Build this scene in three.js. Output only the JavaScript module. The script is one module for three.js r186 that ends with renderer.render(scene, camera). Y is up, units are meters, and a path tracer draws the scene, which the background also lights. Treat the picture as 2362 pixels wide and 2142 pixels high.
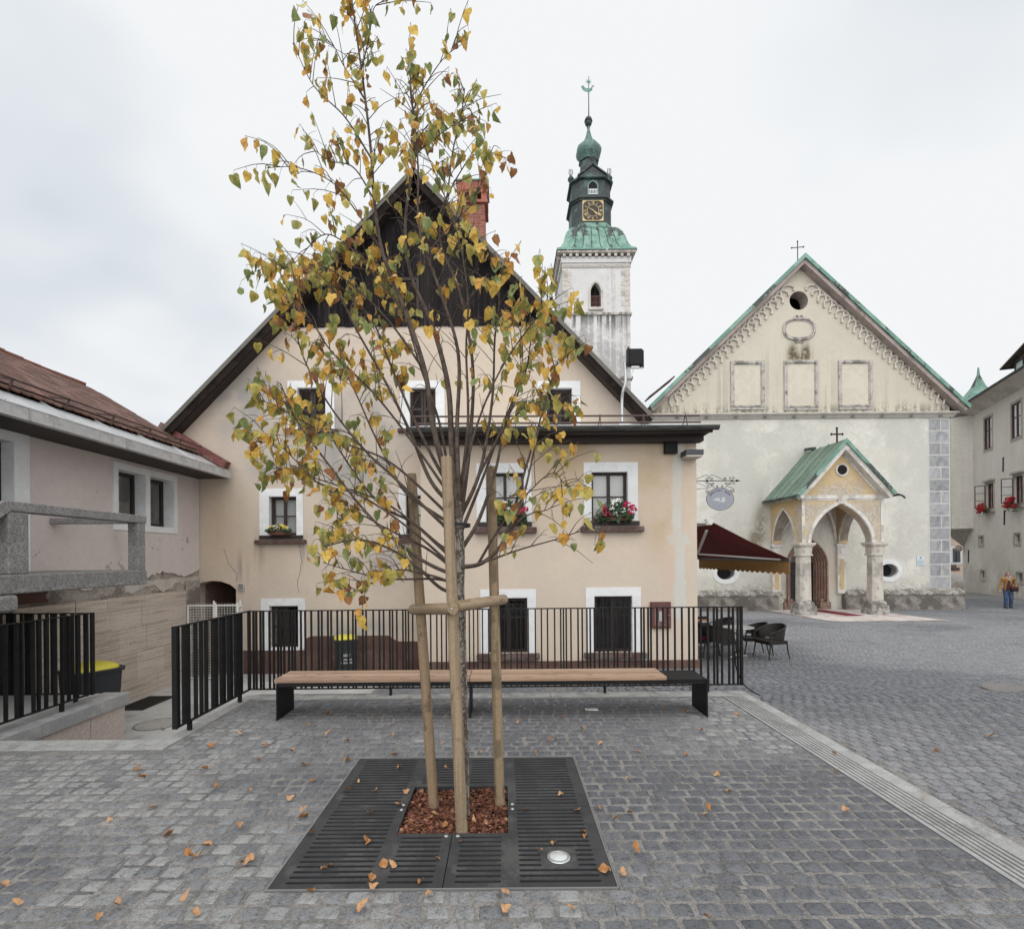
import * as THREE from 'three';
import { mergeGeometries, mergeVertices } from 'three/addons/utils/BufferGeometryUtils.js';
import { RoundedBoxGeometry } from 'three/addons/geometries/RoundedBoxGeometry.js';
import { MarchingCubes } from 'three/addons/objects/MarchingCubes.js';

// ---------------------------------------------------------------- camera, sky, sun, exposure
const scene = new THREE.Scene();
const camera = new THREE.PerspectiveCamera(81.18, 2362 / 2142, 0.1, 400);
camera.position.set(0, 1.7, 0);
camera.rotation.z = -0.008;
camera.setViewOffset(2362, 2142, 19, -212, 2362, 2142);   // level shift lens, horizon below the middle
const renderer = new THREE.WebGLRenderer({ antialias: true });
renderer.toneMapping = THREE.LinearToneMapping;
renderer.toneMappingExposure = 1.7;
renderer.shadowMap.enabled = true;

function rng(seed) { let a = seed >>> 0; return () => { a = (a + 0x6d2b79f5) | 0; let t = Math.imul(a ^ (a >>> 15), 1 | a); t = (t + Math.imul(t ^ (t >>> 7), 61 | t)) ^ t; return ((t ^ (t >>> 14)) >>> 0) / 4294967296; }; }
const lerp = (a, b, t) => a + (b - a) * t, clamp = (x, a = 0, b = 1) => Math.min(b, Math.max(a, x));
const smooth = (a, b, x) => { const t = clamp((x - a) / (b - a)); return t * t * (3 - 2 * t); };

// tileable noise fields, 512 x 512
const N = 512;
function layer(out, px, py, amp, seed) {
  const r = rng(seed), g = new Float32Array(px * py).map(() => r());
  for (let j = 0; j < N; j++) {
    const y = (j / N) * py, y0 = Math.floor(y), fy = y - y0, sy = fy * fy * (3 - 2 * fy), a = (y0 % py) * px, b = ((y0 + 1) % py) * px;
    for (let i = 0; i < N; i++) {
      const x = (i / N) * px, x0 = Math.floor(x), fx = x - x0, sx = fx * fx * (3 - 2 * fx), c = x0 % px, d = (x0 + 1) % px;
      out[j * N + i] += amp * lerp(lerp(g[a + c], g[a + d], sx), lerp(g[b + c], g[b + d], sx), sy);
    }
  }
}
function field(px, py, octaves, seed, gain = 0.55) {
  const o = new Float32Array(N * N);
  for (let k = 0, a = 1; k < octaves; k++, a *= gain) layer(o, Math.min(px << k, N), Math.min(py << k, N), a, seed + k * 17);
  let lo = 1e9, hi = -1e9; for (const v of o) { if (v < lo) lo = v; if (v > hi) hi = v; }
  for (let i = 0; i < o.length; i++) o[i] = (o[i] - lo) / (hi - lo);
  return o;
}
const F = { big: field(3, 3, 6, 11), mid: field(8, 8, 5, 23), fine: field(40, 40, 4, 37, 0.7), grain: field(256, 256, 2, 51), streak: field(48, 3, 4, 71), wood: field(2, 64, 3, 83, 0.7), big2: field(4, 4, 6, 97) };
function smp(f, u, v) {
  u = (u - Math.floor(u)) * N; v = (v - Math.floor(v)) * N;
  const x = Math.floor(u), y = Math.floor(v), a = u - x, b = v - y, x1 = (x + 1) % N, y1 = (y + 1) % N, X = x % N, Y = y % N;
  return lerp(lerp(f[Y * N + X], f[Y * N + x1], a), lerp(f[y1 * N + X], f[y1 * N + x1], a), b);
}
// sky: a bright, thin overcast with faint blue-grey openings, the same all the way round
{
  const W = 1024, H = 512, data = new Float32Array(W * H * 4);
  for (let j = 0; j < H; j++) for (let i = 0; i < W; i++) {
    const el = ((j + 0.5) / H - 0.5) * Math.PI, az = (i + 0.5) / W * 2 * Math.PI, y = Math.sin(el), k = 1 / (Math.max(0, y) + 0.32);
    const x = Math.cos(az) * Math.cos(el) * k, z = Math.sin(az) * Math.cos(el) * k;
    const n = smp(F.big, x * 0.2 + 0.62, z * 0.24 + 0.12) * 0.6 + smp(F.mid, x * 0.17 + 0.1, z * 0.12 + 0.3) * 0.4;
    const c = smooth(0.3, 0.66, n), o = (j * W + i) * 4;
    data[o] = lerp(0.36, 0.53, c); data[o + 1] = lerp(0.4, 0.54, c); data[o + 2] = lerp(0.44, 0.55, c); data[o + 3] = 1;
  }
  const sky = new THREE.DataTexture(data, W, H, THREE.RGBAFormat, THREE.FloatType);
  sky.mapping = THREE.EquirectangularReflectionMapping; sky.magFilter = THREE.LinearFilter; sky.needsUpdate = true;
  scene.background = sky; scene.environment = sky;
}
const sun = new THREE.DirectionalLight(new THREE.Color().setRGB(1, 0.965, 0.92), 1.5);
sun.position.set(-3, 26, 21); sun.target.position.set(0, 0, -8);
sun.castShadow = true; sun.shadow.radius = 190; sun.shadow.mapSize.set(2048, 2048);
Object.assign(sun.shadow.camera, { left: -40, right: 45, top: 45, bottom: -30, near: 1, far: 140 });
scene.add(sun, sun.target);

// ---------------------------------------------------------------- textures and materials
const toS = (x) => 255 * (x <= 0.0031308 ? 12.92 * x : 1.055 * Math.pow(x, 1 / 2.4) - 0.055);
function tex(w, h, fn, colour = true) {
  const d = new Uint8Array(w * h * 4);
  for (let j = 0; j < h; j++) for (let i = 0; i < w; i++) {
    const c = fn(i / w, j / h), o = (j * w + i) * 4;
    if (colour) { d[o] = toS(clamp(c[0])); d[o + 1] = toS(clamp(c[1])); d[o + 2] = toS(clamp(c[2])); } else d[o] = d[o + 1] = d[o + 2] = 255 * clamp(c);
    d[o + 3] = 255;
  }
  const t = new THREE.DataTexture(d, w, h, THREE.RGBAFormat);
  t.wrapS = t.wrapT = THREE.RepeatWrapping; t.magFilter = THREE.LinearFilter; t.minFilter = THREE.LinearMipmapLinearFilter; t.generateMipmaps = true;
  if (colour) t.colorSpace = THREE.SRGBColorSpace; t.needsUpdate = true;
  return t;
}
function sized(t, size, sy = size, rot = 0, ox = 0, oy = 0) { const c = t.clone(); c.repeat.set(1 / size, 1 / sy); c.rotation = rot; c.offset.set(ox, oy); c.needsUpdate = true; return c; }
const mix3 = (a, b, t) => [lerp(a[0], b[0], t), lerp(a[1], b[1], t), lerp(a[2], b[2], t)];
const mul3 = (a, k) => [a[0] * k, a[1] * k, a[2] * k];
const BUMP = {
  plaster: tex(512, 512, (u, v) => 0.55 * smp(F.mid, u * 2, v * 2) + 0.3 * smp(F.fine, u * 2, v * 2) + 0.15 * smp(F.grain, u * 2, v * 2), false),
  stone: tex(512, 512, (u, v) => 0.4 * smp(F.fine, u, v) + 0.6 * smp(F.grain, u, v), false),
  wood: tex(512, 512, (u, v) => 0.7 * smp(F.wood, u, v) + 0.3 * smp(F.grain, u, v), false),
  metal: tex(512, 512, (u, v) => smp(F.mid, u, v), false),
};
// surfaces: base colour broken by patches of a second and a third colour
const madeTex = new Map();
function surface(o) {
  const { a, b = a, c = null, size = 2, n = 512, patch = [0.35, 0.75], spot = [0.62, 0.75], grain = 0.12, fields = ['mid', 'big'], rough = 0.9, bump = 'plaster', bumpScale = 0.003, bumpSize = 1, rot = 0, metal = 0, extra = {} } = o;
  // the pattern is stored relative to the first colour, so that surfaces of one make share it
  const rel = (q) => q.map((x, i) => Math.round(x / a[i] * 30) / 30), B = rel(b), C = c && rel(c), G = Math.ceil(grain * 10) / 10, head = 1.12 * Math.max(1 + G * 0.5, ...B, ...(C ?? [1])), key = JSON.stringify([B, C, patch, spot, G, fields, n]);
  if (!madeTex.has(key)) madeTex.set(key, tex(n, n, (u, v) => {
    let k = mix3([1, 1, 1], B, smooth(patch[0], patch[1], smp(F[fields[0]], u, v)));
    if (C) k = mix3(k, C, smooth(spot[0], spot[1], 0.75 * smp(F[fields[1]], u + 0.3, v + 0.6) + 0.25 * smp(F.fine, u, v)));
    return mul3(k, (1 + G * (smp(F.grain, u, v) + smp(F.fine, u * 2, v * 2) - 1)) / head);
  }));
  return new THREE.MeshPhysicalMaterial({ map: sized(madeTex.get(key), size, size, rot), color: new THREE.Color().setRGB(...mul3(a, head)), bumpMap: bump ? sized(BUMP[bump], bumpSize, bumpSize, rot) : null, bumpScale, roughness: rough, metalness: metal, ...extra });
}
const flat = (r, g, b, rough = 0.6, extra = {}) => new THREE.MeshPhysicalMaterial({ color: new THREE.Color().setRGB(r, g, b), roughness: rough, ...extra });
const M = {
  white: surface({ a: [0.74, 0.75, 0.76], b: [0.7, 0.71, 0.72], c: [0.64, 0.645, 0.645], spot: [0.66, 0.8], size: 1.1, grain: 0.1, bumpScale: 0.002 }),
  black: surface({ a: [0.009, 0.009, 0.01], b: [0.012, 0.012, 0.013], size: 0.6, rough: 0.55, extra: { specularIntensity: 0.4 }, bump: 'stone', bumpScale: 0.0004, bumpSize: 0.3 }),
  darkwood: surface({ a: [0.02, 0.0125, 0.0105], b: [0.032, 0.02, 0.016], size: 1, fields: ['wood', 'big'], bump: 'wood', bumpScale: 0.001, rough: 0.65 }),
  sill: surface({ a: [0.08, 0.045, 0.038], b: [0.11, 0.068, 0.06], c: [0.15, 0.125, 0.11], size: 0.9, rough: 0.85 }),
  glass: new THREE.MeshPhysicalMaterial({ color: 0xffffff, roughness: 0.03, transmission: 1, thickness: 0, ior: 1.5 }),
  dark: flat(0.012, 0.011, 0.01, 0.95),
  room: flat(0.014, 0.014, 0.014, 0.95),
  blind: flat(0.7, 0.71, 0.7, 0.7),
  iron: flat(0.012, 0.012, 0.013, 0.55, { metalness: 0.3 }),
  zinc: surface({ a: [0.5, 0.515, 0.525], b: [0.56, 0.575, 0.585], c: [0.43, 0.44, 0.45], size: 1.4, rough: 0.45, bump: 'metal', bumpScale: 0.002, metal: 0.35 }),
  galv: flat(0.5, 0.51, 0.52, 0.4, { metalness: 0.7 }),
};

// ---------------------------------------------------------------- geometry helpers (metres; x right, y up, z towards the camera)
const ATT = ['position', 'normal', 'uv'];
function fix(g, keepUV = false) {
  let q = g.index ? g.toNonIndexed() : g;
  for (const k of Object.keys(q.attributes)) if (!ATT.includes(k) && k !== 'color') q.deleteAttribute(k);
  if (!q.attributes.normal) q.computeVertexNormals();
  if (!keepUV) {
    const p = q.attributes.position, uv = new Float32Array(p.count * 2), A = new THREE.Vector3(), B = new THREE.Vector3(), C = new THREE.Vector3();
    for (let i = 0; i < p.count; i += 3) {
      A.fromBufferAttribute(p, i); B.fromBufferAttribute(p, i + 1); C.fromBufferAttribute(p, i + 2);
      const n = B.clone().sub(A).cross(C.clone().sub(A)), x = Math.abs(n.x), y = Math.abs(n.y), z = Math.abs(n.z);
      [A, B, C].forEach((v, k) => { const [s, t] = y >= x && y >= z ? [v.x, v.z] : x >= z ? [v.z, v.y] : [v.x, v.y]; uv[(i + k) * 2] = s; uv[(i + k) * 2 + 1] = t; });
    }
    q.setAttribute('uv', new THREE.BufferAttribute(uv, 2));
  }
  q.morphAttributes = {};
  return q;
}
const merge = (list, keep = false) => list.length === 1 ? fix(list[0], keep) : mergeGeometries(list.map((g) => fix(g, keep)), false);
const bx = (x0, x1, y0, y1, z0, z1) => new THREE.BoxGeometry(Math.abs(x1 - x0), Math.abs(y1 - y0), Math.abs(z1 - z0)).translate((x0 + x1) / 2, (y0 + y1) / 2, (z0 + z1) / 2);
const rb = (x0, x1, y0, y1, z0, z1, r = 0.006, s = 1) => new RoundedBoxGeometry(Math.abs(x1 - x0), Math.abs(y1 - y0), Math.abs(z1 - z0), s, r).translate((x0 + x1) / 2, (y0 + y1) / 2, (z0 + z1) / 2);
const cyl = (r0, r1, y0, y1, x, z, seg = 16) => new THREE.CylinderGeometry(r1, r0, y1 - y0, seg).translate(x, (y0 + y1) / 2, z);
const V = (x, y, z) => new THREE.Vector3(x, y, z);
function bar(p, q, r0, r1 = r0, seg = 8) {
  const a = V(...p), b = V(...q), d = b.clone().sub(a), g = new THREE.CylinderGeometry(r1, r0, d.length(), seg);
  g.applyQuaternion(new THREE.Quaternion().setFromUnitVectors(V(0, 1, 0), d.clone().normalize()));
  return g.translate((a.x + b.x) / 2, (a.y + b.y) / 2, (a.z + b.z) / 2);
}
const beamX = (p, q, w, h) => {  // box between two points, cross-section w x h
  const a = V(...p), b = V(...q), d = b.clone().sub(a), g = new THREE.BoxGeometry(w, h, d.length());
  const m = new THREE.Matrix4().lookAt(a, b, Math.abs(d.y) > 0.98 * d.length() ? V(1, 0, 0) : V(0, 1, 0));
  return g.applyMatrix4(m).translate((a.x + b.x) / 2, (a.y + b.y) / 2, (a.z + b.z) / 2);
};
function tube(pts, r, seg = 24, rad = 6, closed = false) { return new THREE.TubeGeometry(new THREE.CatmullRomCurve3(pts.map((p) => p.isVector3 ? p : V(...p)), closed), seg, r, rad, closed); }
function taper(pts, r0, r1, seg = 16, rad = 6, pow = 1) {
  const c = new THREE.CatmullRomCurve3(pts.map((p) => p.isVector3 ? p : V(...p))), g = new THREE.TubeGeometry(c, seg, 1, rad, false), p = g.attributes.position, q = V(0, 0, 0);
  for (let i = 0; i <= seg; i++) {
    const m = c.getPointAt(i / seg), r = lerp(r0, r1, Math.pow(i / seg, pow));
    for (let j = 0; j <= rad; j++) { const k = i * (rad + 1) + j; q.fromBufferAttribute(p, k).sub(m).multiplyScalar(r).add(m); p.setXYZ(k, q.x, q.y, q.z); }
  }
  return g;
}
const shape = (pts, holes = []) => { const s = new THREE.Shape(pts.map((p) => new THREE.Vector2(...p))); for (const h of holes) s.holes.push(h instanceof THREE.Path ? h : new THREE.Path(h.map((p) => new THREE.Vector2(...p)))); return s; };
const rect = (x0, x1, y0, y1) => [[x0, y0], [x1, y0], [x1, y1], [x0, y1]];
const ext = (s, depth, z = 0, seg = 12) => new THREE.ExtrudeGeometry(s, { depth, bevelEnabled: false, curveSegments: seg }).translate(0, 0, z);
const faceX = (g, x) => g.rotateY(Math.PI / 2).translate(x, 0, 0);   // a profile drawn in (distance, height) stood up along z at x
function circlePts(cx, cy, rx, ry, n = 32, a0 = 0, a1 = Math.PI * 2) { const o = []; for (let i = 0; i < n; i++) { const t = lerp(a0, a1, i / (a1 - a0 >= 6.28 ? n : n - 1)); o.push([cx + rx * Math.cos(t), cy + ry * Math.sin(t)]); } return o; }
function pointed(x0, x1, y0, ys, top, n = 9) {   // pointed-arch opening outline, from bottom left anticlockwise
  const w = x1 - x0, k = (top - ys) / (w * Math.sin(Math.PI / 3)), o = [[x0, y0], [x1, y0]];
  for (let i = 0; i < n; i++) { const t = i / (n - 1) * Math.PI / 3; o.push([x0 + w * Math.cos(t), ys + k * w * Math.sin(t)]); }
  for (let i = n - 2; i >= 0; i--) { const t = i / (n - 1) * Math.PI / 3; o.push([x1 - w * Math.cos(t), ys + k * w * Math.sin(t)]); }
  return o;
}
const band = (a, b) => [...a.slice(1), a[0], b[0], ...b.slice(1).reverse()];   // the arch-shaped strip between two such outlines, open at the foot
const grow = (pts, k) => {  // offset an outline outwards
  const n = pts.length, o = [];
  for (let i = 0; i < n; i++) {
    const p = pts[(i + n - 1) % n], c = pts[i], q = pts[(i + 1) % n];
    let ax = c[1] - p[1], ay = p[0] - c[0], bxx = q[1] - c[1], by = c[0] - q[0]; const la = Math.hypot(ax, ay) || 1, lb = Math.hypot(bxx, by) || 1;
    let nx = ax / la + bxx / lb, ny = ay / la + by / lb; const l = Math.hypot(nx, ny) || 1, s = k / Math.max(0.4, l / 2);
    o.push([c[0] + nx / l * s, c[1] + ny / l * s]);
  }
  return o;
};

// ---------------------------------------------------------------- scene-building helpers
const used = new Map(), base = new Map();
const numbered = (n) => { const k = used.get(n) ?? 0; used.set(n, k + 1); return k ? n + '_' + String(k).padStart(3, '0') : n; };
function note(o, label, category, group, kind) { if (label) o.userData.label = label; if (category) o.userData.category = category; if (group) o.userData.group = group; if (kind) o.userData.kind = kind; return o; }
const originOf = (p) => base.get(p) ?? [0, 0, 0];
function thing(name, label, category, at, group) {
  const o = new THREE.Group(); o.name = numbered(name); o.position.set(...at); base.set(o, at); scene.add(o);
  return note(o, label, category, group);
}
function sub(name, parent) { const o = new THREE.Group(); o.name = name; parent.add(o); base.set(o, originOf(parent)); return o; }
function shadows(m) { m.castShadow = m.receiveShadow = true; return m; }
// geometry given in world metres, stored about the base of the thing it belongs to
function mesh(name, geo, mat, parent, keep = false) {
  const g = Array.isArray(geo) ? merge(geo, keep) : fix(geo, keep), b = originOf(parent);
  g.translate(-b[0], -b[1], -b[2]);
  const m = shadows(new THREE.Mesh(g, mat)); m.name = parent === scene ? numbered(name) : name; parent.add(m); base.set(m, b);
  return m;
}
function solo(name, geo, mat, label, category, at, group, keep = false) {   // a thing that is one mesh
  const g = Array.isArray(geo) ? merge(geo, keep) : fix(geo, keep); g.translate(-at[0], -at[1], -at[2]);
  const m = shadows(new THREE.Mesh(g, mat)); m.name = numbered(name); m.position.set(...at); base.set(m, at); scene.add(m);
  return note(m, label, category, group);
}
function setting(name, geo, mat, keep = false) { const m = mesh(name, geo, mat, scene, keep); m.userData.kind = 'structure'; return m; }
function piece(name, g, mat, parent, at, rot, scale) {   // shared geometry placed in the world
  const m = shadows(new THREE.Mesh(g, mat)); m.name = name; const b = originOf(parent); m.position.set(at[0] - b[0], at[1] - b[1], at[2] - b[2]);
  if (rot) m.rotation.set(...rot); if (scale) m.scale.set(...scale); parent.add(m); return m;
}
// ---------------------------------------------------------------- ground
const profile = [[-20, 0], [6.3, 0], [7.4, -0.12], [9, -0.335], [10.7, -0.53], [12.5, -0.69], [15, -0.77], [20, -0.87], [26, -0.97], [40, -1.1], [160, -1.5]];
function fall(d) { for (let i = 1; i < profile.length; i++) if (d <= profile[i][0]) { const [a, p] = profile[i - 1], [b, q] = profile[i]; return lerp(p, q, (d - a) / (b - a)); } return -1.5; }
const LANE = -0.78;
const heightAt = (x, d) => d < 6.7 ? fall(d) : lerp(fall(d), Math.min(LANE, fall(d)), smooth(2.98, 0.4, x));
const sand = surface({ a: [0.17, 0.166, 0.158], b: [0.225, 0.218, 0.208], c: [0.125, 0.123, 0.12], size: 1.1, grain: 1, rough: 0.98, bump: 'stone', bumpScale: 0.003, bumpSize: 0.35, n: 1024 });
function sheet(xs, ds, hf) {
  const pos = [], idx = [], w = xs.length;
  for (const d of ds) for (const x of xs) pos.push(x, hf(x, d), -d);
  for (let j = 0; j + 1 < ds.length; j++) for (let i = 0; i + 1 < w; i++) { const a = j * w + i; idx.push(a, a + 1, a + w + 1, a, a + w + 1, a + w); }
  const g = new THREE.BufferGeometry(); g.setAttribute('position', new THREE.Float32BufferAttribute(pos, 3)); g.setIndex(idx); g.computeVertexNormals(); return g;
}
const span = (a, b, s) => { const o = []; const n = Math.max(1, Math.round((b - a) / s)); for (let i = 0; i <= n; i++) o.push(lerp(a, b, i / n)); return o; };
const plaza = setting('plaza_ground', [
  sheet([2.98, ...span(3.5, 30, 1.2), 45, 70], [...span(-8, 6.75, 0.6), ...span(7.2, 28, 0.6), 40, 60, 160], (x, d) => heightAt(x, d) - 0.006),
  sheet([-70, -40, -15, ...span(-7, 2.98, 0.6)], [...span(6.75, 12, 0.5), 16, 28, 60, 160], (x, d) => heightAt(x, d) - 0.006),
], sand);
// raised terrace, open where the tree grate and the sunken lane lie
const GR = { x0: -1.223, x1: 0.567, d0: 2.776, d1: 4.566, hx0: -0.67, hx1: 0.014, hd0: 3.32, hd1: 4.0 };
const terrace = setting('terrace_paving', ext(shape([[-14, 8], [2.62, 8], [2.62, -6.52], [-3.06, -6.52], [-3.06, -4.84], [-14, -4.84]],
  [[[GR.x0 - 0.012, -GR.d1 - 0.012], [GR.x1 + 0.012, -GR.d1 - 0.012], [GR.x1 + 0.012, -GR.d0 + 0.012], [GR.x0 - 0.012, -GR.d0 + 0.012]]]), 0.3).rotateX(Math.PI / 2).translate(0, -0.005, 0), sand);
const granite = surface({ a: [0.3, 0.3, 0.295], b: [0.36, 0.36, 0.355], c: [0.25, 0.25, 0.245], size: 0.9, grain: 0.5, rough: 0.9, bump: 'stone', bumpScale: 0.0012, bumpSize: 0.25 });
const graniteDark = surface({ a: [0.25, 0.245, 0.24], b: [0.31, 0.305, 0.3], c: [0.15, 0.148, 0.145], spot: [0.5, 0.64], fields: ['mid', 'fine'], size: 0.5, grain: 1, rough: 0.95, bump: 'stone', bumpScale: 0.004, bumpSize: 0.25 });
const pink = surface({ a: [0.52, 0.46, 0.435], b: [0.4, 0.33, 0.31], c: [0.44, 0.33, 0.29], spot: [0.5, 0.62], fields: ['fine', 'fine'], size: 0.5, grain: 0.5, rough: 0.7, bump: 'stone', bumpScale: 0.001, bumpSize: 0.25 });
const concrete = surface({ a: [0.5, 0.5, 0.49], b: [0.43, 0.43, 0.42], c: [0.36, 0.355, 0.34], size: 2.6, grain: 0.2, rough: 0.95, bump: 'stone', bumpScale: 0.001, bumpSize: 0.4 });
{ // kerb stones round the lane and along the railings
  const k = setting('granite_kerb', bx(-3.2, -3.06, -0.95, 0.004, -6.72, -5.1), granite);
  for (const [a, b] of [[-7.4, -6.1], [-6.098, -4.7], [-4.698, -3.062]]) mesh('kerb_stone', rb(a, b, -0.95, 0.006, -5.1, -4.842, 0.006), granite, k);
  for (let i = 0; i < 5; i++) mesh('kerb_stone', rb(-3.058 + i * 1.206, -3.062 + (i + 1) * 1.206, -1.1, 0.008, -6.76, -6.522, 0.006), granite, k);
  const steps = setting('lane_steps', bx(-4.78, -3.21, -0.95, -0.16, -5.4, -5.105), granite);
  for (let i = 1; i < 5; i++) mesh('step', rb(-4.78, -3.21, -0.98, -0.16 - i * 0.155, -5.4 - i * 0.3, -5.1 - i * 0.3, 0.006), granite, steps);
  setting('lane', sheet(span(-6.52, -2.4, 0.5), span(5.15, 11.62, 0.5), (x, d) => LANE + 0.012 + smooth(-3, -2.4, x) * -0.02), concrete);
}
{ // strip of ribbed granite slabs between terrace and plaza
  const pr = [[2.622, -0.2], [2.978, -0.2], [2.978, 0.004]];
  for (let i = 5; i >= 0; i--) { const x = 2.655 + i * 0.037; pr.push([x + 0.0075, 0.004], [x + 0.0075, -0.014], [x - 0.0075, -0.014], [x - 0.0075, 0.004]); }
  pr.push([2.622, 0.004]);
  const g0 = fix(ext(shape(pr), 1.446, -1.446));
  const strip = setting('drainage_strip', bx(2.611, 2.619, -0.1, 0.007, -6.5, 6), M.galv);
  const tones = [granite, surface({ a: [0.32, 0.32, 0.315], b: [0.38, 0.38, 0.375], c: [0.27, 0.27, 0.26], size: 0.8, grain: 0.5, bump: 'stone', bumpScale: 0.0012, bumpSize: 0.25 })];
  for (let i = -2; i < 5; i++) piece('slab', g0, tones[i & 1 ? 1 : 0], strip, [0, 0, -6.52 + 1.45 * (4 - i) - 0.0]);
  strip.children.forEach((m, i) => { m.position.z = -6.52 + 1.45 * (i + 1); });
}
{ // stone-clad wall on the far side of the lane with a long coping
  const w = thing('retaining_wall', 'low lane wall clad in pink granite slabs under a grey stone coping', 'wall', [-4.95, -0.8, -6]);
  mesh('core', bx(-5.05, -4.85, -1, -0.13, -6.86, -3.5), concrete, w);
  for (const [a, b] of [[3.6, 4.6], [4.603, 5.55], [5.553, 6.3], [6.303, 6.87]]) mesh('cladding_slab', rb(-4.848, -4.82, -1, -0.135, -b + 0.003, -a - 0.003, 0.003), pink, w);
  for (const [a, b] of [[2.9, 4.4], [4.403, 5.6], [5.603, 6.4], [6.403, 6.9]]) mesh('coping_stone', rb(-5.1, -4.78, -0.13, 0.012, -b, -a, 0.006), a > 6.4 ? granite : surface({ a: [0.27, 0.27, 0.275], b: [0.33, 0.33, 0.33], size: 0.9, grain: 0.4, bump: 'stone', bumpScale: 0.001, bumpSize: 0.25 }), w);
  setting('yard_paving', bx(-9, -5.1, -0.4, 0.0, -6.88, -4.842), concrete);
}
// cobbles: dressed blocks with worn tops, laid in offset rows; the 300 nearest of each field are stones of their own
const stoneTex = tex(512, 512, (u, v) => mul3([0.92, 0.93, 0.95], 0.56 + 0.55 * smooth(0.15, 0.85, 0.4 * smp(F.mid, u * 1.5, v * 1.5) + 0.6 * smp(F.fine, u, v)) + 0.8 * (smp(F.grain, u, v) - 0.5) + 0.9 * (smp(F.fine, u * 2, v * 2) - 0.5)));
const cobbleMat = (k) => new THREE.MeshPhysicalMaterial({ map: sized(stoneTex, 0.55), color: new THREE.Color().setRGB(k[0], k[1], k[2]), roughness: 0.85, bumpMap: sized(BUMP.stone, 0.22), bumpScale: 0.004 });
function cobble(w, l, seed) {
  const r = rng(seed), ring = (ix, y, c) => { const a = w / 2 - ix, b = l / 2 - ix, o = []; for (const [sx, sz, f] of [[1, 1, 0], [1, 1, 1], [-1, 1, 0], [-1, 1, 1], [-1, -1, 0], [-1, -1, 1], [1, -1, 0], [1, -1, 1]]) { const s = sx * sz > 0 ? f : 1 - f; o.push(V(sx * (a - (s ? c : 0)) + (r() - 0.5) * 0.006, y + (r() - 0.5) * 0.003, sz * (b - (s ? 0 : c)) + (r() - 0.5) * 0.006)); } return o; };
  const R = [ring(0, -0.03, 0.007), ring(0.002, -0.003, 0.007), ring(0.006, 0.001, 0.008), ring(0.022, 0.0035, 0.01)], pos = [], idx = [];
  for (const q of R) for (const p of q) pos.push(p.x, p.y, p.z);
  pos.push((r() - 0.5) * 0.02, 0.004, (r() - 0.5) * 0.02);
  for (let k = 0; k < 3; k++) for (let i = 0; i < 8; i++) { const a = k * 8 + i, b = k * 8 + (i + 1) % 8; idx.push(a, a + 8, b, b, a + 8, b + 8); }
  for (let i = 0; i < 8; i++) idx.push(24 + i, 32, 24 + (i + 1) % 8);
  const g = new THREE.BufferGeometry(); g.setAttribute('position', new THREE.Float32BufferAttribute(pos, 3)); g.setIndex(idx); g.computeVertexNormals();
  const c = g.attributes.position, n = g.attributes.normal; let up = 0; for (let i = 24; i < 33; i++) up += n.getY(i); if (up < 0) { const q = g.index.array; for (let i = 0; i < q.length; i += 3) [q[i], q[i + 1]] = [q[i + 1], q[i]]; g.computeVertexNormals(); }
  const q2 = fix(g), uv = q2.attributes.uv; for (let i = 0; i < uv.count; i++) uv.setXY(i, uv.getX(i) + seed * 0.137, uv.getY(i) + seed * 0.291);
  return q2;
}
function paveField(parent, list, variants, darkness) {   // list of [x, y, z, turn, scale, tone]
  list.sort((a, b) => Math.hypot(a[0], a[2]) - Math.hypot(b[0], b[2]));
  const seen = (c) => c[2] < -2.42 && Math.abs(c[0]) < -c[2] * 0.97, near = list.filter(seen).slice(0, 300), chosen = new Set(near), rest = list.filter((c) => !chosen.has(c));
  const LV = 9, mats = Array.from({ length: LV }, (_, i) => cobbleMat(darkness(i / (LV - 1))));
  near.forEach((c, i) => piece('cobble', variants[i % variants.length], mats[Math.round(clamp(c[5]) * (LV - 1))], parent, [c[0], c[1], c[2]], [c[6] ?? 0, c[3], 0], [c[4], 1, 1]));
  const plain = cobbleMat([1, 1, 1]), grp = sub('cobble_field', parent); grp.userData.kind = 'stuff'; const col = new THREE.Color(), m4 = new THREE.Matrix4(), q = new THREE.Quaternion(), e = new THREE.Euler();
  variants.forEach((g, v) => {
    const mine = rest.filter((_, i) => i % variants.length === v), im = new THREE.InstancedMesh(g, plain, mine.length); im.name = 'cobble_field'; im.userData.kind = 'stuff'; shadows(im);
    mine.forEach((c, i) => { m4.compose(V(c[0], c[1], c[2]), q.setFromEuler(e.set(c[6] ?? 0, c[3], 0)), V(c[4], 1, 1)); im.setMatrixAt(i, m4); im.setColorAt(i, col.setRGB(...darkness(clamp(c[5])))); });
    grp.add(im);
  });
}
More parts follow.
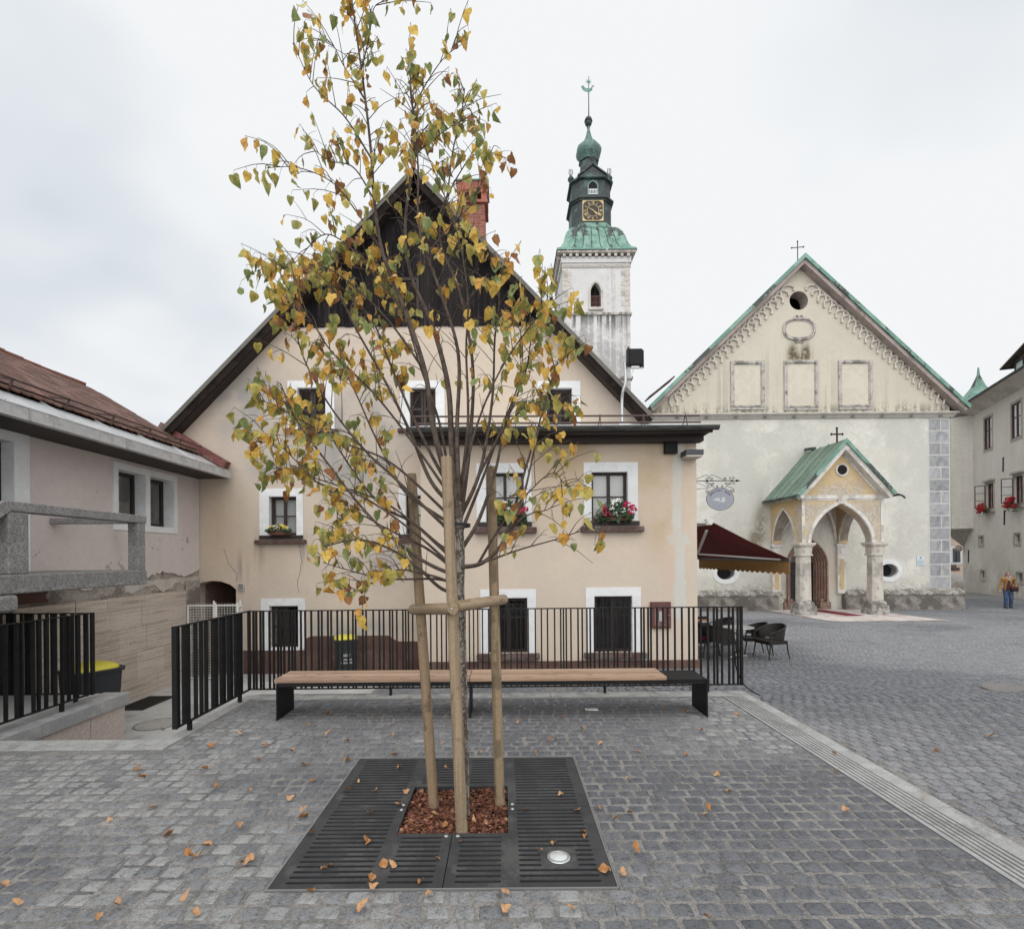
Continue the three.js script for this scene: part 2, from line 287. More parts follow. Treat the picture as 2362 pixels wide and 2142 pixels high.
{
  const r = rng(5), variants = [1, 2, 3, 4, 5, 6, 7, 8, 9, 10].map((s) => cobble(0.106, 0.096, s)), list = [];
  const inside = (x, d) => !(x > GR.x0 - 0.02 && x < GR.x1 + 0.02 && d > GR.d0 - 0.062 && d < GR.d1 + 0.062) && ((d < 4.78 && x > -6.8) || (x > -3.0 && d < 6.46)) && x < 2.61;
  const tone = (x, d) => clamp(0.1 + 0.95 * smooth(0.34, 0.66, 0.6 * smp(F.big2, x * 0.085 + 0.13, d * 0.11 + 0.42) + 0.4 * smp(F.mid, x * 0.05 + 0.2, d * 0.05)) * (0.45 + 0.75 * r()) + 0.16 * (r() - 0.5));
  let row = 0;
  for (let d = 1.672; d < 6.5; d += 0.1155, row++) {
    const cut = d > GR.d0 - 0.062 && d < GR.d1 + 0.062;
    for (const [a, b] of cut ? [[-6.9, GR.x0 - 0.014], [GR.x1 + 0.014, 2.61]] : [[-6.9, 2.61]]) for (let x = a + (a < -6 ? (row % 2) * 0.064 + r() * 0.02 : 0), w; x < b - 0.05; x += w) { let k = 0.92 + r() * 0.22; w = 0.106 * k + 0.021; if (x + w > b || b - x - w < 0.06) { w = b - x; k = Math.min(1.6, (w - 0.012) / 0.106); } if (a > 0 && x === a && row % 2) { k *= 0.6; w = 0.106 * k + 0.021; } const cx = x + w / 2, dd = d + (r() - 0.5) * 0.008; if (inside(cx, dd)) list.push([cx, (r() - 0.5) * 0.004, -dd, (r() - 0.5) * 0.06, k, tone(cx, dd)]); }
  }
  paveField(terrace, list, variants, (t) => mul3(mix3([0.92, 0.96, 1.06], [1, 1.0, 0.985], t), lerp(0.15, 0.37, t * t * 0.6 + t * 0.4)));
}
{
  const r = rng(9), variants = [11, 12, 13, 14, 15, 16].map((s) => cobble(0.109, 0.1, s)), list = [];
  const tone = (x, d) => clamp(0.22 + 0.5 * smooth(0.3, 0.7, smp(F.big2, x * 0.05, d * 0.06)) + 0.36 * (r() - 0.5));
  let row = 0;
  for (let d = 1.9; d < 34; d += 0.118, row++) {
    const lo = d < 6.8 ? 3.0 : -2.4, hi = Math.min(17.2 + 0.41 * d, d * 1.0 + 1.2);
    for (let x = lo + (row % 2) * 0.06 + r() * 0.02, w; x < hi; x += w) {
      const k = 0.92 + r() * 0.2; w = 0.109 * k + 0.016; const cx = x + w / 2;
      if (cx > hi - 0.05 || (d > 10.6 && cx < 4.0) || (d < 6.8 && cx < 3.05) || (d > 20.5 && cx > 12.4 && cx < 16.95)) continue;
      if (d > 25.2 && cx < 22) continue;
      const dd = d + (r() - 0.5) * 0.008, y = heightAt(cx, dd), s = (heightAt(cx, dd + 0.1) - heightAt(cx, dd - 0.1)) / 0.2;
      list.push([cx, y + (r() - 0.5) * 0.003, -dd, (r() - 0.5) * 0.05, k, tone(cx, dd), Math.atan(s)]);
    }
  }
  paveField(plaza, list, variants, (t) => mul3(mix3([0.93, 0.96, 1.05], [1, 1, 1], t), lerp(0.17, 0.36, t)));
}
{ // sand swept over the joints, lapping unevenly over the edges of the stones
  const S = 0.0165, nx = Math.round(7.3 / S), nd = Math.round(4.55 / S), pos = new Float32Array((nx + 1) * (nd + 1) * 3), uv = new Float32Array((nx + 1) * (nd + 1) * 2), idx = [];
  for (let j = 0, k = 0; j <= nd; j++) for (let i = 0; i <= nx; i++, k++) { const x = -4.7 + i * S, d = 1.95 + j * S; pos[k * 3] = x; pos[k * 3 + 1] = -0.003 + 0.0085 * (0.55 * smp(F.fine, x * 0.45, d * 0.45) + 0.45 * smp(F.mid, x * 0.3, d * 0.3) - 0.32); pos[k * 3 + 2] = -d; uv[k * 2] = x; uv[k * 2 + 1] = d; }
  for (let j = 0; j < nd; j++) for (let i = 0; i < nx; i++) {
    const x = -4.7 + i * S, d = 1.95 + j * S; if ((x + S > GR.x0 - 0.012 && x < GR.x1 + 0.012 && d + S > GR.d0 - 0.012 && d < GR.d1 + 0.012) || (d + S > 4.83 && x < -3.05) || x + S > 2.608) continue;
    const a = j * (nx + 1) + i; idx.push(a, a + 1, a + nx + 2, a, a + nx + 2, a + nx + 1);
  }
  const g = new THREE.BufferGeometry(); g.setAttribute('position', new THREE.BufferAttribute(pos, 3)); g.setAttribute('uv', new THREE.BufferAttribute(uv, 2)); g.setIndex(idx); g.computeVertexNormals();
  const m = shadows(new THREE.Mesh(g, sand)); m.name = 'joint_sand'; m.userData.kind = 'stuff'; terrace.add(m);
}
// round manhole and a dark drain in the lane
{
  const m = thing('manhole_cover', 'round paved manhole cover set in the pale concrete lane', 'manhole', [-5.2, LANE, -8.1]);
  mesh('ring', new THREE.TorusGeometry(0.3, 0.016, 6, 40).rotateX(Math.PI / 2).scale(1, 0.5, 1).translate(-5.2, LANE + 0.014, -8.1), graniteDark, m);
  mesh('cover', cyl(0.285, 0.285, LANE - 0.02, LANE + 0.018, -5.2, -8.1, 40), surface({ a: [0.34, 0.33, 0.31], b: [0.4, 0.39, 0.37], size: 0.6, grain: 0.4 }), m);
  const g = thing('drain_grating', 'dark rectangular drain grating beside the travertine wall', 'drain', [-6.15, LANE, -9.3]);
  mesh('frame', ext(shape(rect(-6.4, -5.92, -9.75, -8.85), [rect(-6.37, -5.95, -9.72, -8.88)]), 0.02).rotateX(Math.PI / 2).translate(0, LANE + 0.022, 0), M.iron, g);
  for (let i = 0; i < 16; i++) mesh('slat', bx(-6.372, -5.948, LANE + 0.0135, LANE + 0.021, -9.715 + i * 0.053, -9.683 + i * 0.053), M.iron, g);
  const c = thing('manhole_cover', 'faint brownish round manhole cover out on the cobbled plaza', 'manhole', [6.55, heightAt(6.55, 7.0), -7.0]);
  const hh = heightAt(6.55, 7.0);
  mesh('cover', cyl(0.28, 0.28, hh - 0.03, hh + 0.014, 6.55, -7.0, 36).rotateX(0), surface({ a: [0.185, 0.17, 0.16], b: [0.165, 0.155, 0.15], size: 0.4, grain: 0.8 }), c);
  mesh('ring', new THREE.TorusGeometry(0.29, 0.012, 6, 40).rotateX(Math.PI / 2).translate(6.55, hh + 0.006, -7.0), surface({ a: [0.2, 0.175, 0.16], size: 0.4, grain: 0.4 }), c);
}
// ---------------------------------------------------------------- windows, facing the viewer, in a wall whose face is at z
function windowUnit(parent, o) {
  const { x0, x1, y0, y1, z, reveal = 0.16, cols = 2, rows = 2, frame = M.darkwood, surround, sill, guard, blind, bars, shutter, fw = 0.05, lining = M.white, label, muntinAt = 0.5, roomDepth = 1.3 } = o;
  const w = sub('window', parent), zi = z - reveal; if (label) w.userData.label = label;
  if (surround) {
    const [l, r, t, b = 0] = surround;
    mesh('surround', ext(shape(rect(x0 - l, x1 + r, y0 - b, y1 + t), b ? [rect(x0, x1, y0, y1)] : []), 0.016, z), M.white, w);
    if (!b) { const s = w.children[0]; w.remove(s); mesh('surround', ext(shape([[x0 - l, y0], [x0, y0], [x0, y1], [x1, y1], [x1, y0], [x1 + r, y0], [x1 + r, y1 + t], [x0 - l, y1 + t]]), 0.016, z), M.white, w); }
    mesh('lining', [bx(x0 + 0.0005, x0 + 0.012, y0, y1, zi, z + 0.012), bx(x1 - 0.012, x1 - 0.0005, y0, y1, zi, z + 0.012), bx(x0 + 0.012, x1 - 0.012, y1 - 0.012, y1 - 0.0005, zi, z + 0.012)], lining, w);
  }
  if (shutter) {
    const m = (x0 + x1) / 2;
    for (const [a, b] of [[x0 + 0.015, m - 0.004], [m + 0.004, x1 - 0.015]]) {
      const s = [bx(a, a + 0.05, y0, y1, zi, zi + 0.04), bx(b - 0.05, b, y0, y1, zi, zi + 0.04), bx(a + 0.05, b - 0.05, y0, y0 + 0.07, zi + 0.002, zi + 0.038), bx(a + 0.05, b - 0.05, y1 - 0.07, y1, zi + 0.002, zi + 0.038), bx(a + 0.05, b - 0.05, (y0 + y1) / 2 - 0.03, (y0 + y1) / 2 + 0.03, zi + 0.002, zi + 0.038)];
      for (let y = y0 + 0.09; y < y1 - 0.08; y += 0.045) s.push(new THREE.BoxGeometry(b - a - 0.1, 0.044, 0.008).rotateX(0.6).translate((a + b) / 2, y, zi + 0.02));
      mesh('shutter', s, frame, w);
    }
  } else {
    const d = 0.05;
    mesh('frame', ext(shape(rect(x0 + 0.012, x1 - 0.012, y0, y1 - 0.012), [rect(x0 + 0.012 + fw, x1 - 0.012 - fw, y0 + fw, y1 - 0.012 - fw)]), d, zi - 0.01), frame, w);
    const X0 = x0 + 0.012 + fw, X1 = x1 - 0.012 - fw, Y0 = y0 + fw, Y1 = y1 - 0.012 - fw, ym = lerp(Y0, Y1, muntinAt), g = [];
    for (let i = 1; i < cols; i++) { const x = lerp(X0, X1, i / cols); g.push(bx(x - 0.032, x + 0.032, Y0, Y1, zi - 0.004, zi + 0.034)); }
    for (let i = 1; i < rows; i++) { const y = rows === 2 ? ym : lerp(Y0, Y1, i / rows); for (let k = 0; k < cols; k++) g.push(bx(lerp(X0, X1, k / cols) + (k ? 0.032 : 0), lerp(X0, X1, (k + 1) / cols) - (k < cols - 1 ? 0.032 : 0), y - 0.014, y + 0.014, zi, zi + 0.028)); }
    if (g.length) mesh('glazing_bars', g, frame, w);
    for (let i = 0; i < cols; i++) for (let j = 0; j < rows; j++) mesh('pane', bx(lerp(X0, X1, i / cols) - 0.002, lerp(X0, X1, (i + 1) / cols) + 0.002, rows === 2 ? (j ? ym : Y0) - 0.002 : lerp(Y0, Y1, j / rows) - 0.002, rows === 2 ? (j ? Y1 : ym) + 0.002 : lerp(Y0, Y1, (j + 1) / rows) + 0.002, zi + 0.006, zi + 0.01), M.glass, w);
    if (blind) { const s = []; for (let y = Y0 + 0.01; y < Y1; y += 0.025) s.push(new THREE.BoxGeometry(X1 - X0 - 0.01, 0.022, 0.002).rotateX(0.95).translate((X0 + X1) / 2, y, zi - 0.045)); mesh('blind', s, blind === 1 ? M.blind : blind, w); mesh('curtain', bx(X0 + 0.002, X1 - 0.002, Y0, Y1, zi - 0.1, zi - 0.09), blind === 1 ? M.blind : blind, w); }
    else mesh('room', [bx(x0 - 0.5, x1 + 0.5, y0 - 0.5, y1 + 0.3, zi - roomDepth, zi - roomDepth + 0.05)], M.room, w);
  }
  if (sill) mesh('sill', rb(x0 - sill[0], x1 + sill[1], sill[3] ?? y0 - 0.1, sill[4] ?? y0, z - 0.1, z + (sill[2] ?? 0.12), 0.012, 2), M.sill, w);
  if (guard) mesh('guard_board', rb(x0 - guard[0], x1 + guard[1], guard[2], guard[3], z + 0.02, z + 0.05, 0.004), M.darkwood, w);
  if (bars) {
    const s = [], zb = z - 0.03, n = bars; for (let i = 1; i < n; i++) { const x = lerp(x0 + 0.012, x1 - 0.012, i / n); s.push(cyl(0.006, 0.006, y0, y1 - 0.05, x, zb, 6)); }
    for (let i = 0; i < 5; i++) { const y = lerp(y0 + 0.08, y1 - 0.12, i / 4); s.push(bx(x0 + 0.012, x1 - 0.012, y - 0.004, y + 0.004, zb + 0.004, zb + 0.014)); }
    mesh('bars', s, M.iron, w);
  }
  return w;
}
// a wall painted with its own weathering: uv spans size metres from (x0, y0)
function wallMat(x0, y0, size, fn, { n = 1024, bump = 'plaster', bumpScale = 0.006, bumpSize = 2, rough = 0.93 } = {}) {
  const t = tex(n, n, (u, v) => fn(x0 + u * size, y0 + v * size, u, v)); const m = sized(t, size); m.offset.set(-x0 / size, -y0 / size);
  return new THREE.MeshPhysicalMaterial({ map: m, roughness: rough, bumpMap: sized(BUMP[bump], bumpSize), bumpScale });
}
const blob = (x, y, cx, cy, rx, ry) => Math.exp(-(((x - cx) / rx) ** 2 + ((y - cy) / ry) ** 2));
const near = (x, y, pts) => { let b = 9; for (let i = 1; i < pts.length; i++) { const [ax, ay] = pts[i - 1], [cx, cy] = pts[i], dx = cx - ax, dy = cy - ay, t = clamp(((x - ax) * dx + (y - ay) * dy) / (dx * dx + dy * dy)); b = Math.min(b, Math.hypot(x - ax - t * dx, y - ay - t * dy)); } return b; };

// ---------------------------------------------------------------- main house: cream gable with dark boarding
{
  const H = thing('gabled_house', 'cream plastered house with steep roof and black boarded gable behind the tree', 'house', [-1.9, -0.78, -11.6]);
  const Z = -11.6, ZE = -10.7, beige = [0.605, 0.51, 0.415];
  const patchy = (x, y, u, v, k = 1) => { const n = smp(F.mid, u * 1.7, v * 1.7), f = smp(F.fine, u * 3, v * 3), b = smp(F.big, u, v); return { n, f, b, c: mul3(mix3(beige, [0.56, 0.48, 0.4], smooth(0.35, 0.75, n) * 0.7), 0.97 + 0.1 * (f - 0.5) + 0.06 * (b - 0.5)) }; };
  const crack1 = [[-4.38, 1.98], [-4.33, 1.6], [-4.42, 1.2], [-4.4, 0.95]], crack2 = [[-6.0, 1.9], [-5.9, 1.6], [-5.72, 1.35], [-5.74, 1.2]];
  const wallG = wallMat(-7.4, -1, 11.2, (x, y, u, v) => {
    const p = patchy(x, y, u, v), w = smp(F.big2, u * 1.4 + 0.2, v * 1.4), t = smooth(0.42, 0.62, w * 0.6 + p.n * 0.4);
    let c = p.c;
    const grey = clamp(1.1 * blob(x, y, -3.1, 4.1, 1.0, 1.2) + 0.9 * blob(x, y, -5.6, 5.0, 1.2, 0.8) + 0.7 * blob(x, y, -2.7, 1.6, 0.6, 0.5) + 0.6 * blob(x, y, -5.0, 3.6, 0.6, 0.3) + 0.5 * blob(x, y, 2.2, 5.0, 0.7, 0.6) + 0.8 * blob(x, y, -3.3, 0.2, 1.0, 0.3));
    c = mix3(c, [0.34, 0.32, 0.3], clamp(grey * (0.5 + 0.75 * t)));
    const ochre = clamp(blob(x, y, -6.1, 2.4, 0.5, 1.0) + 0.6 * blob(x, y, -5.2, 1.75, 0.6, 0.3));
    c = mix3(c, [0.5, 0.38, 0.26], ochre * (0.3 + 0.6 * smp(F.streak, u * 2, v)));
    const drip = clamp(blob(x, y, -5.25, 1.85, 0.12, 0.35) + blob(x, y, -4.25, 1.85, 0.12, 0.35) + blob(x, y, -5.61, 1.5, 0.14, 0.3));
    c = mix3(c, [0.3, 0.27, 0.24], drip * smooth(0.35, 0.7, smp(F.streak, u * 5, v * 2)) * 0.8);
    const k = Math.min(near(x + 0.05 * (p.f - 0.5), y, crack1), near(x + 0.05 * (p.f - 0.5), y, crack2)); c = mix3(c, [0.22, 0.18, 0.15], 0.75 * smooth(0.014, 0.005, k));
    return c;
  });
  const W1 = [-4.4, -3.78, 4.45, 5.35], W2 = [-2.0, -1.42, 4.45, 5.33], W3 = [0.93, 1.5, 4.45, 5.3], U1 = [-5.03, -4.42, 2.19, 3.03], U2 = [-2.1, -1.66, 2.19, 3.03], L1 = [-5.04, -4.4, -0.21, 0.69];
  const arch = [[-6.62, -0.8], [-5.74, -0.8], [-5.74, 1.04], [-5.86, 1.14], [-6.05, 1.21], [-6.25, 1.23], [-6.45, 1.2], [-6.62, 1.13]];
  const R = (q) => rect(...q);
  mesh('wall', [ext(shape([[-7.05, -0.95], [3.1, -0.95], [3.1, 4.45], [-1.81, 9.55], [-7.05, 4.3]], [R(W1), R(W2), R(W3), R(U1), R(U2), R(L1), arch]), 0.4, Z - 0.4)], wallG, H);
  mesh('rear_wall', [bx(-7.05, -6.75, -0.95, 4.2, -22, Z - 0.401), bx(3.4, 3.75, -0.95, 4.2, -22, Z - 0.401), ext(shape([[-7.05, -0.95], [3.1, -0.95], [3.1, 4.45], [-1.81, 9.5], [-7.05, 4.3]]), 0.3, -22.3)], wallG, H);
  mesh('passage', [bx(-6.66, -6.62, -0.8, 1.3, -15, Z - 0.4), bx(-5.74, -5.7, -0.8, 1.3, -15, Z - 0.4), bx(-6.66, -5.7, 1.24, 1.3, -15, Z - 0.4), bx(-6.66, -5.7, -0.8, 1.3, -15.05, -15)], surface({ a: [0.28, 0.19, 0.15], b: [0.22, 0.15, 0.12], c: [0.33, 0.26, 0.21], size: 2 }), H);
  // brown painted plinth, stepped up between window and corner
  const brown = surface({ a: [0.095, 0.05, 0.04], b: [0.12, 0.066, 0.052], c: [0.15, 0.09, 0.075], spot: [0.62, 0.8], size: 1.6, bumpScale: 0.004 });
  mesh('plinth', ext(shape([[-5.7, -0.95], [-1.64, -0.95], [-1.64, -0.1], [-2.3, -0.1], [-2.4, -0.02], [-2.5, 0.03], [-4.14, 0.03], [-4.24, -0.02], [-4.28, -0.27], [-5.7, -0.27]]), 0.03, Z), brown, H);
  mesh('plinth', [bx(-1.66, 3.86, -0.95, -0.37, ZE, ZE + 0.035), bx(3.825, 3.86, -0.95, -0.37, -16, ZE)], brown, H);
  windowUnit(H, { x0: W1[0], x1: W1[1], y0: W1[2], y1: W1[3], z: Z, shutter: 1, surround: [0.2, 0.18, 0.14], sill: [0.26, 0.26, 0.1, 4.36, 4.44], reveal: 0.14 });
  windowUnit(H, { x0: W2[0], x1: W2[1], y0: W2[2], y1: W2[3], z: Z, shutter: 1, surround: [0.19, 0.18, 0.14], sill: [0.24, 0.24, 0.1, 4.36, 4.44], reveal: 0.14 });
  windowUnit(H, { x0: W3[0], x1: W3[1], y0: W3[2], y1: W3[3], z: Z, shutter: 1, surround: [0.18, 0.17, 0.14], sill: [0.22, 0.22, 0.1, 4.36, 4.44], reveal: 0.14 });
  windowUnit(H, { x0: U1[0], x1: U1[1], y0: U1[2], y1: U1[3], z: Z, blind: 1, surround: [0.19, 0.13, 0.16], sill: [0.26, 0.2, 0.13, 2.0, 2.09], guard: [0.19, 0.13, 2.11, 2.185] });
  windowUnit(H, { x0: U2[0], x1: U2[1], y0: U2[2], y1: U2[3], z: Z, blind: 1, cols: 1, surround: [0.14, 0.001, 0.16], sill: [0.18, 0, 0.13, 2.0, 2.09], guard: [0.14, 0, 2.11, 2.185] });
  windowUnit(H, { x0: L1[0], x1: L1[1], y0: L1[2], y1: L1[3], z: Z, bars: 6, surround: [0.17, 0.14, 0.15, 0.06] });
  // vertical weathered boards, each its own plank
  const tones = [[0.008, 0.007, 0.0075], [0.012, 0.01, 0.0105], [0.018, 0.015, 0.015], [0.011, 0.009, 0.01]].map((a) => surface({ a, b: mul3(a, 1.5), c: mul3(a, 4), spot: [0.66, 0.78], fields: ['streak', 'streak'], size: 1.6, grain: 0.3, bump: 'wood', bumpScale: 0.003, bumpSize: 0.8, rot: 0, rough: 0.85, extra: { specularIntensity: 0.25 } }));
  const cl = sub('gable_boarding', H), rr = rng(14), top = (x) => 9.56 - 1.02 * Math.abs(x + 1.81);
  for (let x = -4.83; x < 1.22; x += 0.147) {
    const a = x + 0.003, b = x + 0.144 + 0.001, bot = 6.63 + (rr() - 0.5) * 0.02 + (x < -4.6 || x > 1.0 ? 0.05 : 0);
    if (x > -2.24 && x < -1.78) { mesh('board', ext(shape([[a, 7.66], [b, 7.66], [b, top(b)], ...(a < -1.81 && b > -1.81 ? [[-1.81, 9.56]] : []), [a, top(a)]]), 0.024, Z + 0.004), tones[Math.floor(rr() * 4)], cl); mesh('board', ext(shape(rect(a, b, bot, 6.83)), 0.024, Z + 0.004), tones[Math.floor(rr() * 4)], cl); continue; }
    if (top(a) < bot + 0.05 || top(b) < bot + 0.05) continue;
    mesh('board', ext(shape([[a, bot], [b, bot], [b, top(b)], [a, top(a)]]), 0.022 + rr() * 0.006, Z + 0.004), tones[Math.floor(rr() * 4)], cl);
  }
  mesh('backing', ext(shape([[-4.7, 6.66], [1.1, 6.66], [-1.81, 9.5]]), 0.004, Z), M.dark, cl);
  const lv = sub('louvre', H); mesh('frame', ext(shape(rect(-2.24, -1.76, 6.83, 7.66), [rect(-2.18, -1.82, 6.89, 7.6)]), 0.05, Z + 0.004), M.darkwood, lv);
  for (let y = 6.93; y < 7.6; y += 0.075) mesh('slat', new THREE.BoxGeometry(0.36, 0.07, 0.01).rotateX(0.7).translate(-2.0, y, Z + 0.03), M.darkwood, lv);
  // roof planes, verges
  const roofM = surface({ a: [0.13, 0.115, 0.1], b: [0.17, 0.15, 0.13], c: [0.1, 0.09, 0.08], size: 2, rough: 0.6, bump: 'metal', bumpScale: 0.002 });
  const slope = (ax, ay, bxx, by, t0, t1) => { const l = Math.hypot(bxx - ax, by - ay), nx = (by - ay) / l, ny = -(bxx - ax) / l, s = ny > 0 ? -1 : 1; return [[ax + nx * s * t0, ay + ny * s * t0], [bxx + nx * s * t0, by + ny * s * t0], [bxx + nx * s * t1, by + ny * s * t1], [ax + nx * s * t1, ay + ny * s * t1]]; };
  const apex = [-1.81, 9.78], le = [-7.1, 4.39], re = [3.16, 4.55], rf = sub('roof', H);
  for (const e of [le, re]) mesh('roof_plane', ext(shape(slope(...apex, ...e, 0.005, 0.15)), 10.9, -22.4 + 0.2), roofM, rf);
  for (const e of [le, re]) { mesh('verge_board', ext(shape(slope(...apex, ...e, 0.05, 0.2)), 0.03, -11.29), surface({ a: [0.014, 0.01, 0.009], b: [0.022, 0.016, 0.014], size: 1, bump: 'wood', bumpScale: 0.002, extra: { specularIntensity: 0.3 } }), rf); mesh('verge_cap', ext(shape(slope(...apex, ...e, -0.02, 0.06)), 0.07, -11.3), surface({ a: [0.095, 0.088, 0.075], b: [0.12, 0.11, 0.095], size: 1, rough: 0.55, bump: 'metal', bumpScale: 0.001 }), rf); }
  for (const e of [le, re]) mesh('soffit', ext(shape(slope(...apex, ...e, 0.151, 0.18)), 0.33, -11.62), M.darkwood, rf);
  // chimney of single bricks
  const ch = sub('chimney', H), brickT = [[0.3, 0.1, 0.065], [0.36, 0.125, 0.08], [0.26, 0.085, 0.06], [0.33, 0.13, 0.09]].map((a) => surface({ a, b: mul3(a, 0.8), c: mul3(a, 0.55), size: 0.6, n: 256, bump: 'stone', bumpScale: 0.002, bumpSize: 0.2 }));
  const cx0 = -1.02, cx1 = -0.4, cz0 = -14.2, cz1 = -13.5, gF = fix(rb(0, 0.2, 0, 0.064, -0.1, 0, 0.004)), gS = fix(rb(-0.1, 0, 0, 0.064, 0, 0.225, 0.004)), r2 = rng(60);
  mesh('mortar', bx(cx0 + 0.006, cx1 - 0.006, 8.2, 10.5, cz0, cz1 - 0.006), surface({ a: [0.3, 0.27, 0.24], size: 0.5, n: 256 }), ch);
  for (let k = 0; k < 26; k++) {
    const y = 8.55 + k * 0.075, off = k % 2 ? 0.103 : 0;
    for (let i = -1; i < 4; i++) { const x = cx0 + i * 0.207 + off, a = Math.max(x, cx0), b = Math.min(x + 0.2, cx1); if (b - a < 0.05) continue; const m = piece('brick', gF, brickT[Math.floor(r2() * 4)], ch, [a, y, cz1], null, [(b - a) / 0.2, 1, 1]); }
    for (let i = 0; i < 3; i++) for (const [x, s] of [[cx0 + 0.1, -1], [cx1, 1]]) piece('brick', gS, brickT[Math.floor(r2() * 4)], ch, [x, y, cz0 + i * 0.232 - (k % 2) * 0.05], null, [1, 1, 0.97]);
  }
  mesh('cap', [bx(-1.09, -0.33, 10.49, 10.56, -14.27, -13.43), bx(-1.07, -0.93, 10.56, 10.74, -14.25, -13.45), bx(-0.78, -0.64, 10.56, 10.74, -14.25, -13.45), bx(-0.49, -0.35, 10.56, 10.74, -14.25, -13.45), bx(-1.09, -0.33, 10.74, 11.02, -14.27, -13.43)], surface({ a: [0.36, 0.13, 0.09], b: [0.3, 0.1, 0.07], c: [0.22, 0.09, 0.065], size: 0.7 }), ch);
  mesh('cover_plate', bx(-1.12, -0.3, 11.02, 11.05, -14.3, -13.4), flat(0.16, 0.27, 0.22, 0.6), ch);

  // lower wing that stands forward on the right, with its lean-to roof
  const wallE = wallMat(-1.7, -1, 5.8, (x, y, u, v) => {
    const p = patchy(x, y, u * 0.55, v * 0.55), w = smp(F.big2, u + 0.1, v + 0.5); let c = mix3(p.c, [0.62, 0.525, 0.43], 0.3);
    const och = clamp(0.9 * blob(x, y, 1.05, 3.5, 0.9, 0.5) + 0.8 * blob(x, y, 3.0, 3.3, 0.7, 0.8) + 0.4 * blob(x, y, 1.1, 2.7, 0.5, 0.5) + 0.6 * blob(x, y, 3.1, 2.2, 0.3, 0.6) + 0.5 * blob(x, y, 1.0, 3.9, 2.5, 0.2));
    c = mix3(c, [0.47, 0.35, 0.22], och * (0.3 + 0.7 * smooth(0.3, 0.7, w * 0.55 + p.n * 0.45)));
    const e = 0.05 * (smp(F.mid, v * 3, u) - 0.5) + 0.03 * (p.f - 0.5), half = y > 1.9 && y < 2.1 ? 0.2 : y > 1.2 ? 0.075 : 0.1, mid = y > 2 ? 3.42 + (y > 3.2 ? 0.06 * (y - 3.2) : 0) : 3.47, s = smooth(half + 0.04, half - 0.01, Math.abs(x - mid + e)) * smooth(0.35, 0.55, y) * (0.6 + 0.4 * smooth(0.3, 0.6, p.n));
    c = mix3(c, [0.56, 0.56, 0.52], s * 0.9);
    c = mix3(c, [0.63, 0.43, 0.32], 0.4 * blob(x, y, 3.25, 1.5, 0.14, 0.7) * p.n);
    c = mix3(c, [0.2, 0.16, 0.12], 0.8 * smooth(0.62, 0.74, p.f) * blob(x, y, 3.62, 3.85, 0.25, 0.12));
    return c;
  });
  const A = [-0.35, 0.42, 2.38, 3.36], B = [1.73, 2.47, 2.38, 3.36], C = [-0.31, 0.47, -0.21, 0.89], D = [1.77, 2.54, -0.21, 0.91];
  mesh('wing_wall', [ext(shape(rect(-1.63, 3.82, -0.95, 4.0), [R(A), R(B), R(C), R(D)]), 0.3, ZE - 0.3)], wallE, H);
  mesh('wing_side', [bx(3.5, 3.82, -0.95, 4.0, -20, ZE - 0.3005), bx(-1.63, -1.4, -0.95, 4.0, Z + 0.0005, ZE - 0.3005)], wallE, H);
  windowUnit(H, { x0: A[0], x1: A[1], y0: A[2], y1: A[3], z: ZE, blind: 1, surround: [0.18, 0.14, 0.18], sill: [0.23, 0.23, 0.14, 2.15, 2.27], guard: [0.16, 0.14, 2.29, 2.375], reveal: 0.14 });
  windowUnit(H, { x0: B[0], x1: B[1], y0: B[2], y1: B[3], z: ZE, blind: 1, surround: [0.14, 0.19, 0.18], sill: [0.21, 0.28, 0.14, 2.16, 2.27], guard: [0.14, 0.21, 2.29, 2.375], reveal: 0.14 });
  windowUnit(H, { x0: C[0], x1: C[1], y0: C[2], y1: C[3], z: ZE, bars: 6, surround: [0.16, 0.16, 0.16], sill: [0.23, 0.22, 0.12, -0.32, -0.211], reveal: 0.14, muntinAt: 0.66, roomDepth: 0.6 });
  windowUnit(H, { x0: D[0], x1: D[1], y0: D[2], y1: D[3], z: ZE, bars: 6, surround: [0.16, 0.16, 0.16], sill: [0.2, 0.25, 0.12, -0.32, -0.211], reveal: 0.14, muntinAt: 0.66, roomDepth: 0.6 });
  const wr = sub('lean_to_roof', H);
  mesh('roof_plane', ext(shape([[10.08, 4.06], [11.66, 4.48], [11.66, 4.53], [10.08, 4.11]]), 5.72, 0).rotateY(Math.PI / 2).translate(-1.78, 0, 0), M.zinc, wr);
  mesh('soffit', [bx(-1.76, 3.9, 4.0, 4.05, -11.62, -10.14), bx(-1.76, 3.92, 3.99, 4.06, -10.17, -10.1)], M.darkwood, wr);
  mesh('eave_board', bx(-1.76, 3.88, 3.9, 3.999, ZE + 0.001, -10.45), M.darkwood, wr);
  mesh('gutter', [new THREE.CylinderGeometry(0.07, 0.07, 5.78, 20, 1, true, -Math.PI / 2, Math.PI).rotateZ(Math.PI / 2).rotateX(Math.PI / 2).translate(1.11, 4.08, -10.03), bar([-1.78, 4.082, -9.96], [4.0, 4.082, -9.96], 0.01)], surface({ a: [0.035, 0.035, 0.034], b: [0.06, 0.065, 0.06], size: 0.8, rough: 0.5, extra: { side: THREE.DoubleSide } }), wr);
  const sg = sub('snow_guard', H), gm = flat(0.07, 0.042, 0.036, 0.6);
  mesh('rail', [bar([-1.7, 4.42, -10.5], [3.82, 4.4, -10.5], 0.019), bar([-1.7, 4.27, -10.45], [3.82, 4.26, -10.45], 0.019)], gm, sg);
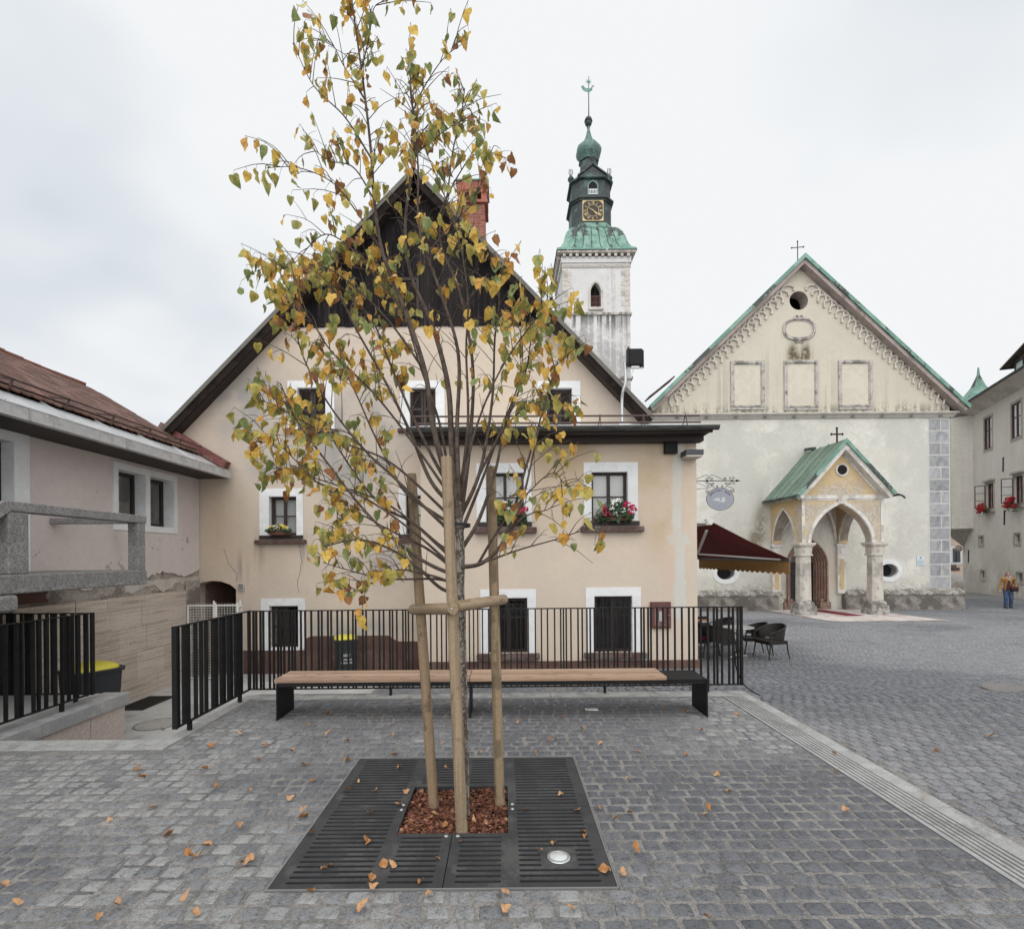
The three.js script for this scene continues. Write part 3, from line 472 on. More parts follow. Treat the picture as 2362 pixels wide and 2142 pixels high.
  for (const x of [-1.5, -0.63, 0.25, 1.05, 1.89, 2.73, 3.55]) mesh('bracket', [beamX([x, 4.15, -10.4], [x, 4.44, -10.51], 0.012, 0.03), beamX([x, 4.24, -10.7], [x, 4.43, -10.52], 0.012, 0.03)], gm, sg);
}
// ---------------------------------------------------------------- house on the left with the tiled roof, seen along its wall
{
  const X = -6.5, H = thing('tile_roofed_house', 'low grey-plastered house with red tile roof and travertine base on the left', 'house', [-6.5, -0.78, -8.5]);
  const wl = (g) => faceX(g, X);   // profile (distance, height) -> wall facing right
  const plaster = wallMat(-12, 0, 9, (x, y, u, v) => { const n = smp(F.mid, u * 1.5, v * 1.5), f = smp(F.fine, u * 3, v * 3); let c = mul3(mix3([0.64, 0.57, 0.54], [0.585, 0.52, 0.495], smooth(0.35, 0.75, n) * 0.6), 0.96 + 0.12 * (f - 0.5)); c = mix3(c, [0.2, 0.16, 0.14], 0.5 * blob(x, y, -9.1, 2.05, 0.15, 0.25) * n); return mix3(c, [0.28, 0.24, 0.22], 0.7 * smooth(0.74, 0.8, smp(F.fine, u * 1.3 + 0.4, v * 1.3)) * smooth(0.5, 0.7, smp(F.big, u * 2, v * 2))); });
  const mortar = surface({ a: [0.42, 0.38, 0.34], b: [0.33, 0.29, 0.25], c: [0.22, 0.19, 0.165], spot: [0.5, 0.66], size: 1.3, grain: 0.35, bumpScale: 0.03, bumpSize: 0.8, rough: 0.98 });
  const Wd = [9.12, 10.68, 2.3, 3.24], Dr = [5.7, 7.2, 1.55, 3.28], cellar = [[5.0, -0.8], [7.1, -0.8], [7.1, 0.35], [6.95, 0.68], [6.65, 0.88], [6.2, 0.98], [5.6, 0.98], [5.0, 0.85]];
  mesh('wall', wl(ext(shape([[2, -0.95], [11.59, -0.95], [11.59, 3.5], [2, 3.5]], [rect(...Wd), rect(...Dr), cellar]), 0.35, -0.38)), mortar, H);
  // plaster coat with a broken lower edge over the older mortar
  const rr = rng(88), edge = []; for (let d = 11.58; d > 7.95; d -= 0.06) edge.push([d, 1.38 + 0.05 * Math.sin(d * 5) + (d < 9.6 ? -0.1 : 0.03) + (rr() - 0.5) * 0.05]);
  mesh('plaster_coat', wl(ext(shape([[2, 1.34], [2, 3.48], [11.58, 3.48], ...edge, [7.9, 1.34]], [rect(...Wd), rect(...Dr)]), 0.028, -0.03)), plaster, H);
  const e2 = []; for (let d = 11.56; d > 9.3; d -= 0.07) e2.push([d, 1.16 + 0.07 * Math.sin(d * 7 + 1) + (rr() - 0.5) * 0.06]);
  mesh('mortar_coat', wl(ext(shape([[9.3, 1.3], [11.56, 1.33], ...e2]), 0.014, -0.03)), surface({ a: [0.52, 0.48, 0.43], b: [0.44, 0.4, 0.36], size: 1.2, bumpScale: 0.01 }), H);
  mesh('painted_patch', wl(ext(shape([[7.12, 1.1], [7.75, 1.1], [7.7, 1.2], [7.86, 1.33], [7.05, 1.33]]), 0.01, -0.03)), surface({ a: [0.13, 0.062, 0.05], b: [0.11, 0.055, 0.045], size: 1 }), H);
  // travertine cladding, slab by slab
  const trav = [[0.54, 0.465, 0.39], [0.58, 0.505, 0.43], [0.5, 0.425, 0.355], [0.56, 0.48, 0.41]].map((a) => surface({ a, b: mul3(a, 0.88), c: mul3(a, 0.68), spot: [0.58, 0.72], fields: ['wood', 'wood'], size: 1.5, grain: 0.3, bump: 'wood', bumpScale: 0.005, bumpSize: 0.9, rough: 0.9 }));
  const clad = sub('travertine_cladding', H);
  [[-0.8, -0.42], [-0.417, 0.06], [0.063, 0.5], [0.503, 0.84], [0.843, 1.07]].forEach(([a, b], row) => { let d = 7.15 + (row > 3 ? 0 : row === 3 ? 0.05 : 0.05); while (d < 11.02) { const e = Math.min(11.04, d + 0.55 + rr() * 0.75), f = 11.04 - e < 0.25 ? 11.04 : e; mesh('slab', rb(X - 0.03, X + 0.02 + rr() * 0.008, a, b - (row === 4 ? rr() * 0.02 : 0), -f + 0.0025, -d, 0.004), trav[Math.floor(rr() * 4)], clad); d = f + 0.003; } });
  mesh('corner_pier', bx(X - 0.03, X + 0.012, -0.8, 1.25, -11.56, -11.05), mortar, H);
  mesh('cellar_back', [bx(X - 2.4, X - 2.35, -0.9, 1.2, -7.5, -4.5), bx(X - 2.4, X - 0.38, 1.1, 1.2, -7.5, -4.5), bx(X - 2.4, X - 0.38, -0.9, 1.2, -7.52, -7.5)], M.dark, H);
  mesh('arch_stones', wl(ext(shape([[7.1, -0.8], [7.24, -0.8], [7.24, 0.4], [7.05, 0.78], [6.72, 1.0], [6.22, 1.09], [5.0, 1.09], [5.0, 0.85], [5.6, 0.98], [6.2, 0.98], [6.65, 0.88], [6.95, 0.68], [7.1, 0.35]]), 0.05, -0.03)), graniteDark, H);
  // window with two sashes behind deep white reveals, and the door by the landing
  const wn = sub('window', H);
  mesh('surround', wl(ext(shape(rect(9.02, 10.78, 2.2, 3.34), [rect(...Wd)]), 0.02, -0.003)), M.white, wn);
  mesh('lining', [bx(X - 0.3, X + 0.015, 2.3005, 2.312, -10.68, -9.12), bx(X - 0.3, X + 0.015, 3.228, 3.2395, -10.68, -9.12), bx(X - 0.3, X + 0.015, 2.312, 3.228, -9.132, -9.1205), bx(X - 0.3, X + 0.015, 2.312, 3.228, -10.6795, -10.668), bx(X - 0.3, X + 0.01, 2.312, 3.228, -9.96, -9.84)], M.white, wn);
  for (const [a, b] of [[9.14, 9.83], [9.97, 10.66]]) { mesh('sash', wl(ext(shape(rect(a, b, 2.32, 3.22), [rect(a + 0.06, b - 0.06, 2.38, 3.16)]), 0.05, -0.24)), M.darkwood, wn); mesh('pane', bx(X - 0.225, X - 0.221, 2.375, 3.165, -b + 0.055, -a - 0.055), M.glass, wn); }
  mesh('curtain', bx(X - 0.5, X - 0.49, 2.2, 2.75, -10.6, -9.7), flat(0.3, 0.28, 0.26, 0.9), wn);
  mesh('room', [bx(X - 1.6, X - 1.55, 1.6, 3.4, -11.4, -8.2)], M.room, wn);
  const dr = sub('door', H);
  mesh('surround', wl(ext(shape([[5.4, 1.55], [5.7, 1.55], [5.7, 3.28], [7.2, 3.28], [7.2, 1.55], [7.42, 1.55], [7.42, 3.4], [5.4, 3.4]]), 0.02, -0.003)), M.white, dr);
  mesh('lining', [bx(X - 0.16, X + 0.015, 1.56, 3.268, -7.1995, -7.186), bx(X - 0.16, X + 0.015, 3.268, 3.2795, -7.1995, -5.7005)], M.white, dr);
  mesh('leaf', bx(X - 0.2, X - 0.16, 1.56, 3.26, -7.18, -5.72), M.dark, dr);
  mesh('rear_wall', [bx(-10.9, -10.6, -0.95, 3.6, -11.59, 0), bx(-10.6, -6.9, -0.95, 3.6, -2.3, -2), bx(-10.6, -7.1, -0.95, 4.2, -11.59, -11.5)], plaster, H);
  // landing with granite parapet
  const ld = sub('stone_landing', H);
  mesh('slab', rb(X + 0.001, -5.2, 1.34, 1.55, -7.9, -5.05, 0.02, 2), graniteDark, ld);
  mesh('post', rb(-5.36, -5.21, 1.551, 2.22, -7.88, -7.72, 0.012, 2), graniteDark, ld);
  mesh('post', rb(-5.4, -5.21, 1.551, 2.22, -5.95, -5.7, 0.02, 2), graniteDark, ld);
  mesh('rail', rb(-5.37, -5.2, 2.22, 2.33, -7.9, -5.72, 0.015, 2), graniteDark, ld);
  mesh('rail', beamX([-5.285, 2.275, -5.7], [-5.285, 1.75, -4.9], 0.17, 0.11), graniteDark, ld);
  mesh('rail', rb(X + 0.001, -5.37, 2.215, 2.3, -7.87, -7.75, 0.012, 2), graniteDark, ld);
  for (let i = 0; i < 3; i++) mesh('step', rb(X + 0.02, -5.14, 1.16 - i * 0.18, 1.335 - i * 0.18, -5.75 + i * 0.28, -5.2 + i * 0.28, 0.04, 3), graniteDark, ld);
  // eaves, gutter, sheet-metal edge, tiles
  const ex = -5.87, ey = 3.6, rx = -8.6, ry = 5.26, L = Math.hypot(rx - ex, ry - ey), pitch = Math.atan2(ry - ey, ex - rx), onSlope = (s, lift = 0) => [ex + (rx - ex) * s / L + Math.sin(pitch) * lift, ey + (ry - ey) * s / L + Math.cos(pitch) * lift];
  mesh('soffit', [bx(X - 0.3, ex, 3.4, 3.44, -11.55, -1.5)], M.darkwood, H);
  const slab = (s0, s1, t0, t1, z0, z1, m, name, parent) => mesh(name, ext(shape([onSlope(s0, t0), onSlope(s0, t1), onSlope(s1, t1), onSlope(s1, t0)].map(([x, y]) => [x, y])), z1 - z0, z0), m, parent);
  const roof = sub('roof', H);
  slab(0, L, -0.12, -0.03, -11.3, -1.5, M.darkwood, 'deck', roof);
  mesh('far_slope', ext(shape([[rx, ry - 0.05], [-11.2, 3.6], [-11.2, 3.5], [rx, ry - 0.15]]), 9.8, -11.3), M.sill, roof);
  for (let i = 0; i < 10; i++) slab(-0.02, 0.5, -0.028, -0.02, -11.3 + i * 0.98, -11.3 + (i + 1) * 0.98 - 0.004, M.zinc, 'metal_sheet', roof);
  for (let i = 1; i < 10; i++) slab(0.0, 0.5, -0.02, 0.01, -11.305 + i * 0.98, -11.293 + i * 0.98, M.zinc, 'standing_seam', roof);
  const gut = [[-11.5, -10.3], [-10.297, -8.3], [-8.297, -6.6], [-6.597, -4.9], [-4.897, -1.5]];
  for (const [a, b] of gut) mesh('gutter', [bx(ex + 0.0, ex + 0.1, 3.4, 3.42, a, b), bx(ex + 0.088, ex + 0.1, 3.42, 3.545, a, b), bx(ex + 0.0, ex + 0.012, 3.42, 3.56, a, b), bx(ex + 0.086, ex + 0.106, 3.5452, 3.557, a, b)], M.zinc, roof);
  for (const [, b] of gut) mesh('gutter_strap', bx(ex + 0.1005, ex + 0.106, 3.405, 3.544, b - 0.03, b), M.galv, roof);
  slab(-0.02, L * 0.5, 0.0, 0.16, -11.5, -11.32, surface({ a: [0.12, 0.035, 0.03], b: [0.16, 0.05, 0.045], c: [0.2, 0.12, 0.11], size: 0.8, rough: 0.6 }), 'flashing', roof);
  const ts = new THREE.Shape(); ts.moveTo(0, -0.08); ts.lineTo(0.25, -0.08); ts.quadraticCurveTo(0.315, -0.07, 0.32, 0); ts.quadraticCurveTo(0.315, 0.07, 0.25, 0.08); ts.lineTo(0, 0.08);
  const tg = fix(new THREE.ExtrudeGeometry(ts, { depth: 0.026, bevelEnabled: false, curveSegments: 2 }).rotateX(-Math.PI / 2)), r3 = rng(21);
  const tm = [[0.14, 0.07, 0.053], [0.18, 0.09, 0.068], [0.11, 0.06, 0.048], [0.22, 0.125, 0.1], [0.15, 0.08, 0.062]].map((a) => surface({ a, b: mul3(a, 0.75), c: [0.3, 0.27, 0.24], spot: [0.66, 0.78], size: 0.7, n: 256, grain: 0.3, bump: 'stone', bumpScale: 0.003, bumpSize: 0.2 }));
  const tiles = []; let row = 0;
  for (let s = 0.78; s < L - 0.02; s += 0.146, row++) for (let d = 4.0 + (row % 2) * 0.083; d < 11.24; d += 0.166) tiles.push([s, d, Math.floor(r3() * 5), r3()]);
  const vis = (t) => { const [x] = onSlope(t[0]); return -x / t[1] < 0.93; }, size = (t) => 1 / (t[1] * t[1]) * (1 + 0.3 * (L - t[0]));
  const order = tiles.slice().sort((a, b) => (vis(b) - vis(a)) || size(b) - size(a)), mine = new Set(order.slice(0, 300)), massT = [];
  for (const t of tiles) {
    const [x, y] = onSlope(t[0], 0.012 + t[3] * 0.004), turn = -pitch + 0.02;
    if (mine.has(t)) piece('tile', tg, tm[t[2]], roof, [x, y, -t[1]], [0, (t[3] - 0.5) * 0.02, turn]);
    else massT.push(tg.clone().applyMatrix4(new THREE.Matrix4().makeRotationZ(turn)).translate(x, y, -t[1]));
  }
  mesh('tile_field', mergeGeometries(massT), tm[0], roof, true).userData.kind = 'stuff';
  const rg = fix(new THREE.CylinderGeometry(0.105, 0.12, 0.4, 14, 1, true, -Math.PI / 2, Math.PI).rotateX(Math.PI / 2)), rm = surface({ a: [0.3, 0.13, 0.085], b: [0.24, 0.11, 0.08], c: [0.2, 0.14, 0.11], size: 0.6, n: 256, extra: { side: THREE.DoubleSide } });
  for (let d = 4; d < 11.2; d += 0.36) piece('ridge_tile', rg, rm, roof, [rx, ry + 0.03 + 0.01 * Math.sin(d * 3), -d]);
  const sg = sub('snow_guard', H), gm = flat(0.06, 0.032, 0.028, 0.65), [gx, gy] = onSlope(0.52, 0.16), [hx, hy] = onSlope(0.6, 0.06);
  mesh('rail', [bar([gx, gy, -11.2], [gx, gy, -1.5], 0.013), bar([hx, hy, -11.2], [hx, hy, -1.5], 0.013)], gm, sg);
  for (let d = 4.2; d < 11.3; d += 0.9) { const [ax, ay] = onSlope(0.5, -0.015), [cx, cy] = onSlope(0.82, 0.03); mesh('bracket', [beamX([ax, ay, -d], [gx, gy + 0.02, -d], 0.01, 0.03), beamX([cx, cy, -d], [gx, gy, -d], 0.01, 0.025)], gm, sg); }
}
// white mesh gate in front of the passage
{
  const wm = flat(0.72, 0.71, 0.68, 0.55), G = thing('mesh_gate', 'white wire mesh gate across the arched passage between the two houses', 'gate', [-6.0, LANE, -11.1]);
  const y0 = -0.74, y1 = 0.74, leaf = (x0, x1, z0, z1) => {
    const L = Math.hypot(x1 - x0, z1 - z0), p = (t) => [lerp(x0, x1, t), lerp(z0, z1, t)], lf = sub('gate_leaf', G), fr = [], wires = [];
    for (const t of [0, 1]) { const [x, z] = p(t); fr.push(bar([x, y0, z], [x, y1 + (t ? 0.1 : 0.02), z], 0.02, 0.02, 8)); }
    for (const y of [y0, y1]) fr.push(bar([...[p(0)[0]], y, p(0)[1]], [p(1)[0], y, p(1)[1]], 0.018, 0.018, 8));
    for (let k = 1; k < L / 0.055; k++) { const [x, z] = p(k * 0.055 / L); wires.push(bar([x, y0, z], [x, y1 + 0.05, z], 0.0035, 0.0035, 4)); }
    for (let y = y0 + 0.055; y < y1; y += 0.055) wires.push(bar([x0, y, z0], [x1, y, z1], 0.0035, 0.0035, 4));
    mesh('frame', fr, wm, lf); mesh('wire_mesh', wires, wm, lf);
  };
  leaf(-6.47, -5.95, -11.08, -11.1); leaf(-5.9, -5.42, -11.1, -11.12); leaf(-5.38, -5.2, -11.1, -10.55);
  mesh('post', bar([-5.92, -0.78, -11.1], [-5.92, 0.8, -11.1], 0.022), wm, G);
}
// ---------------------------------------------------------------- church front
const copper = surface({ a: [0.12, 0.25, 0.2], b: [0.2, 0.34, 0.28], c: [0.045, 0.06, 0.055], spot: [0.6, 0.7], size: 3, grain: 0.2, rough: 0.6, bump: 'metal', bumpScale: 0.004, bumpSize: 1.5 });
const copperDark = surface({ a: [0.022, 0.029, 0.03], b: [0.034, 0.05, 0.048], c: [0.07, 0.13, 0.112], spot: [0.64, 0.76], size: 2.4, grain: 0.2, rough: 0.55, bump: 'metal', bumpScale: 0.004, bumpSize: 1.2 });
const paleStone = surface({ a: [0.56, 0.53, 0.47], b: [0.48, 0.45, 0.4], c: [0.33, 0.31, 0.28], spot: [0.6, 0.75], size: 1.6, grain: 0.3, bump: 'stone', bumpScale: 0.004, bumpSize: 0.5 });
const oldStone = surface({ a: [0.22, 0.2, 0.18], b: [0.3, 0.28, 0.25], c: [0.13, 0.12, 0.11], spot: [0.52, 0.68], size: 2.2, grain: 0.4, bump: 'plaster', bumpScale: 0.03, bumpSize: 1.2, rough: 0.98 });
const mossStone = surface({ a: [0.33, 0.315, 0.29], b: [0.44, 0.425, 0.395], c: [0.19, 0.18, 0.155], spot: [0.52, 0.64], size: 1.2, grain: 0.5, bump: 'stone', bumpScale: 0.012, bumpSize: 0.5, rough: 0.98 });
const moulding = surface({ a: [0.5, 0.47, 0.43], b: [0.4, 0.37, 0.34], c: [0.2, 0.19, 0.165], spot: [0.56, 0.7], size: 1.4, grain: 0.3, bump: 'stone', bumpScale: 0.004, bumpSize: 0.6 });
{
  const Z = -26, C = thing('church', 'pale plastered church front with arched gable frieze and grey painted corner blocks', 'church', [14.3, -0.97, -26]);
  const wall = wallMat(6.4, -1.4, 17.2, (x, y, u, v) => {
    const n = smp(F.mid, u * 2, v * 2), f = smp(F.fine, u * 4, v * 4), b = smp(F.big2, u * 2, v * 2), st = smp(F.streak, u * 4, v * 1.2);
    let c = y > 8.3 ? mix3([0.62, 0.565, 0.465], [0.56, 0.52, 0.44], n) : mix3([0.6, 0.585, 0.53], [0.68, 0.665, 0.61], smooth(0.4, 0.7, n * 0.6 + f * 0.4));
    c = mul3(c, 0.97 + 0.1 * (f - 0.5));
    if (y > 8.3) {
      c = mix3(c, [0.2, 0.19, 0.14], 0.85 * smooth(0.45, 0.68, f * 0.5 + st * 0.5) * smooth(9.1, 8.5, y + 0.5 * (b - 0.5)));
      c = mix3(c, [0.36, 0.34, 0.29], 0.6 * smooth(0.45, 0.75, st) * clamp(blob(x, y, 10.4, 9.6, 0.5, 1.3) + blob(x, y, 12.9, 10.3, 0.5, 1.2) + blob(x, y, 15.6, 9.8, 0.5, 1.2) + 0.7 * blob(x, y, 18.3, 9.4, 0.6, 1.0)));
      const m = clamp(blob(x, y, 13.93, 11.35, 0.24, 0.42) + blob(x, y, 14.58, 11.35, 0.24, 0.42) + 0.5 * blob(x, y, 14.25, 11.1, 0.5, 0.2));
      c = mix3(c, [0.12, 0.1, 0.055], clamp(1.2 * m) * smooth(0.2, 0.55, f * 0.5 + st * 0.5));
    } else {
      c = mix3(c, [0.46, 0.46, 0.43], 0.5 * smooth(0.5, 0.7, b));
      c = mix3(c, [0.2, 0.17, 0.11], 0.85 * clamp(blob(x, y, 12.35, 3.0, 0.3, 1.1) + blob(x, y, 12.0, 2.4, 0.25, 0.5)) * smooth(0.35, 0.62, f * 0.45 + b * 0.55));
      c = mix3(c, [0.25, 0.23, 0.2], 0.6 * smooth(0.9, -0.1, y) * smooth(0.45, 0.62, f * 0.5 + n * 0.5));
      c = mix3(c, [0.6, 0.44, 0.3], 0.4 * blob(x, y, 15.7, 0.8, 0.35, 1.2) + 0.3 * blob(x, y, 13.35, 0.6, 0.25, 1.0));
    }
    return c;
  }, { bumpScale: 0.012, bumpSize: 2.4 });
  const oval = (cx, cy, a, b) => circlePts(cx, cy, a, b, 28), ocu = [14.26, 13.86, 0.45], portal = pointed(13.56, 15.5, -1.0, 1.15, 2.5);
  const eyes = [[18.49, 0.87], [10.66, 0.82]];
  mesh('wall', ext(shape([[7.0, -1.3], [21.45, -1.3], [21.45, 8.7], [14.3, 15.45], [7.0, 8.75]], [oval(ocu[0], ocu[1], ocu[2], ocu[2]), ...eyes.map(([x, y]) => oval(x, y, 0.44, 0.33)), portal]), 0.7, Z - 0.7), wall, C);
  mesh('nave_wall', [bx(7.0, 7.6, -1.3, 8.7, -58, Z - 0.7), bx(20.85, 21.45, -1.3, 8.7, -58, Z - 0.7), bx(7.6, 20.85, -1.3, 9, -58, -57.5)], wall, C);
  mesh('oculus_lining', [new THREE.CylinderGeometry(ocu[2] - 0.002, ocu[2] - 0.002, 0.7, 36, 1, true).rotateX(Math.PI / 2).translate(ocu[0], ocu[1], Z - 0.35)], surface({ a: [0.42, 0.37, 0.33], b: [0.34, 0.3, 0.27], size: 1, extra: { side: THREE.DoubleSide } }), C);
  mesh('loft_dark', [bx(8, 20.5, 8.9, 9, -40, Z - 0.7), bx(13.2, 15.4, 12.2, 14.2, -30, -29.9)], M.dark, C);
  // roof
  const roof = sub('roof', C), ap = [14.3, 15.82], el = [6.92, 8.72], er = [22.05, 8.6];
  const sl = (e, t0, t1) => { const l = Math.hypot(e[0] - ap[0], e[1] - ap[1]), nx = (ap[1] - e[1]) / l, ny = Math.abs(e[0] - ap[0]) / l, s = e[0] < ap[0] ? -1 : 1; return [[ap[0] - 0, ap[1] - t0 / ny], [e[0] - nx * s * t0, e[1] - ny * t0], [e[0] - nx * s * t1, e[1] - ny * t1], [ap[0], ap[1] - t1 / ny]]; };
  const pinkCove = surface({ a: [0.4, 0.33, 0.31], b: [0.33, 0.27, 0.255], c: [0.24, 0.2, 0.18], spot: [0.58, 0.74], size: 2.4, grain: 0.25 });
  for (const e of [el, er]) { mesh('roof_plane', ext(shape(sl(e, 0.0, 0.1)), 32.5, -58), surface({ a: [0.1, 0.08, 0.07], b: [0.14, 0.12, 0.1], size: 3, n: 256 }), roof); mesh('copper_verge', ext(shape(sl(e, -0.03, 0.13)), 0.1, Z + 0.45), copper, roof); mesh('raking_cove', ext(shape(sl(e, 0.13, 0.3)), 0.46, Z + 0.002), pinkCove, roof); }
  mesh('patched_tiles', [beamX([7.0, 9.25, -26.2], [8.2, 10.2, -26.2], 0.9, 0.06)], M.sill, roof);
  mesh('ridge_cross', [bar([14.06, 15.6, -25.7], [14.06, 16.5, -25.7], 0.022), bar([13.8, 16.22, -25.7], [14.32, 16.26, -25.7], 0.02), ...[[13.78, 16.22], [14.34, 16.26], [14.06, 16.52]].map(([x, y]) => new THREE.SphereGeometry(0.04, 8, 6).translate(x, y, -25.7))], flat(0.05, 0.03, 0.028, 0.7), roof);
  // interlaced arches climbing both slopes, one by one
  const frieze = sub('arch_frieze', C), friM = surface({ a: [0.66, 0.62, 0.55], b: [0.58, 0.54, 0.48], c: [0.4, 0.37, 0.33], size: 1, grain: 0.25 });
  const archRun = (x0, y0, x1, y1, n) => {
    for (let i = 0; i < n; i++) {
      const P = (k) => [lerp(x0, x1, k / (n + 1)), lerp(y0, y1, k / (n + 1))], [ax, ay] = P(i), [cx, cy] = P(i + 2), L = Math.hypot(cx - ax, cy - ay), s = x1 > x0 ? 1 : -1, nx = -s * Math.abs(cy - ay) / L, ny = Math.abs(cx - ax) / L, pts = [V(ax, ay, Z + 0.05)], drop = 0.14;
      for (let k = 0; k <= 12; k++) { const t = k / 12 * Math.PI, m = (1 - Math.cos(t)) / 2, h = 0.36 * Math.sin(t); pts.push(V(lerp(ax, cx, m) + nx * h, lerp(ay, cy, m) + drop + ny * h, Z + 0.05)); }
      pts.push(V(cx, cy, Z + 0.05));
      mesh('arch', [tube(pts, 0.05, 30, 6), bx(ax - 0.055, ax + 0.055, ay - 0.09, ay, Z + 0.001, Z + 0.09)], friM, frieze);
    }
  };
  archRun(8.1, 8.68, 14.0, 14.32, 21); archRun(21.1, 8.68, 14.6, 14.32, 22);
  // cornice, niches, cartouche, oval windows
  mesh('cornice', [bx(7.0, 21.62, 8.2, 8.28, Z + 0.0005, Z + 0.09), bx(7.0, 21.66, 8.2805, 8.36, Z + 0.0005, Z + 0.15), bx(7.0, 21.74, 8.3605, 8.44, Z + 0.0005, Z + 0.24)], moulding, C);
  for (const [x0, x1, y0, y1] of [[10.95, 12.56, 8.63, 10.97], [13.51, 15.14, 8.59, 10.99], [16.12, 17.74, 8.61, 10.97]]) {
    const n = sub('blind_window', C); mesh('frame', ext(shape(rect(x0, x1, y0, y1), [rect(x0 + 0.12, x1 - 0.12, y0 + 0.12, y1 - 0.12)]), 0.07, Z + 0.0005), moulding, n);
    mesh('inner_frame', ext(shape(rect(x0 + 0.1205, x1 - 0.1205, y0 + 0.1205, y1 - 0.1205), [rect(x0 + 0.17, x1 - 0.17, y0 + 0.17, y1 - 0.17)]), 0.035, Z + 0.0005), moulding, n);
    mesh('panel', bx(x0 + 0.1705, x1 - 0.1705, y0 + 0.1705, y1 - 0.1705, Z + 0.0005, Z + 0.006), surface({ a: [0.6, 0.555, 0.465], b: [0.56, 0.52, 0.44], size: 2, n: 256 }), n);
    mesh('ledge', bx(x0 + 0.02, x1 - 0.02, y0 + 0.12, y0 + 0.2, Z + 0.0705, Z + 0.1), mossStone, n);
  }
  const ct = sub('cartouche', C), cm = [14.25, 12.48], cp = []; for (let i = 0; i < 32; i++) { const t = i / 32 * Math.PI * 2, c = Math.cos(t), s = Math.sin(t); cp.push(V(cm[0] + 0.74 * Math.sign(c) * Math.pow(Math.abs(c), 0.75), cm[1] + 0.5 * Math.sign(s) * Math.pow(Math.abs(s), 0.85), Z + 0.03)); }
  mesh('oval_moulding', tube(cp, 0.055, 80, 6, true), moulding, ct); mesh('inner_moulding', tube(cp.map((p) => V(lerp(cm[0], p.x, 0.88), lerp(cm[1], p.y, 0.84), Z + 0.01)), 0.03, 80, 5, true), moulding, ct);
  for (const sy of [1, -1]) for (const sx of [1, -1]) { const q = []; for (let i = 0; i <= 14; i++) { const a = i / 14 * 5.2, rr = 0.13 * (1 - i / 18); q.push(V(cm[0] + sx * (0.13 - rr * Math.cos(a)), cm[1] + sy * (0.54 + rr * Math.sin(a)), Z + 0.03)); } mesh('scroll', tube(q, 0.034, 24, 5), moulding, ct); }
  for (const [x, y] of eyes) {
    const w = sub('oval_window', C), o = circlePts(x, y, 0.64, 0.53, 32), i = circlePts(x, y, 0.44, 0.33, 28);
    mesh('surround', ext(shape(o, [i]), 0.02, Z + 0.0005), M.white, w); mesh('lining', ext(shape(i, [circlePts(x, y, 0.43, 0.32, 28)]), 0.45, Z - 0.45), M.white, w);
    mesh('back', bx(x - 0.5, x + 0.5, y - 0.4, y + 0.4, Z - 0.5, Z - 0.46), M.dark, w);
    const g = []; for (let k = -5; k <= 5; k++) for (const s of [1, -1]) { const a = [x + k * 0.15 - 0.33 * s, y - 0.33], c = [x + k * 0.15 + 0.33 * s, y + 0.33]; const ins = (p) => ((p[0] - x) / 0.43) ** 2 + ((p[1] - y) / 0.32) ** 2 < 1, pts = []; for (let t = 0; t <= 20; t++) { const p = [lerp(a[0], c[0], t / 20), lerp(a[1], c[1], t / 20)]; if (ins(p)) pts.push(p); } if (pts.length > 2) g.push(bar([...pts[0], Z - 0.12 + 0.012 * s], [...pts.at(-1), Z - 0.12 + 0.012 * s], 0.012, 0.012, 4)); }
    mesh('lattice', g, M.iron, w);
  }
  // painted corner blocks
  const qm = [[0.29, 0.295, 0.305], [0.33, 0.335, 0.345], [0.26, 0.265, 0.275]].map((a) => surface({ a, b: mul3(a, 1.15), c: mul3(a, 0.8), size: 1.3, grain: 0.25, n: 256, bumpScale: 0.008 })), qs = sub('corner_blocks', C);
  mesh('white_ground', bx(20.42, 21.4505, 0.02, 8.19, Z + 0.0005, Z + 0.008), surface({ a: [0.56, 0.555, 0.545], b: [0.5, 0.495, 0.48], size: 2, n: 256 }), qs);
  for (let k = 0; k < 14; k++) { const y = 8.12 - k * 0.582, rows = k % 2 ? [[20.47, 21.4]] : [[20.47, 20.99], [21.045, 21.4]]; for (const [a, b] of rows) mesh('block', bx(a, b, y - 0.52, y, Z + 0.0085, Z + 0.018), qm[(k + (a > 21 ? 1 : 0)) % 3], qs); }
  // rough stone foot with a sloping cap
  for (const [a, b] of [[7.0, 9.4], [9.402, 11.3], [11.302, 13.0], [16.2, 18.4], [18.402, 20.2], [20.202, 21.85]]) mesh('foot_stone', ext(shape([[26.0, -1.3], [25.66, -1.3], [25.66, -0.32], [25.7, -0.28], [26.0, -0.28]]), b - a).rotateY(Math.PI / 2).translate(a, 0, 0), oldStone, C);
  for (let x = 7.0, k = 0; x < 21.7; x += 0.62, k++) if (!(x > 12.7 && x < 16.1)) mesh('cap_stone', ext(shape([[26.0, -0.279], [25.62, -0.279], [25.62, -0.2], [25.99, -0.02 + 0.02 * (k % 3)]]), 0.6).rotateY(Math.PI / 2).translate(x, 0, 0), mossStone, C);
  // portal: receding pointed ribs of reddish stone round a dark iron-bound door
  const pt = sub('portal', C), red = surface({ a: [0.26, 0.165, 0.125], b: [0.2, 0.125, 0.1], c: [0.33, 0.25, 0.21], spot: [0.6, 0.75], size: 1.4, grain: 0.3, bump: 'stone', bumpScale: 0.004, bumpSize: 0.5 });
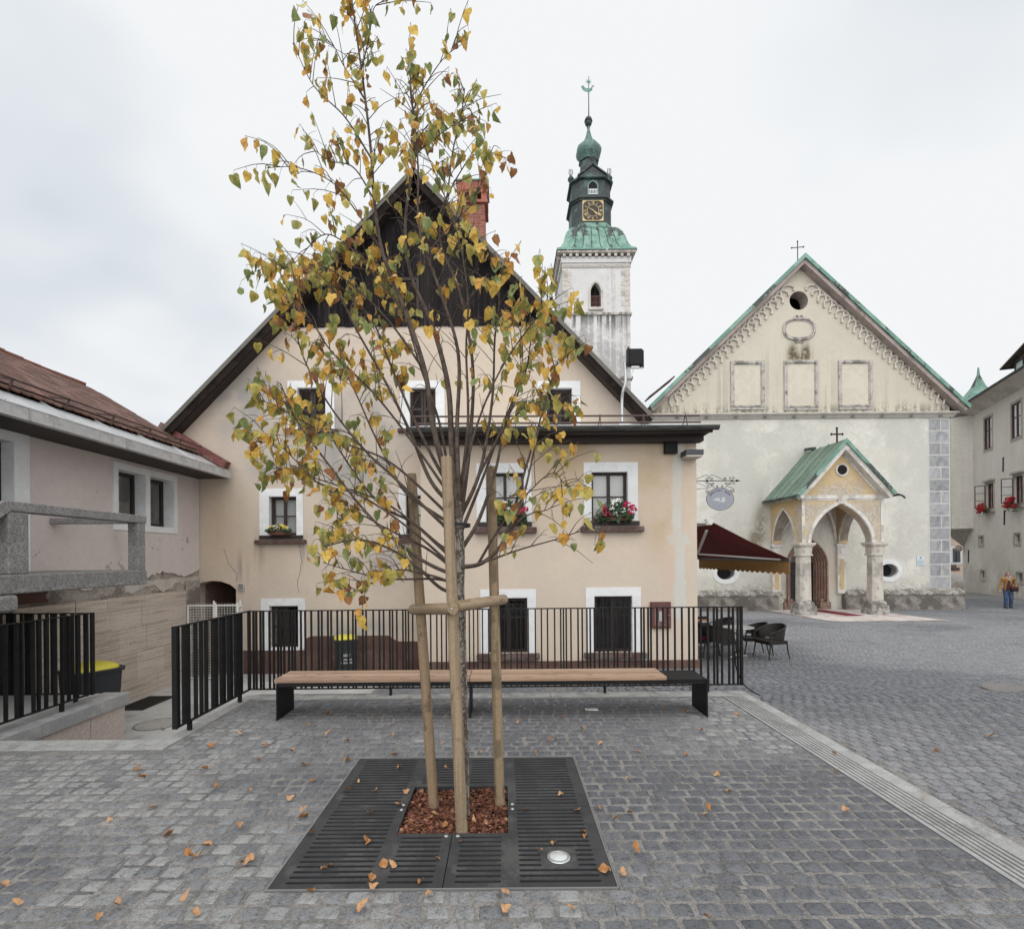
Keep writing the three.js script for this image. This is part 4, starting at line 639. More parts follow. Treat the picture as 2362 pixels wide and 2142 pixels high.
  for (let k = 0; k < 5; k++) { const a = pointed(13.56 + k * 0.07, 15.5 - k * 0.07, -0.75, 1.15, 2.5 - k * 0.085), b = pointed(13.63 + k * 0.07, 15.43 - k * 0.07, -0.75, 1.15, 2.415 - k * 0.085); mesh('archivolt', ext(shape(band(a, b)), 0.2, Z - 0.06 - k * 0.11), red, pt); mesh('roll', tube(b.slice(1).concat([b[0]]).map(([x, y]) => V(x, y, Z - 0.03 + 0.16 - 0.2 - k * 0.11 + 0.02)), 0.03, 60, 6), red, pt); }
  const inner = pointed(13.91, 15.15, -0.95, 1.15, 2.08);
  mesh('tympanum', ext(shape(inner.map(([x, y]) => [x, Math.max(1.3, y)])), 0.06, Z - 0.62), surface({ a: [0.2, 0.17, 0.15], b: [0.13, 0.11, 0.1], size: 0.7, fields: ['fine', 'mid'], bump: 'plaster', bumpScale: 0.05, bumpSize: 0.8 }), pt);
  const dm = surface({ a: [0.014, 0.012, 0.012], b: [0.022, 0.018, 0.017], size: 0.8, rough: 0.6, n: 256 });
  for (const [a, b] of [[13.91, 14.525], [14.535, 15.15]]) mesh('door_leaf', rb(a, b, -0.93, 1.299, Z - 0.62, Z - 0.56, 0.006), dm, pt);
  for (const y of [-0.6, -0.2, 0.2, 0.6, 1.0]) mesh('strap', bx(13.93, 15.13, y - 0.025, y + 0.025, Z - 0.5595, Z - 0.545), M.iron, pt);
  for (const [a, b] of [[13.4, 13.92], [15.14, 15.66]]) { mesh('base_block', rb(a, b, -0.97, -0.6, Z - 0.5, Z + 0.08, 0.02), red, pt); mesh('base_block', rb(a + 0.05, b - 0.05, -0.5995, -0.45, Z - 0.45, Z + 0.03, 0.03), red, pt); }
  mesh('threshold', bx(13.5, 15.6, -1.2, -0.92, -26.65, -25.95), oldStone, pt);
  // two information plates
  for (const [y0, y1, k] of [[1.34, 1.55, 0], [1.1, 1.31, 1]]) {
    const cv = document.createElement('canvas'); cv.width = 96; cv.height = 56; const x = cv.getContext('2d'); x.fillStyle = k ? '#b9c6cf' : '#c9d2d8'; x.fillRect(0, 0, 96, 56); x.fillStyle = k ? '#7d93a6' : '#2f4f8a'; if (k) { for (let i = 0; i < 4; i++) x.fillRect(10, 10 + i * 10, 74 - (i % 2) * 14, 3); } else { x.fillRect(38, 8, 20, 18); x.fillStyle = '#8ba0b4'; for (let i = 0; i < 3; i++) x.fillRect(12, 33 + i * 7, 70 - i * 9, 2); }
    const t = new THREE.CanvasTexture(cv); t.colorSpace = THREE.SRGBColorSpace;
    const p = thing('information_plate', k ? 'lower of two small pale plates beside the church corner blocks' : 'upper small plate with blue emblem beside the church corner blocks', 'plate', [20.0, y0, Z + 0.03]);
    mesh('backing', bx(19.8, 20.19, y0, y1, Z + 0.001, Z + 0.025), flat(0.45, 0.5, 0.55, 0.4), p);
    const g = new THREE.PlaneGeometry(0.37, y1 - y0 - 0.02).translate(19.995, (y0 + y1) / 2, Z + 0.0262); mesh('print', g, new THREE.MeshPhysicalMaterial({ map: t, roughness: 0.5 }), p, true);
  }
}
// ---------------------------------------------------------------- porch on two stone pillars
{
  const C = thing('church_porch', 'gothic porch with green copper roof on two stone pillars before the church door', 'porch', [14.55, -0.95, -24.5]);
  const ZF = -23.3, ochre = [0.6, 0.44, 0.23];
  const spotty = wallMat(12.4, 1.8, 5, (x, y, u, v) => { const n = smp(F.mid, u * 1.2, v * 1.2), f = smp(F.fine, u * 1.5, v * 1.5), inGable = y > 4.2, worn = inGable ? smooth(5.25, 4.4, y + (n - 0.5)) * smooth(1.5, 0.6, Math.abs(x - 14.6)) : smooth(4.15, 3.75, y + 0.4 * (n - 0.5)); const c = mul3(mix3(ochre, [0.55, 0.42, 0.25], n), 0.95 + 0.12 * f); return mix3(c, mix3([0.4, 0.36, 0.31], [0.53, 0.49, 0.44], smooth(0.45, 0.7, f)), 0.85 * worn * smooth(0.25, 0.5, n * 0.5 + f * 0.5)); }, { bumpScale: 0.008 });
  const yel = surface({ a: ochre, b: [0.55, 0.41, 0.23], c: [0.48, 0.38, 0.26], size: 2, grain: 0.12 }), trim = surface({ a: [0.68, 0.66, 0.62], b: [0.57, 0.55, 0.51], c: [0.42, 0.4, 0.36], spot: [0.6, 0.75], size: 1.6, grain: 0.2 });
  const fa = pointed(13.21, 15.86, 2.12, 2.16, 3.88, 14), sa = pointed(23.9, 25.75, 2.12, 2.16, 3.72, 12);
  // front wall and gable
  mesh('front_wall', ext(shape([[12.83, 2.18], ...fa.slice(2).reverse().map((p) => p).filter(() => true), [16.35, 2.18], [16.35, 4.1], [14.55, 6.2], [12.83, 4.1]]), 0.4, ZF - 0.4), spotty, C);
  mesh('arch_moulding', [ext(shape(band(grow(fa, 0.13).map(([x, y]) => [x, Math.max(2.18, y)]), fa.map(([x, y]) => [x, Math.max(2.18, y)]))), 0.03, ZF + 0.001), ext(shape(band(fa.map(([x, y]) => [x, Math.max(2.19, y)]), grow(fa, -0.02).map(([x, y]) => [x, Math.max(2.19, y)]))), 0.1, ZF - 0.08)], trim, C);
  mesh('keystone', bx(14.38, 14.72, 3.85, 4.06, ZF + 0.001, ZF + 0.06), trim, C);
  mesh('band', [bx(12.82, 16.36, 4.06, 4.22, ZF + 0.001, ZF + 0.05), bx(12.83, 12.95, 2.19, 4.0595, ZF + 0.001, ZF + 0.025), bx(16.23, 16.35, 2.19, 4.0595, ZF + 0.001, ZF + 0.025), bx(12.9, 16.3, 3.99, 4.06, ZF + 0.001, ZF + 0.018)], trim, C);
  const gx = 14.55; for (const s of [1, -1]) mesh('raking_band', beamX([gx + s * 0.02, 6.13, ZF + 0.02], [gx + s * 1.82, 4.1, ZF + 0.02], 0.04, 0.26), trim, C);
  mesh('oculus', [new THREE.TorusGeometry(0.25, 0.045, 8, 32).translate(14.58, 5.3, ZF + 0.01)], trim, C); mesh('oculus_hole', new THREE.CylinderGeometry(0.225, 0.225, 0.02, 28).rotateX(Math.PI / 2).translate(14.58, 5.3, ZF + 0.006), M.dark, C);
  // side walls with smaller arches
  for (const x of [12.83, 15.98]) {
    mesh('side_wall', faceX(ext(shape([[23.7005, 2.18], [23.9, 2.18], ...sa.slice(2).reverse().map((p) => [p[0], Math.max(2.18, p[1])]), [25.75, 2.18], [26, 2.18], [26, 4.1], [23.7005, 4.1]]), 0.37), x), yel, C);
    mesh('side_arch_moulding', faceX(ext(shape(band(grow(sa, 0.11).map(([a, y]) => [a, Math.max(2.181, y)]), sa.map(([a, y]) => [a, Math.max(2.181, y)]))), 0.41), x - 0.02), trim, C);
    mesh('side_band', bx(x - 0.03, x + 0.4, 4.1005, 4.2, -26, ZF - 0.401), trim, C);
  }
  // vault, simplified groin with ribs
  mesh('vault', [bx(13.2, 15.98, 4.1, 4.16, -26, ZF - 0.4)], yel, C);
  for (const [a, b] of [[[13.2, -23.7], [15.98, -26]], [[15.98, -23.7], [13.2, -26]]]) { const q = []; for (let i = 0; i <= 12; i++) { const t = i / 12; q.push(V(lerp(a[0], b[0], t), 2.2 + 1.86 * Math.pow(Math.sin(t * Math.PI), 0.6), lerp(a[1], b[1], t))); } mesh('vault_rib', tube(q, 0.07, 24, 6), trim, C); }
  // pillars
  const ring8 = (h, c) => [[h, -c], [h, c], [c, h], [-c, h], [-h, c], [-h, -c], [-c, -h], [c, -h]];
  const prism = (x, z, y0, y1, h, c, h1 = h, c1 = c) => { const g = ext(shape(ring8(1, c / h)), y1 - y0).rotateX(-Math.PI / 2), p = g.attributes.position; for (let i = 0; i < p.count; i++) { const t = p.getY(i) / (y1 - y0), s = lerp(h, h1, t); p.setXYZ(i, x + p.getX(i) * s, y0 + p.getY(i), z + p.getZ(i) * s); } g.computeVertexNormals(); return g; };
  for (const x of [12.99, 16.1]) {
    const p = sub('pillar', C), z = ZF - 0.2;
    mesh('shaft', prism(x, z, -0.35, 1.62, 0.25, 0.18, 0.235, 0.17), paleStone, p);
    mesh('capital', [prism(x, z, 1.62, 1.69, 0.3, 0.23), prism(x, z, 1.69, 2.02, 0.26, 0.2, 0.29, 0.22), prism(x, z, 2.02, 2.1, 0.33, 0.28, 0.38, 0.33), prism(x, z, 2.1, 2.18, 0.38, 0.34)], paleStone, p);
    mesh('base', [prism(x, z, -0.45, -0.35, 0.34, 0.27, 0.28, 0.22), prism(x, z, -0.52, -0.45, 0.33, 0.26), prism(x, z, -1.0, -0.52, 0.4, 0.36, 0.37, 0.3)], mossStone, p);
    for (const [dx, zz] of [[0, 1]]) mesh('panel_edge', [bx(x - 0.13, x - 0.12, -0.2, 1.35, z + 0.23, z + 0.256), bx(x + 0.12, x + 0.13, -0.2, 1.35, z + 0.23, z + 0.256), beamX([x - 0.125, 1.35, z + 0.243], [x, 1.52, z + 0.243], 0.012, 0.012), beamX([x + 0.125, 1.35, z + 0.243], [x, 1.52, z + 0.243], 0.012, 0.012)], paleStone, p);
  }
  for (const x of [13.03, 16.14]) { const p = sub('wall_pier', C); mesh('shaft', bx(x - 0.2, x + 0.2, -0.2, 1.7, -25.999, -25.85), trim, p); mesh('panel', bx(x - 0.1, x + 0.1, 0.0, 1.45, -25.8495, -25.84), yel, p); mesh('capital', [bx(x - 0.22, x + 0.22, 1.7, 1.76, -25.999, -25.82), bx(x - 0.2, x + 0.2, 1.76, 2.05, -25.999, -25.85), bx(x - 0.26, x + 0.26, 2.05, 2.18, -25.999, -25.78)], trim, p); }
  // copper roof with standing seams
  const rf = sub('roof', C), Zr = -22.9, rp = [14.52, 6.55], eL = [12.45, 4.22], eR = [16.62, 4.25];
  const pl = (e, t0, t1) => { const l = Math.hypot(e[0] - rp[0], e[1] - rp[1]), nx = (rp[1] - e[1]) / l, ny = Math.abs(e[0] - rp[0]) / l, s = e[0] < rp[0] ? -1 : 1; return [[rp[0], rp[1] - t0 / ny], [e[0] - nx * s * t0, e[1] - ny * t0], [e[0] - nx * s * t1, e[1] - ny * t1], [rp[0], rp[1] - t1 / ny]]; };
  const greens = [[0.15, 0.215, 0.165], [0.18, 0.245, 0.19], [0.13, 0.19, 0.15]].map((a) => surface({ a, b: mul3(a, 1.25), c: mul3(a, 0.55), fields: ['mid', 'streak'], spot: [0.62, 0.75], size: 1.6, rough: 0.55, n: 256, bump: 'metal', bumpScale: 0.003 }));
  for (const e of [eL, eR]) for (let i = 0; i < 5; i++) { const z1 = Zr - i * 0.62, z0 = i === 4 ? -25.998 : z1 - 0.617; mesh('copper_sheet', ext(shape(pl(e, 0.0, 0.05)), z1 - z0, z0), greens[(i * 2) % 3], rf); if (i) mesh('standing_seam', ext(shape(pl(e, -0.035, -0.001)), 0.02, z1 - 0.01), greens[2], rf); }
  for (const e of [eL, eR]) { mesh('copper_verge', ext(shape(pl(e, -0.02, 0.12)), 0.06, Zr + 0.001), copper, rf); mesh('soffit', ext(shape(pl(e, 0.052, 0.3)), 0.36, Zr - 0.38), trim, rf); }
  for (const [e, s] of [[eL, -1], [eR, 1]]) mesh('gutter', [bar([e[0] + s * 0.03, 4.2, -25.9], [e[0] + s * 0.03, 4.17, -22.8], 0.055, 0.055, 10), tube([[e[0] + s * 0.03, 4.17, -22.85], [e[0] + s * 0.1, 4.12, -22.7], [e[0] + s * 0.2, 4.0, -22.65]], 0.04, 10, 8)], copperDark, rf);
  mesh('ridge_step', beamX([14.52, 6.6, -25.2], [14.52, 6.7, -25.998], 0.12, 0.14), copperDark, rf);
  const cr = [14.5, -23.5]; mesh('cross', [bx(cr[0] - 0.03, cr[0] + 0.03, 6.5, 7.12, cr[1] - 0.02, cr[1] + 0.02), bx(cr[0] - 0.23, cr[0] - 0.0305, 6.85, 6.91, cr[1] - 0.02, cr[1] + 0.02), bx(cr[0] + 0.0305, cr[0] + 0.23, 6.85, 6.91, cr[1] - 0.02, cr[1] + 0.02), ...[[0.24, 6.88], [-0.24, 6.88], [0, 7.14]].map(([x, y]) => new THREE.OctahedronGeometry(0.07).translate(cr[0] + x, y, cr[1]))], M.iron, rf);
  // pinkish paving and carpet
  const pv = setting('porch_paving', sheet([12.45, 16.9], span(20.5, 25.95, 0.6), (x, d) => heightAt(x, d) + 0.012), surface({ a: [0.54, 0.48, 0.455], b: [0.6, 0.565, 0.54], c: [0.4, 0.31, 0.28], spot: [0.6, 0.72], size: 2, grain: 0.25 }));
  solo('red_carpet', [beamX([14.7, heightAt(14.7, 25.6) + 0.02, -25.6], [14.7, heightAt(14.7, 22.7) + 0.02, -22.7], 0.75, 0.012)], flat(0.16, 0.012, 0.02, 0.95), 'dark red carpet runner leading out of the church door', 'carpet', [14.7, -0.956, -24.2]);
}
// ---------------------------------------------------------------- bell tower
{
  const cx = 7.86, hw = 2.81, Z = -45, cz = -47.8, T = thing('bell_tower', 'white church bell tower with copper onion dome and square clock', 'tower', [cx, -1.2, cz]);
  const wall = wallMat(4.9, -1.2, 28, (x, y, u, v) => {
    const n = smp(F.mid, u * 5, v * 5), f = smp(F.fine, u * 3, v * 3), st = smp(F.streak, u * 3, v * 0.9), b = smp(F.big2, u * 3, v * 3);
    let c = mix3([0.66, 0.65, 0.64], [0.57, 0.56, 0.55], n); const low = y < 21.8;
    c = mix3(c, [0.3, 0.29, 0.285], (low ? 0.75 : 0.4) * smooth(low ? 0.42 : 0.56, low ? 0.62 : 0.72, b * 0.4 + st * 0.35 + f * 0.25));
    if (low) c = mix3(c, [0.08, 0.08, 0.08], 0.85 * smooth(0.5, 0.66, st) * smooth(20.0, 21.6, y + 1.2 * (n - 0.5)));
    return c;
  }, { bumpScale: 0.02, bumpSize: 3 });
  const win = pointed(7.38, 8.24, 22.3, 23.6, 24.35);
  mesh('wall', ext(shape(rect(cx - hw, cx + hw, -1.2, 26.4), [win]), 0.8, Z - 0.8), wall, T);
  mesh('side_wall', [bx(cx - hw, cx - hw + 0.8, -1.2, 26.4, Z - 5.6, Z - 0.8), bx(cx + hw - 0.8, cx + hw, -1.2, 26.4, Z - 5.6, Z - 0.8), bx(cx - hw + 0.8, cx + hw - 0.8, -1.2, 26.4, Z - 5.6, Z - 4.8)], wall, T);
  const w = sub('window', T); mesh('surround', ext(shape(band(grow(win, 0.16), win)), 0.08, Z + 0.001), paleStone, w); mesh('sill', bx(7.2, 8.42, 22.05, 22.28, Z + 0.001, Z + 0.2), paleStone, w);
  mesh('shutter', [bx(7.3, 8.3, 22.3, 24.4, Z - 0.7, Z - 0.6)], M.dark, w); mesh('railing', [...Array.from({ length: 9 }, (_, i) => bx(7.4 + i * 0.1, 7.43 + i * 0.1, 22.3, 23.25, Z - 0.16, Z - 0.12)), bx(7.38, 8.24, 23.25, 23.32, Z - 0.18, Z - 0.1), bx(7.38, 8.24, 22.75, 22.79, Z - 0.12, Z - 0.1)], flat(0.12, 0.055, 0.045, 0.7), w); mesh('mullion', bx(7.77, 7.85, 23.32, 24.3, Z - 0.4, Z - 0.3), M.dark, w);
  for (const [y, o] of [[25.75, 0.07], [21.8, 0.12], [16.46, 0.16]]) mesh('string_course', bx(cx - hw - o, cx + hw + o, y - 0.14, y + 0.06, Z - 5.6 - o, Z + o), moulding, T);
  // corner stones, alternating
  const q = sub('corner_stones', T), r = rng(50); for (let y = 22.0, k = 0; y < 25.5; y += 0.42, k++) for (const s of [-1, 1]) { const l = k % 2 ? 0.75 : 0.45; mesh('corner_stone', s < 0 ? bx(cx - hw - 0.012, cx - hw + l, y, y + 0.39, Z - 0.3, Z + 0.025) : bx(cx + hw - l, cx + hw + 0.012, y, y + 0.39, Z - 0.3, Z + 0.025), paleStone, q); }
  // corbelled eave
  mesh('frieze', bx(cx - hw - 0.1, cx + hw + 0.1, 26.0, 26.5, Z - 5.7, Z + 0.1), wall, T);
  for (let i = 0; i < 11; i++) mesh('corbel', rb(cx - hw + i * 0.53 + 0.02, cx - hw + i * 0.53 + 0.28, 26.4, 26.68, Z + 0.101, Z + 0.34, 0.05, 2), paleStone, T);
  for (let i = 0; i < 10; i++) mesh('corbel', rb(cx - hw - 0.34, cx - hw - 0.101, 26.4, 26.68, Z - 0.4 - i * 0.53, Z - 0.14 - i * 0.53, 0.05, 2), paleStone, T);
  mesh('eave', [bx(cx - hw - 0.42, cx + hw + 0.42, 26.68, 26.86, Z - 6.02, Z + 0.42)], paleStone, T);
  // copper roof in curved panels
  const square = (pts, seg = 4, turn = Math.PI / 4) => { const g = new THREE.LatheGeometry(pts.map(([a, b]) => new THREE.Vector2(a, b)), seg).rotateY(turn).toNonIndexed(); g.computeVertexNormals(); return g; };
  const k2 = Math.SQRT2, prof = [[3.32, 26.86], [3.28, 27.02], [2.95, 27.3], [2.7, 27.75], [2.56, 28.3], [2.36, 28.85], [2.08, 29.3], [1.85, 29.55]];
  const rf = sub('roof', T); mesh('copper_skirt', square(prof.map(([a, b]) => [a * k2, b])).translate(cx, 0, cz), copper, rf);
  for (const s of [-2, -1.2, -0.4, 0.4, 1.2, 2]) { const q = prof.slice(1).map(([a, b]) => [cx + s * a / 3.3 * 1.05, b + 0.012, cz + a + 0.012]); mesh('roof_seam', q.slice(1).map((p, i) => bar(q[i], p, 0.028, 0.028, 5)), copperDark, rf); }
  // lantern: chamfered-square stages
  const oct = (h, c) => [[h, -c], [h, c], [c, h], [-c, h], [-h, c], [-h, -c], [-c, -h], [c, -h]];
  const stage = (y0, y1, h, c) => ext(shape(oct(h, c)), y1 - y0).rotateX(-Math.PI / 2).translate(cx - 0.06, y0, cz);
  const ln = sub('lantern', T);
  mesh('foot_roll', [stage(28.85, 29.1, 1.85, 1.12), stage(29.1, 29.28, 1.74, 1.05)], copper, ln);
  mesh('clock_stage', stage(29.28, 31.12, 1.6, 0.98), copperDark, ln);
  mesh('ledge', [stage(31.12, 31.26, 1.7, 1.04), stage(31.26, 31.4, 1.8, 1.1)], copperDark, ln);
  mesh('bell_stage', stage(31.4, 32.86, 1.55, 0.98), copperDark, ln);
  mesh('eave', [stage(32.86, 33.02, 1.76, 1.08)], copperDark, ln);
  mesh('pediment', [ext(shape([[cx - 1.2, 32.9], [cx + 1.1, 32.9], [cx - 0.05, 33.75]]), 0.5, cz + 1.3), beamX([cx - 1.25, 33.0, cz + 1.7], [cx - 0.05, 33.88, cz + 1.7], 0.4, 0.1), beamX([cx + 1.15, 33.0, cz + 1.7], [cx - 0.05, 33.88, cz + 1.7], 0.4, 0.1)], copperDark, ln);
  const lathe8 = (pts) => { const g = new THREE.LatheGeometry(pts.map(([a, b]) => new THREE.Vector2(a, b)), 8).rotateY(Math.PI / 8).toNonIndexed(); g.computeVertexNormals(); return g.translate(cx - 0.08, 0, cz); };
  mesh('cupola', lathe8([[1.75, 33.0], [1.4, 33.4], [0.98, 33.8], [0.82, 34.2], [0.75, 34.8], [0.72, 35.2], [0.86, 35.26], [0.86, 35.38], [0.76, 35.44]]), copperDark, ln);
  mesh('onion_dome', lathe8([[0.7, 35.4], [0.78, 35.52], [1.0, 35.82], [1.08, 36.05], [1.08, 36.25], [0.95, 36.55], [0.66, 36.82], [0.42, 37.05], [0.27, 37.4], [0.15, 37.85], [0.09, 38.15]]), surface({ a: [0.07, 0.13, 0.115], b: [0.1, 0.19, 0.165], c: [0.035, 0.05, 0.05], size: 2, rough: 0.55, bump: 'metal', bumpScale: 0.003 }), ln);
  mesh('neck', lathe8([[0.1, 38.1], [0.14, 38.22], [0.08, 38.35], [0.08, 38.45]]), copper, ln);
  mesh('ball', [new THREE.SphereGeometry(0.29, 20, 14).translate(cx - 0.08, 38.62, cz), new THREE.CylinderGeometry(0.3, 0.34, 0.1, 20).translate(cx - 0.08, 38.8, cz), new THREE.SphereGeometry(0.3, 20, 8, 0, 6.3, 0, 1.57).translate(cx - 0.08, 38.84, cz)], copperDark, ln);
  const fin = sub('weathervane', T), px = cx - 0.05;
  mesh('rod', bar([px, 39.0, cz], [px + 0.03, 42.5, cz], 0.05, 0.025), copperDark, fin);
  mesh('cockerel', ext(shape([[-0.5, 0.1], [-0.62, 0.35], [-0.42, 0.42], [-0.3, 0.22], [0.05, 0.15], [0.2, 0.2], [0.28, 0.4], [0.36, 0.44], [0.48, 0.36], [0.36, 0.32], [0.3, 0.05], [0.1, -0.1], [0.02, -0.3], [-0.06, -0.3], [-0.06, -0.1], [-0.3, -0.05]]), 0.05).translate(px, 41.3, cz), copper, fin);
  mesh('star', Array.from({ length: 8 }, (_, i) => bar([px, 42.05, cz], [px + 0.3 * Math.cos(i * Math.PI / 4), 42.05 + 0.3 * Math.sin(i * Math.PI / 4), cz], 0.04, 0.005, 5)), copper, fin);
  for (const [x, y, z] of [[cx - 1.66, 33.0, cz + 0.6], [cx + 1.5, 33.05, cz + 0.6], [cx - 0.05, 33.86, cz + 1.8], [cx - 0.05, 33.86, cz - 1.8]]) { const f = sub('finial', T); mesh('urn', new THREE.LatheGeometry([[0.16, 0], [0.16, 0.12], [0.08, 0.2], [0.24, 0.42], [0.26, 0.55], [0.16, 0.72], [0.07, 0.8]].map((p) => new THREE.Vector2(...p)), 12).translate(x, y, z), copperDark, f); mesh('flame', [-1, 0, 1].map((k) => tube([[x, y + 0.78, z], [x + k * 0.14, y + 1.0, z], [x + k * 0.1, y + 1.35, z]], 0.03, 8, 5)), copperDark, f); }
  // clock
  const ck = sub('clock', T), X0 = 6.98, X1 = 8.66, Y0 = 29.45, Y1 = 31.1, mx = (X0 + X1) / 2, my = (Y0 + Y1) / 2, zc = cz + 1.605;
  const gold = flat(0.6, 0.47, 0.24, 0.5), face = flat(0.045, 0.034, 0.03, 0.7);
  mesh('face', bx(X0, X1, Y0, Y1, zc, zc + 0.05), face, ck);
  mesh('border', ext(shape(rect(X0, X1, Y0, Y1), [rect(X0 + 0.05, X1 - 0.05, Y0 + 0.05, Y1 - 0.05)]), 0.02, zc + 0.0505), gold, ck);
  mesh('ring', new THREE.TorusGeometry(0.47, 0.022, 6, 48).translate(mx, my, zc + 0.06), gold, ck);
  for (const [sx, sy] of [[1, 1], [1, -1], [-1, 1], [-1, -1]]) { const e = [mx + sx * 0.78, my + sy * 0.77]; mesh('corner_ornament', ext(shape(sx * sy > 0 ? [[e[0], e[1]], [e[0] - sx * 0.3, e[1]], [e[0] - sx * 0.1, e[1] - sy * 0.1], [e[0], e[1] - sy * 0.3]] : [[e[0], e[1]], [e[0], e[1] - sy * 0.3], [e[0] - sx * 0.1, e[1] - sy * 0.1], [e[0] - sx * 0.3, e[1]]]), 0.015, zc + 0.0505), gold, ck); }
  const num = ['XII', 'I', 'II', 'III', 'IIII', 'V', 'VI', 'VII', 'VIII', 'IX', 'X', 'XI'];
  num.forEach((s, i) => { const a = Math.PI / 2 - i * Math.PI / 6, g = []; let x = 0; const wd = [...s].reduce((t, c) => t + (c === 'I' ? 0.055 : 0.12), 0); x = -wd / 2; for (const c of s) { const wk = c === 'I' ? 0.055 : 0.12, m = x + wk / 2; if (c === 'I') g.push(bx(m - 0.015, m + 0.015, -0.11, 0.11, 0, 0.015)); else if (c === 'V') g.push(beamX([m - 0.045, 0.11, 0.007], [m, -0.11, 0.007], 0.03, 0.014), beamX([m + 0.045, 0.11, 0.008], [m, -0.11, 0.008], 0.02, 0.014)); else g.push(beamX([m - 0.045, 0.11, 0.007], [m + 0.045, -0.11, 0.007], 0.03, 0.014), beamX([m + 0.045, 0.11, 0.009], [m - 0.045, -0.11, 0.009], 0.02, 0.014)); x += wk; } mesh('numeral', g.map((q) => q.rotateZ(a - Math.PI / 2).translate(mx + 0.65 * Math.cos(a), my + 0.64 * Math.sin(a), zc + 0.052)), gold, ck); });
  for (const [deg, len, wd, back] of [[-33, 0.68, 0.045, 0.35], [-45, 0.42, 0.06, 0.1]]) { const a = deg * Math.PI / 180; mesh('hand', ext(shape([[-back, -wd / 2], [len * 0.7, -wd / 2], [len * 0.78, -wd * 1.3], [len, 0], [len * 0.78, wd * 1.3], [len * 0.7, wd / 2], [-back, wd / 2]]), 0.015).rotateZ(a).translate(mx, my, zc + 0.075 + (len < 0.5 ? 0.02 : 0)), gold, ck); }
  // belfry opening with white balusters
  const bo = sub('belfry_opening', T), bz = cz + 1.555, bm = 7.84, arch = pointed(bm - 0.34, bm + 0.34, 31.62, 32.3, 32.66);
  mesh('surround', ext(shape(band(grow(arch, 0.1), arch)), 0.06, bz), surface({ a: [0.13, 0.22, 0.2], b: [0.18, 0.28, 0.25], size: 1, n: 256 }), bo); mesh('void', ext(shape(arch), 0.006, bz), M.dark, bo);
  mesh('balustrade', [bx(bm - 0.34, bm + 0.34, 31.62, 31.68, bz + 0.01, bz + 0.06), bx(bm - 0.34, bm + 0.34, 31.98, 32.05, bz + 0.01, bz + 0.06), ...Array.from({ length: 6 }, (_, i) => bx(bm - 0.33 + i * 0.122, bm - 0.28 + i * 0.122, 31.68, 31.98, bz + 0.015, bz + 0.055))], M.white, bo);
  // everything above the skirt stands over the middle of the tower
  for (const c of T.children) if (['lantern', 'weathervane', 'finial', 'clock', 'belfry_opening'].includes(c.name)) { c.scale.setScalar(1.06); c.position.y = -1.152; }
}
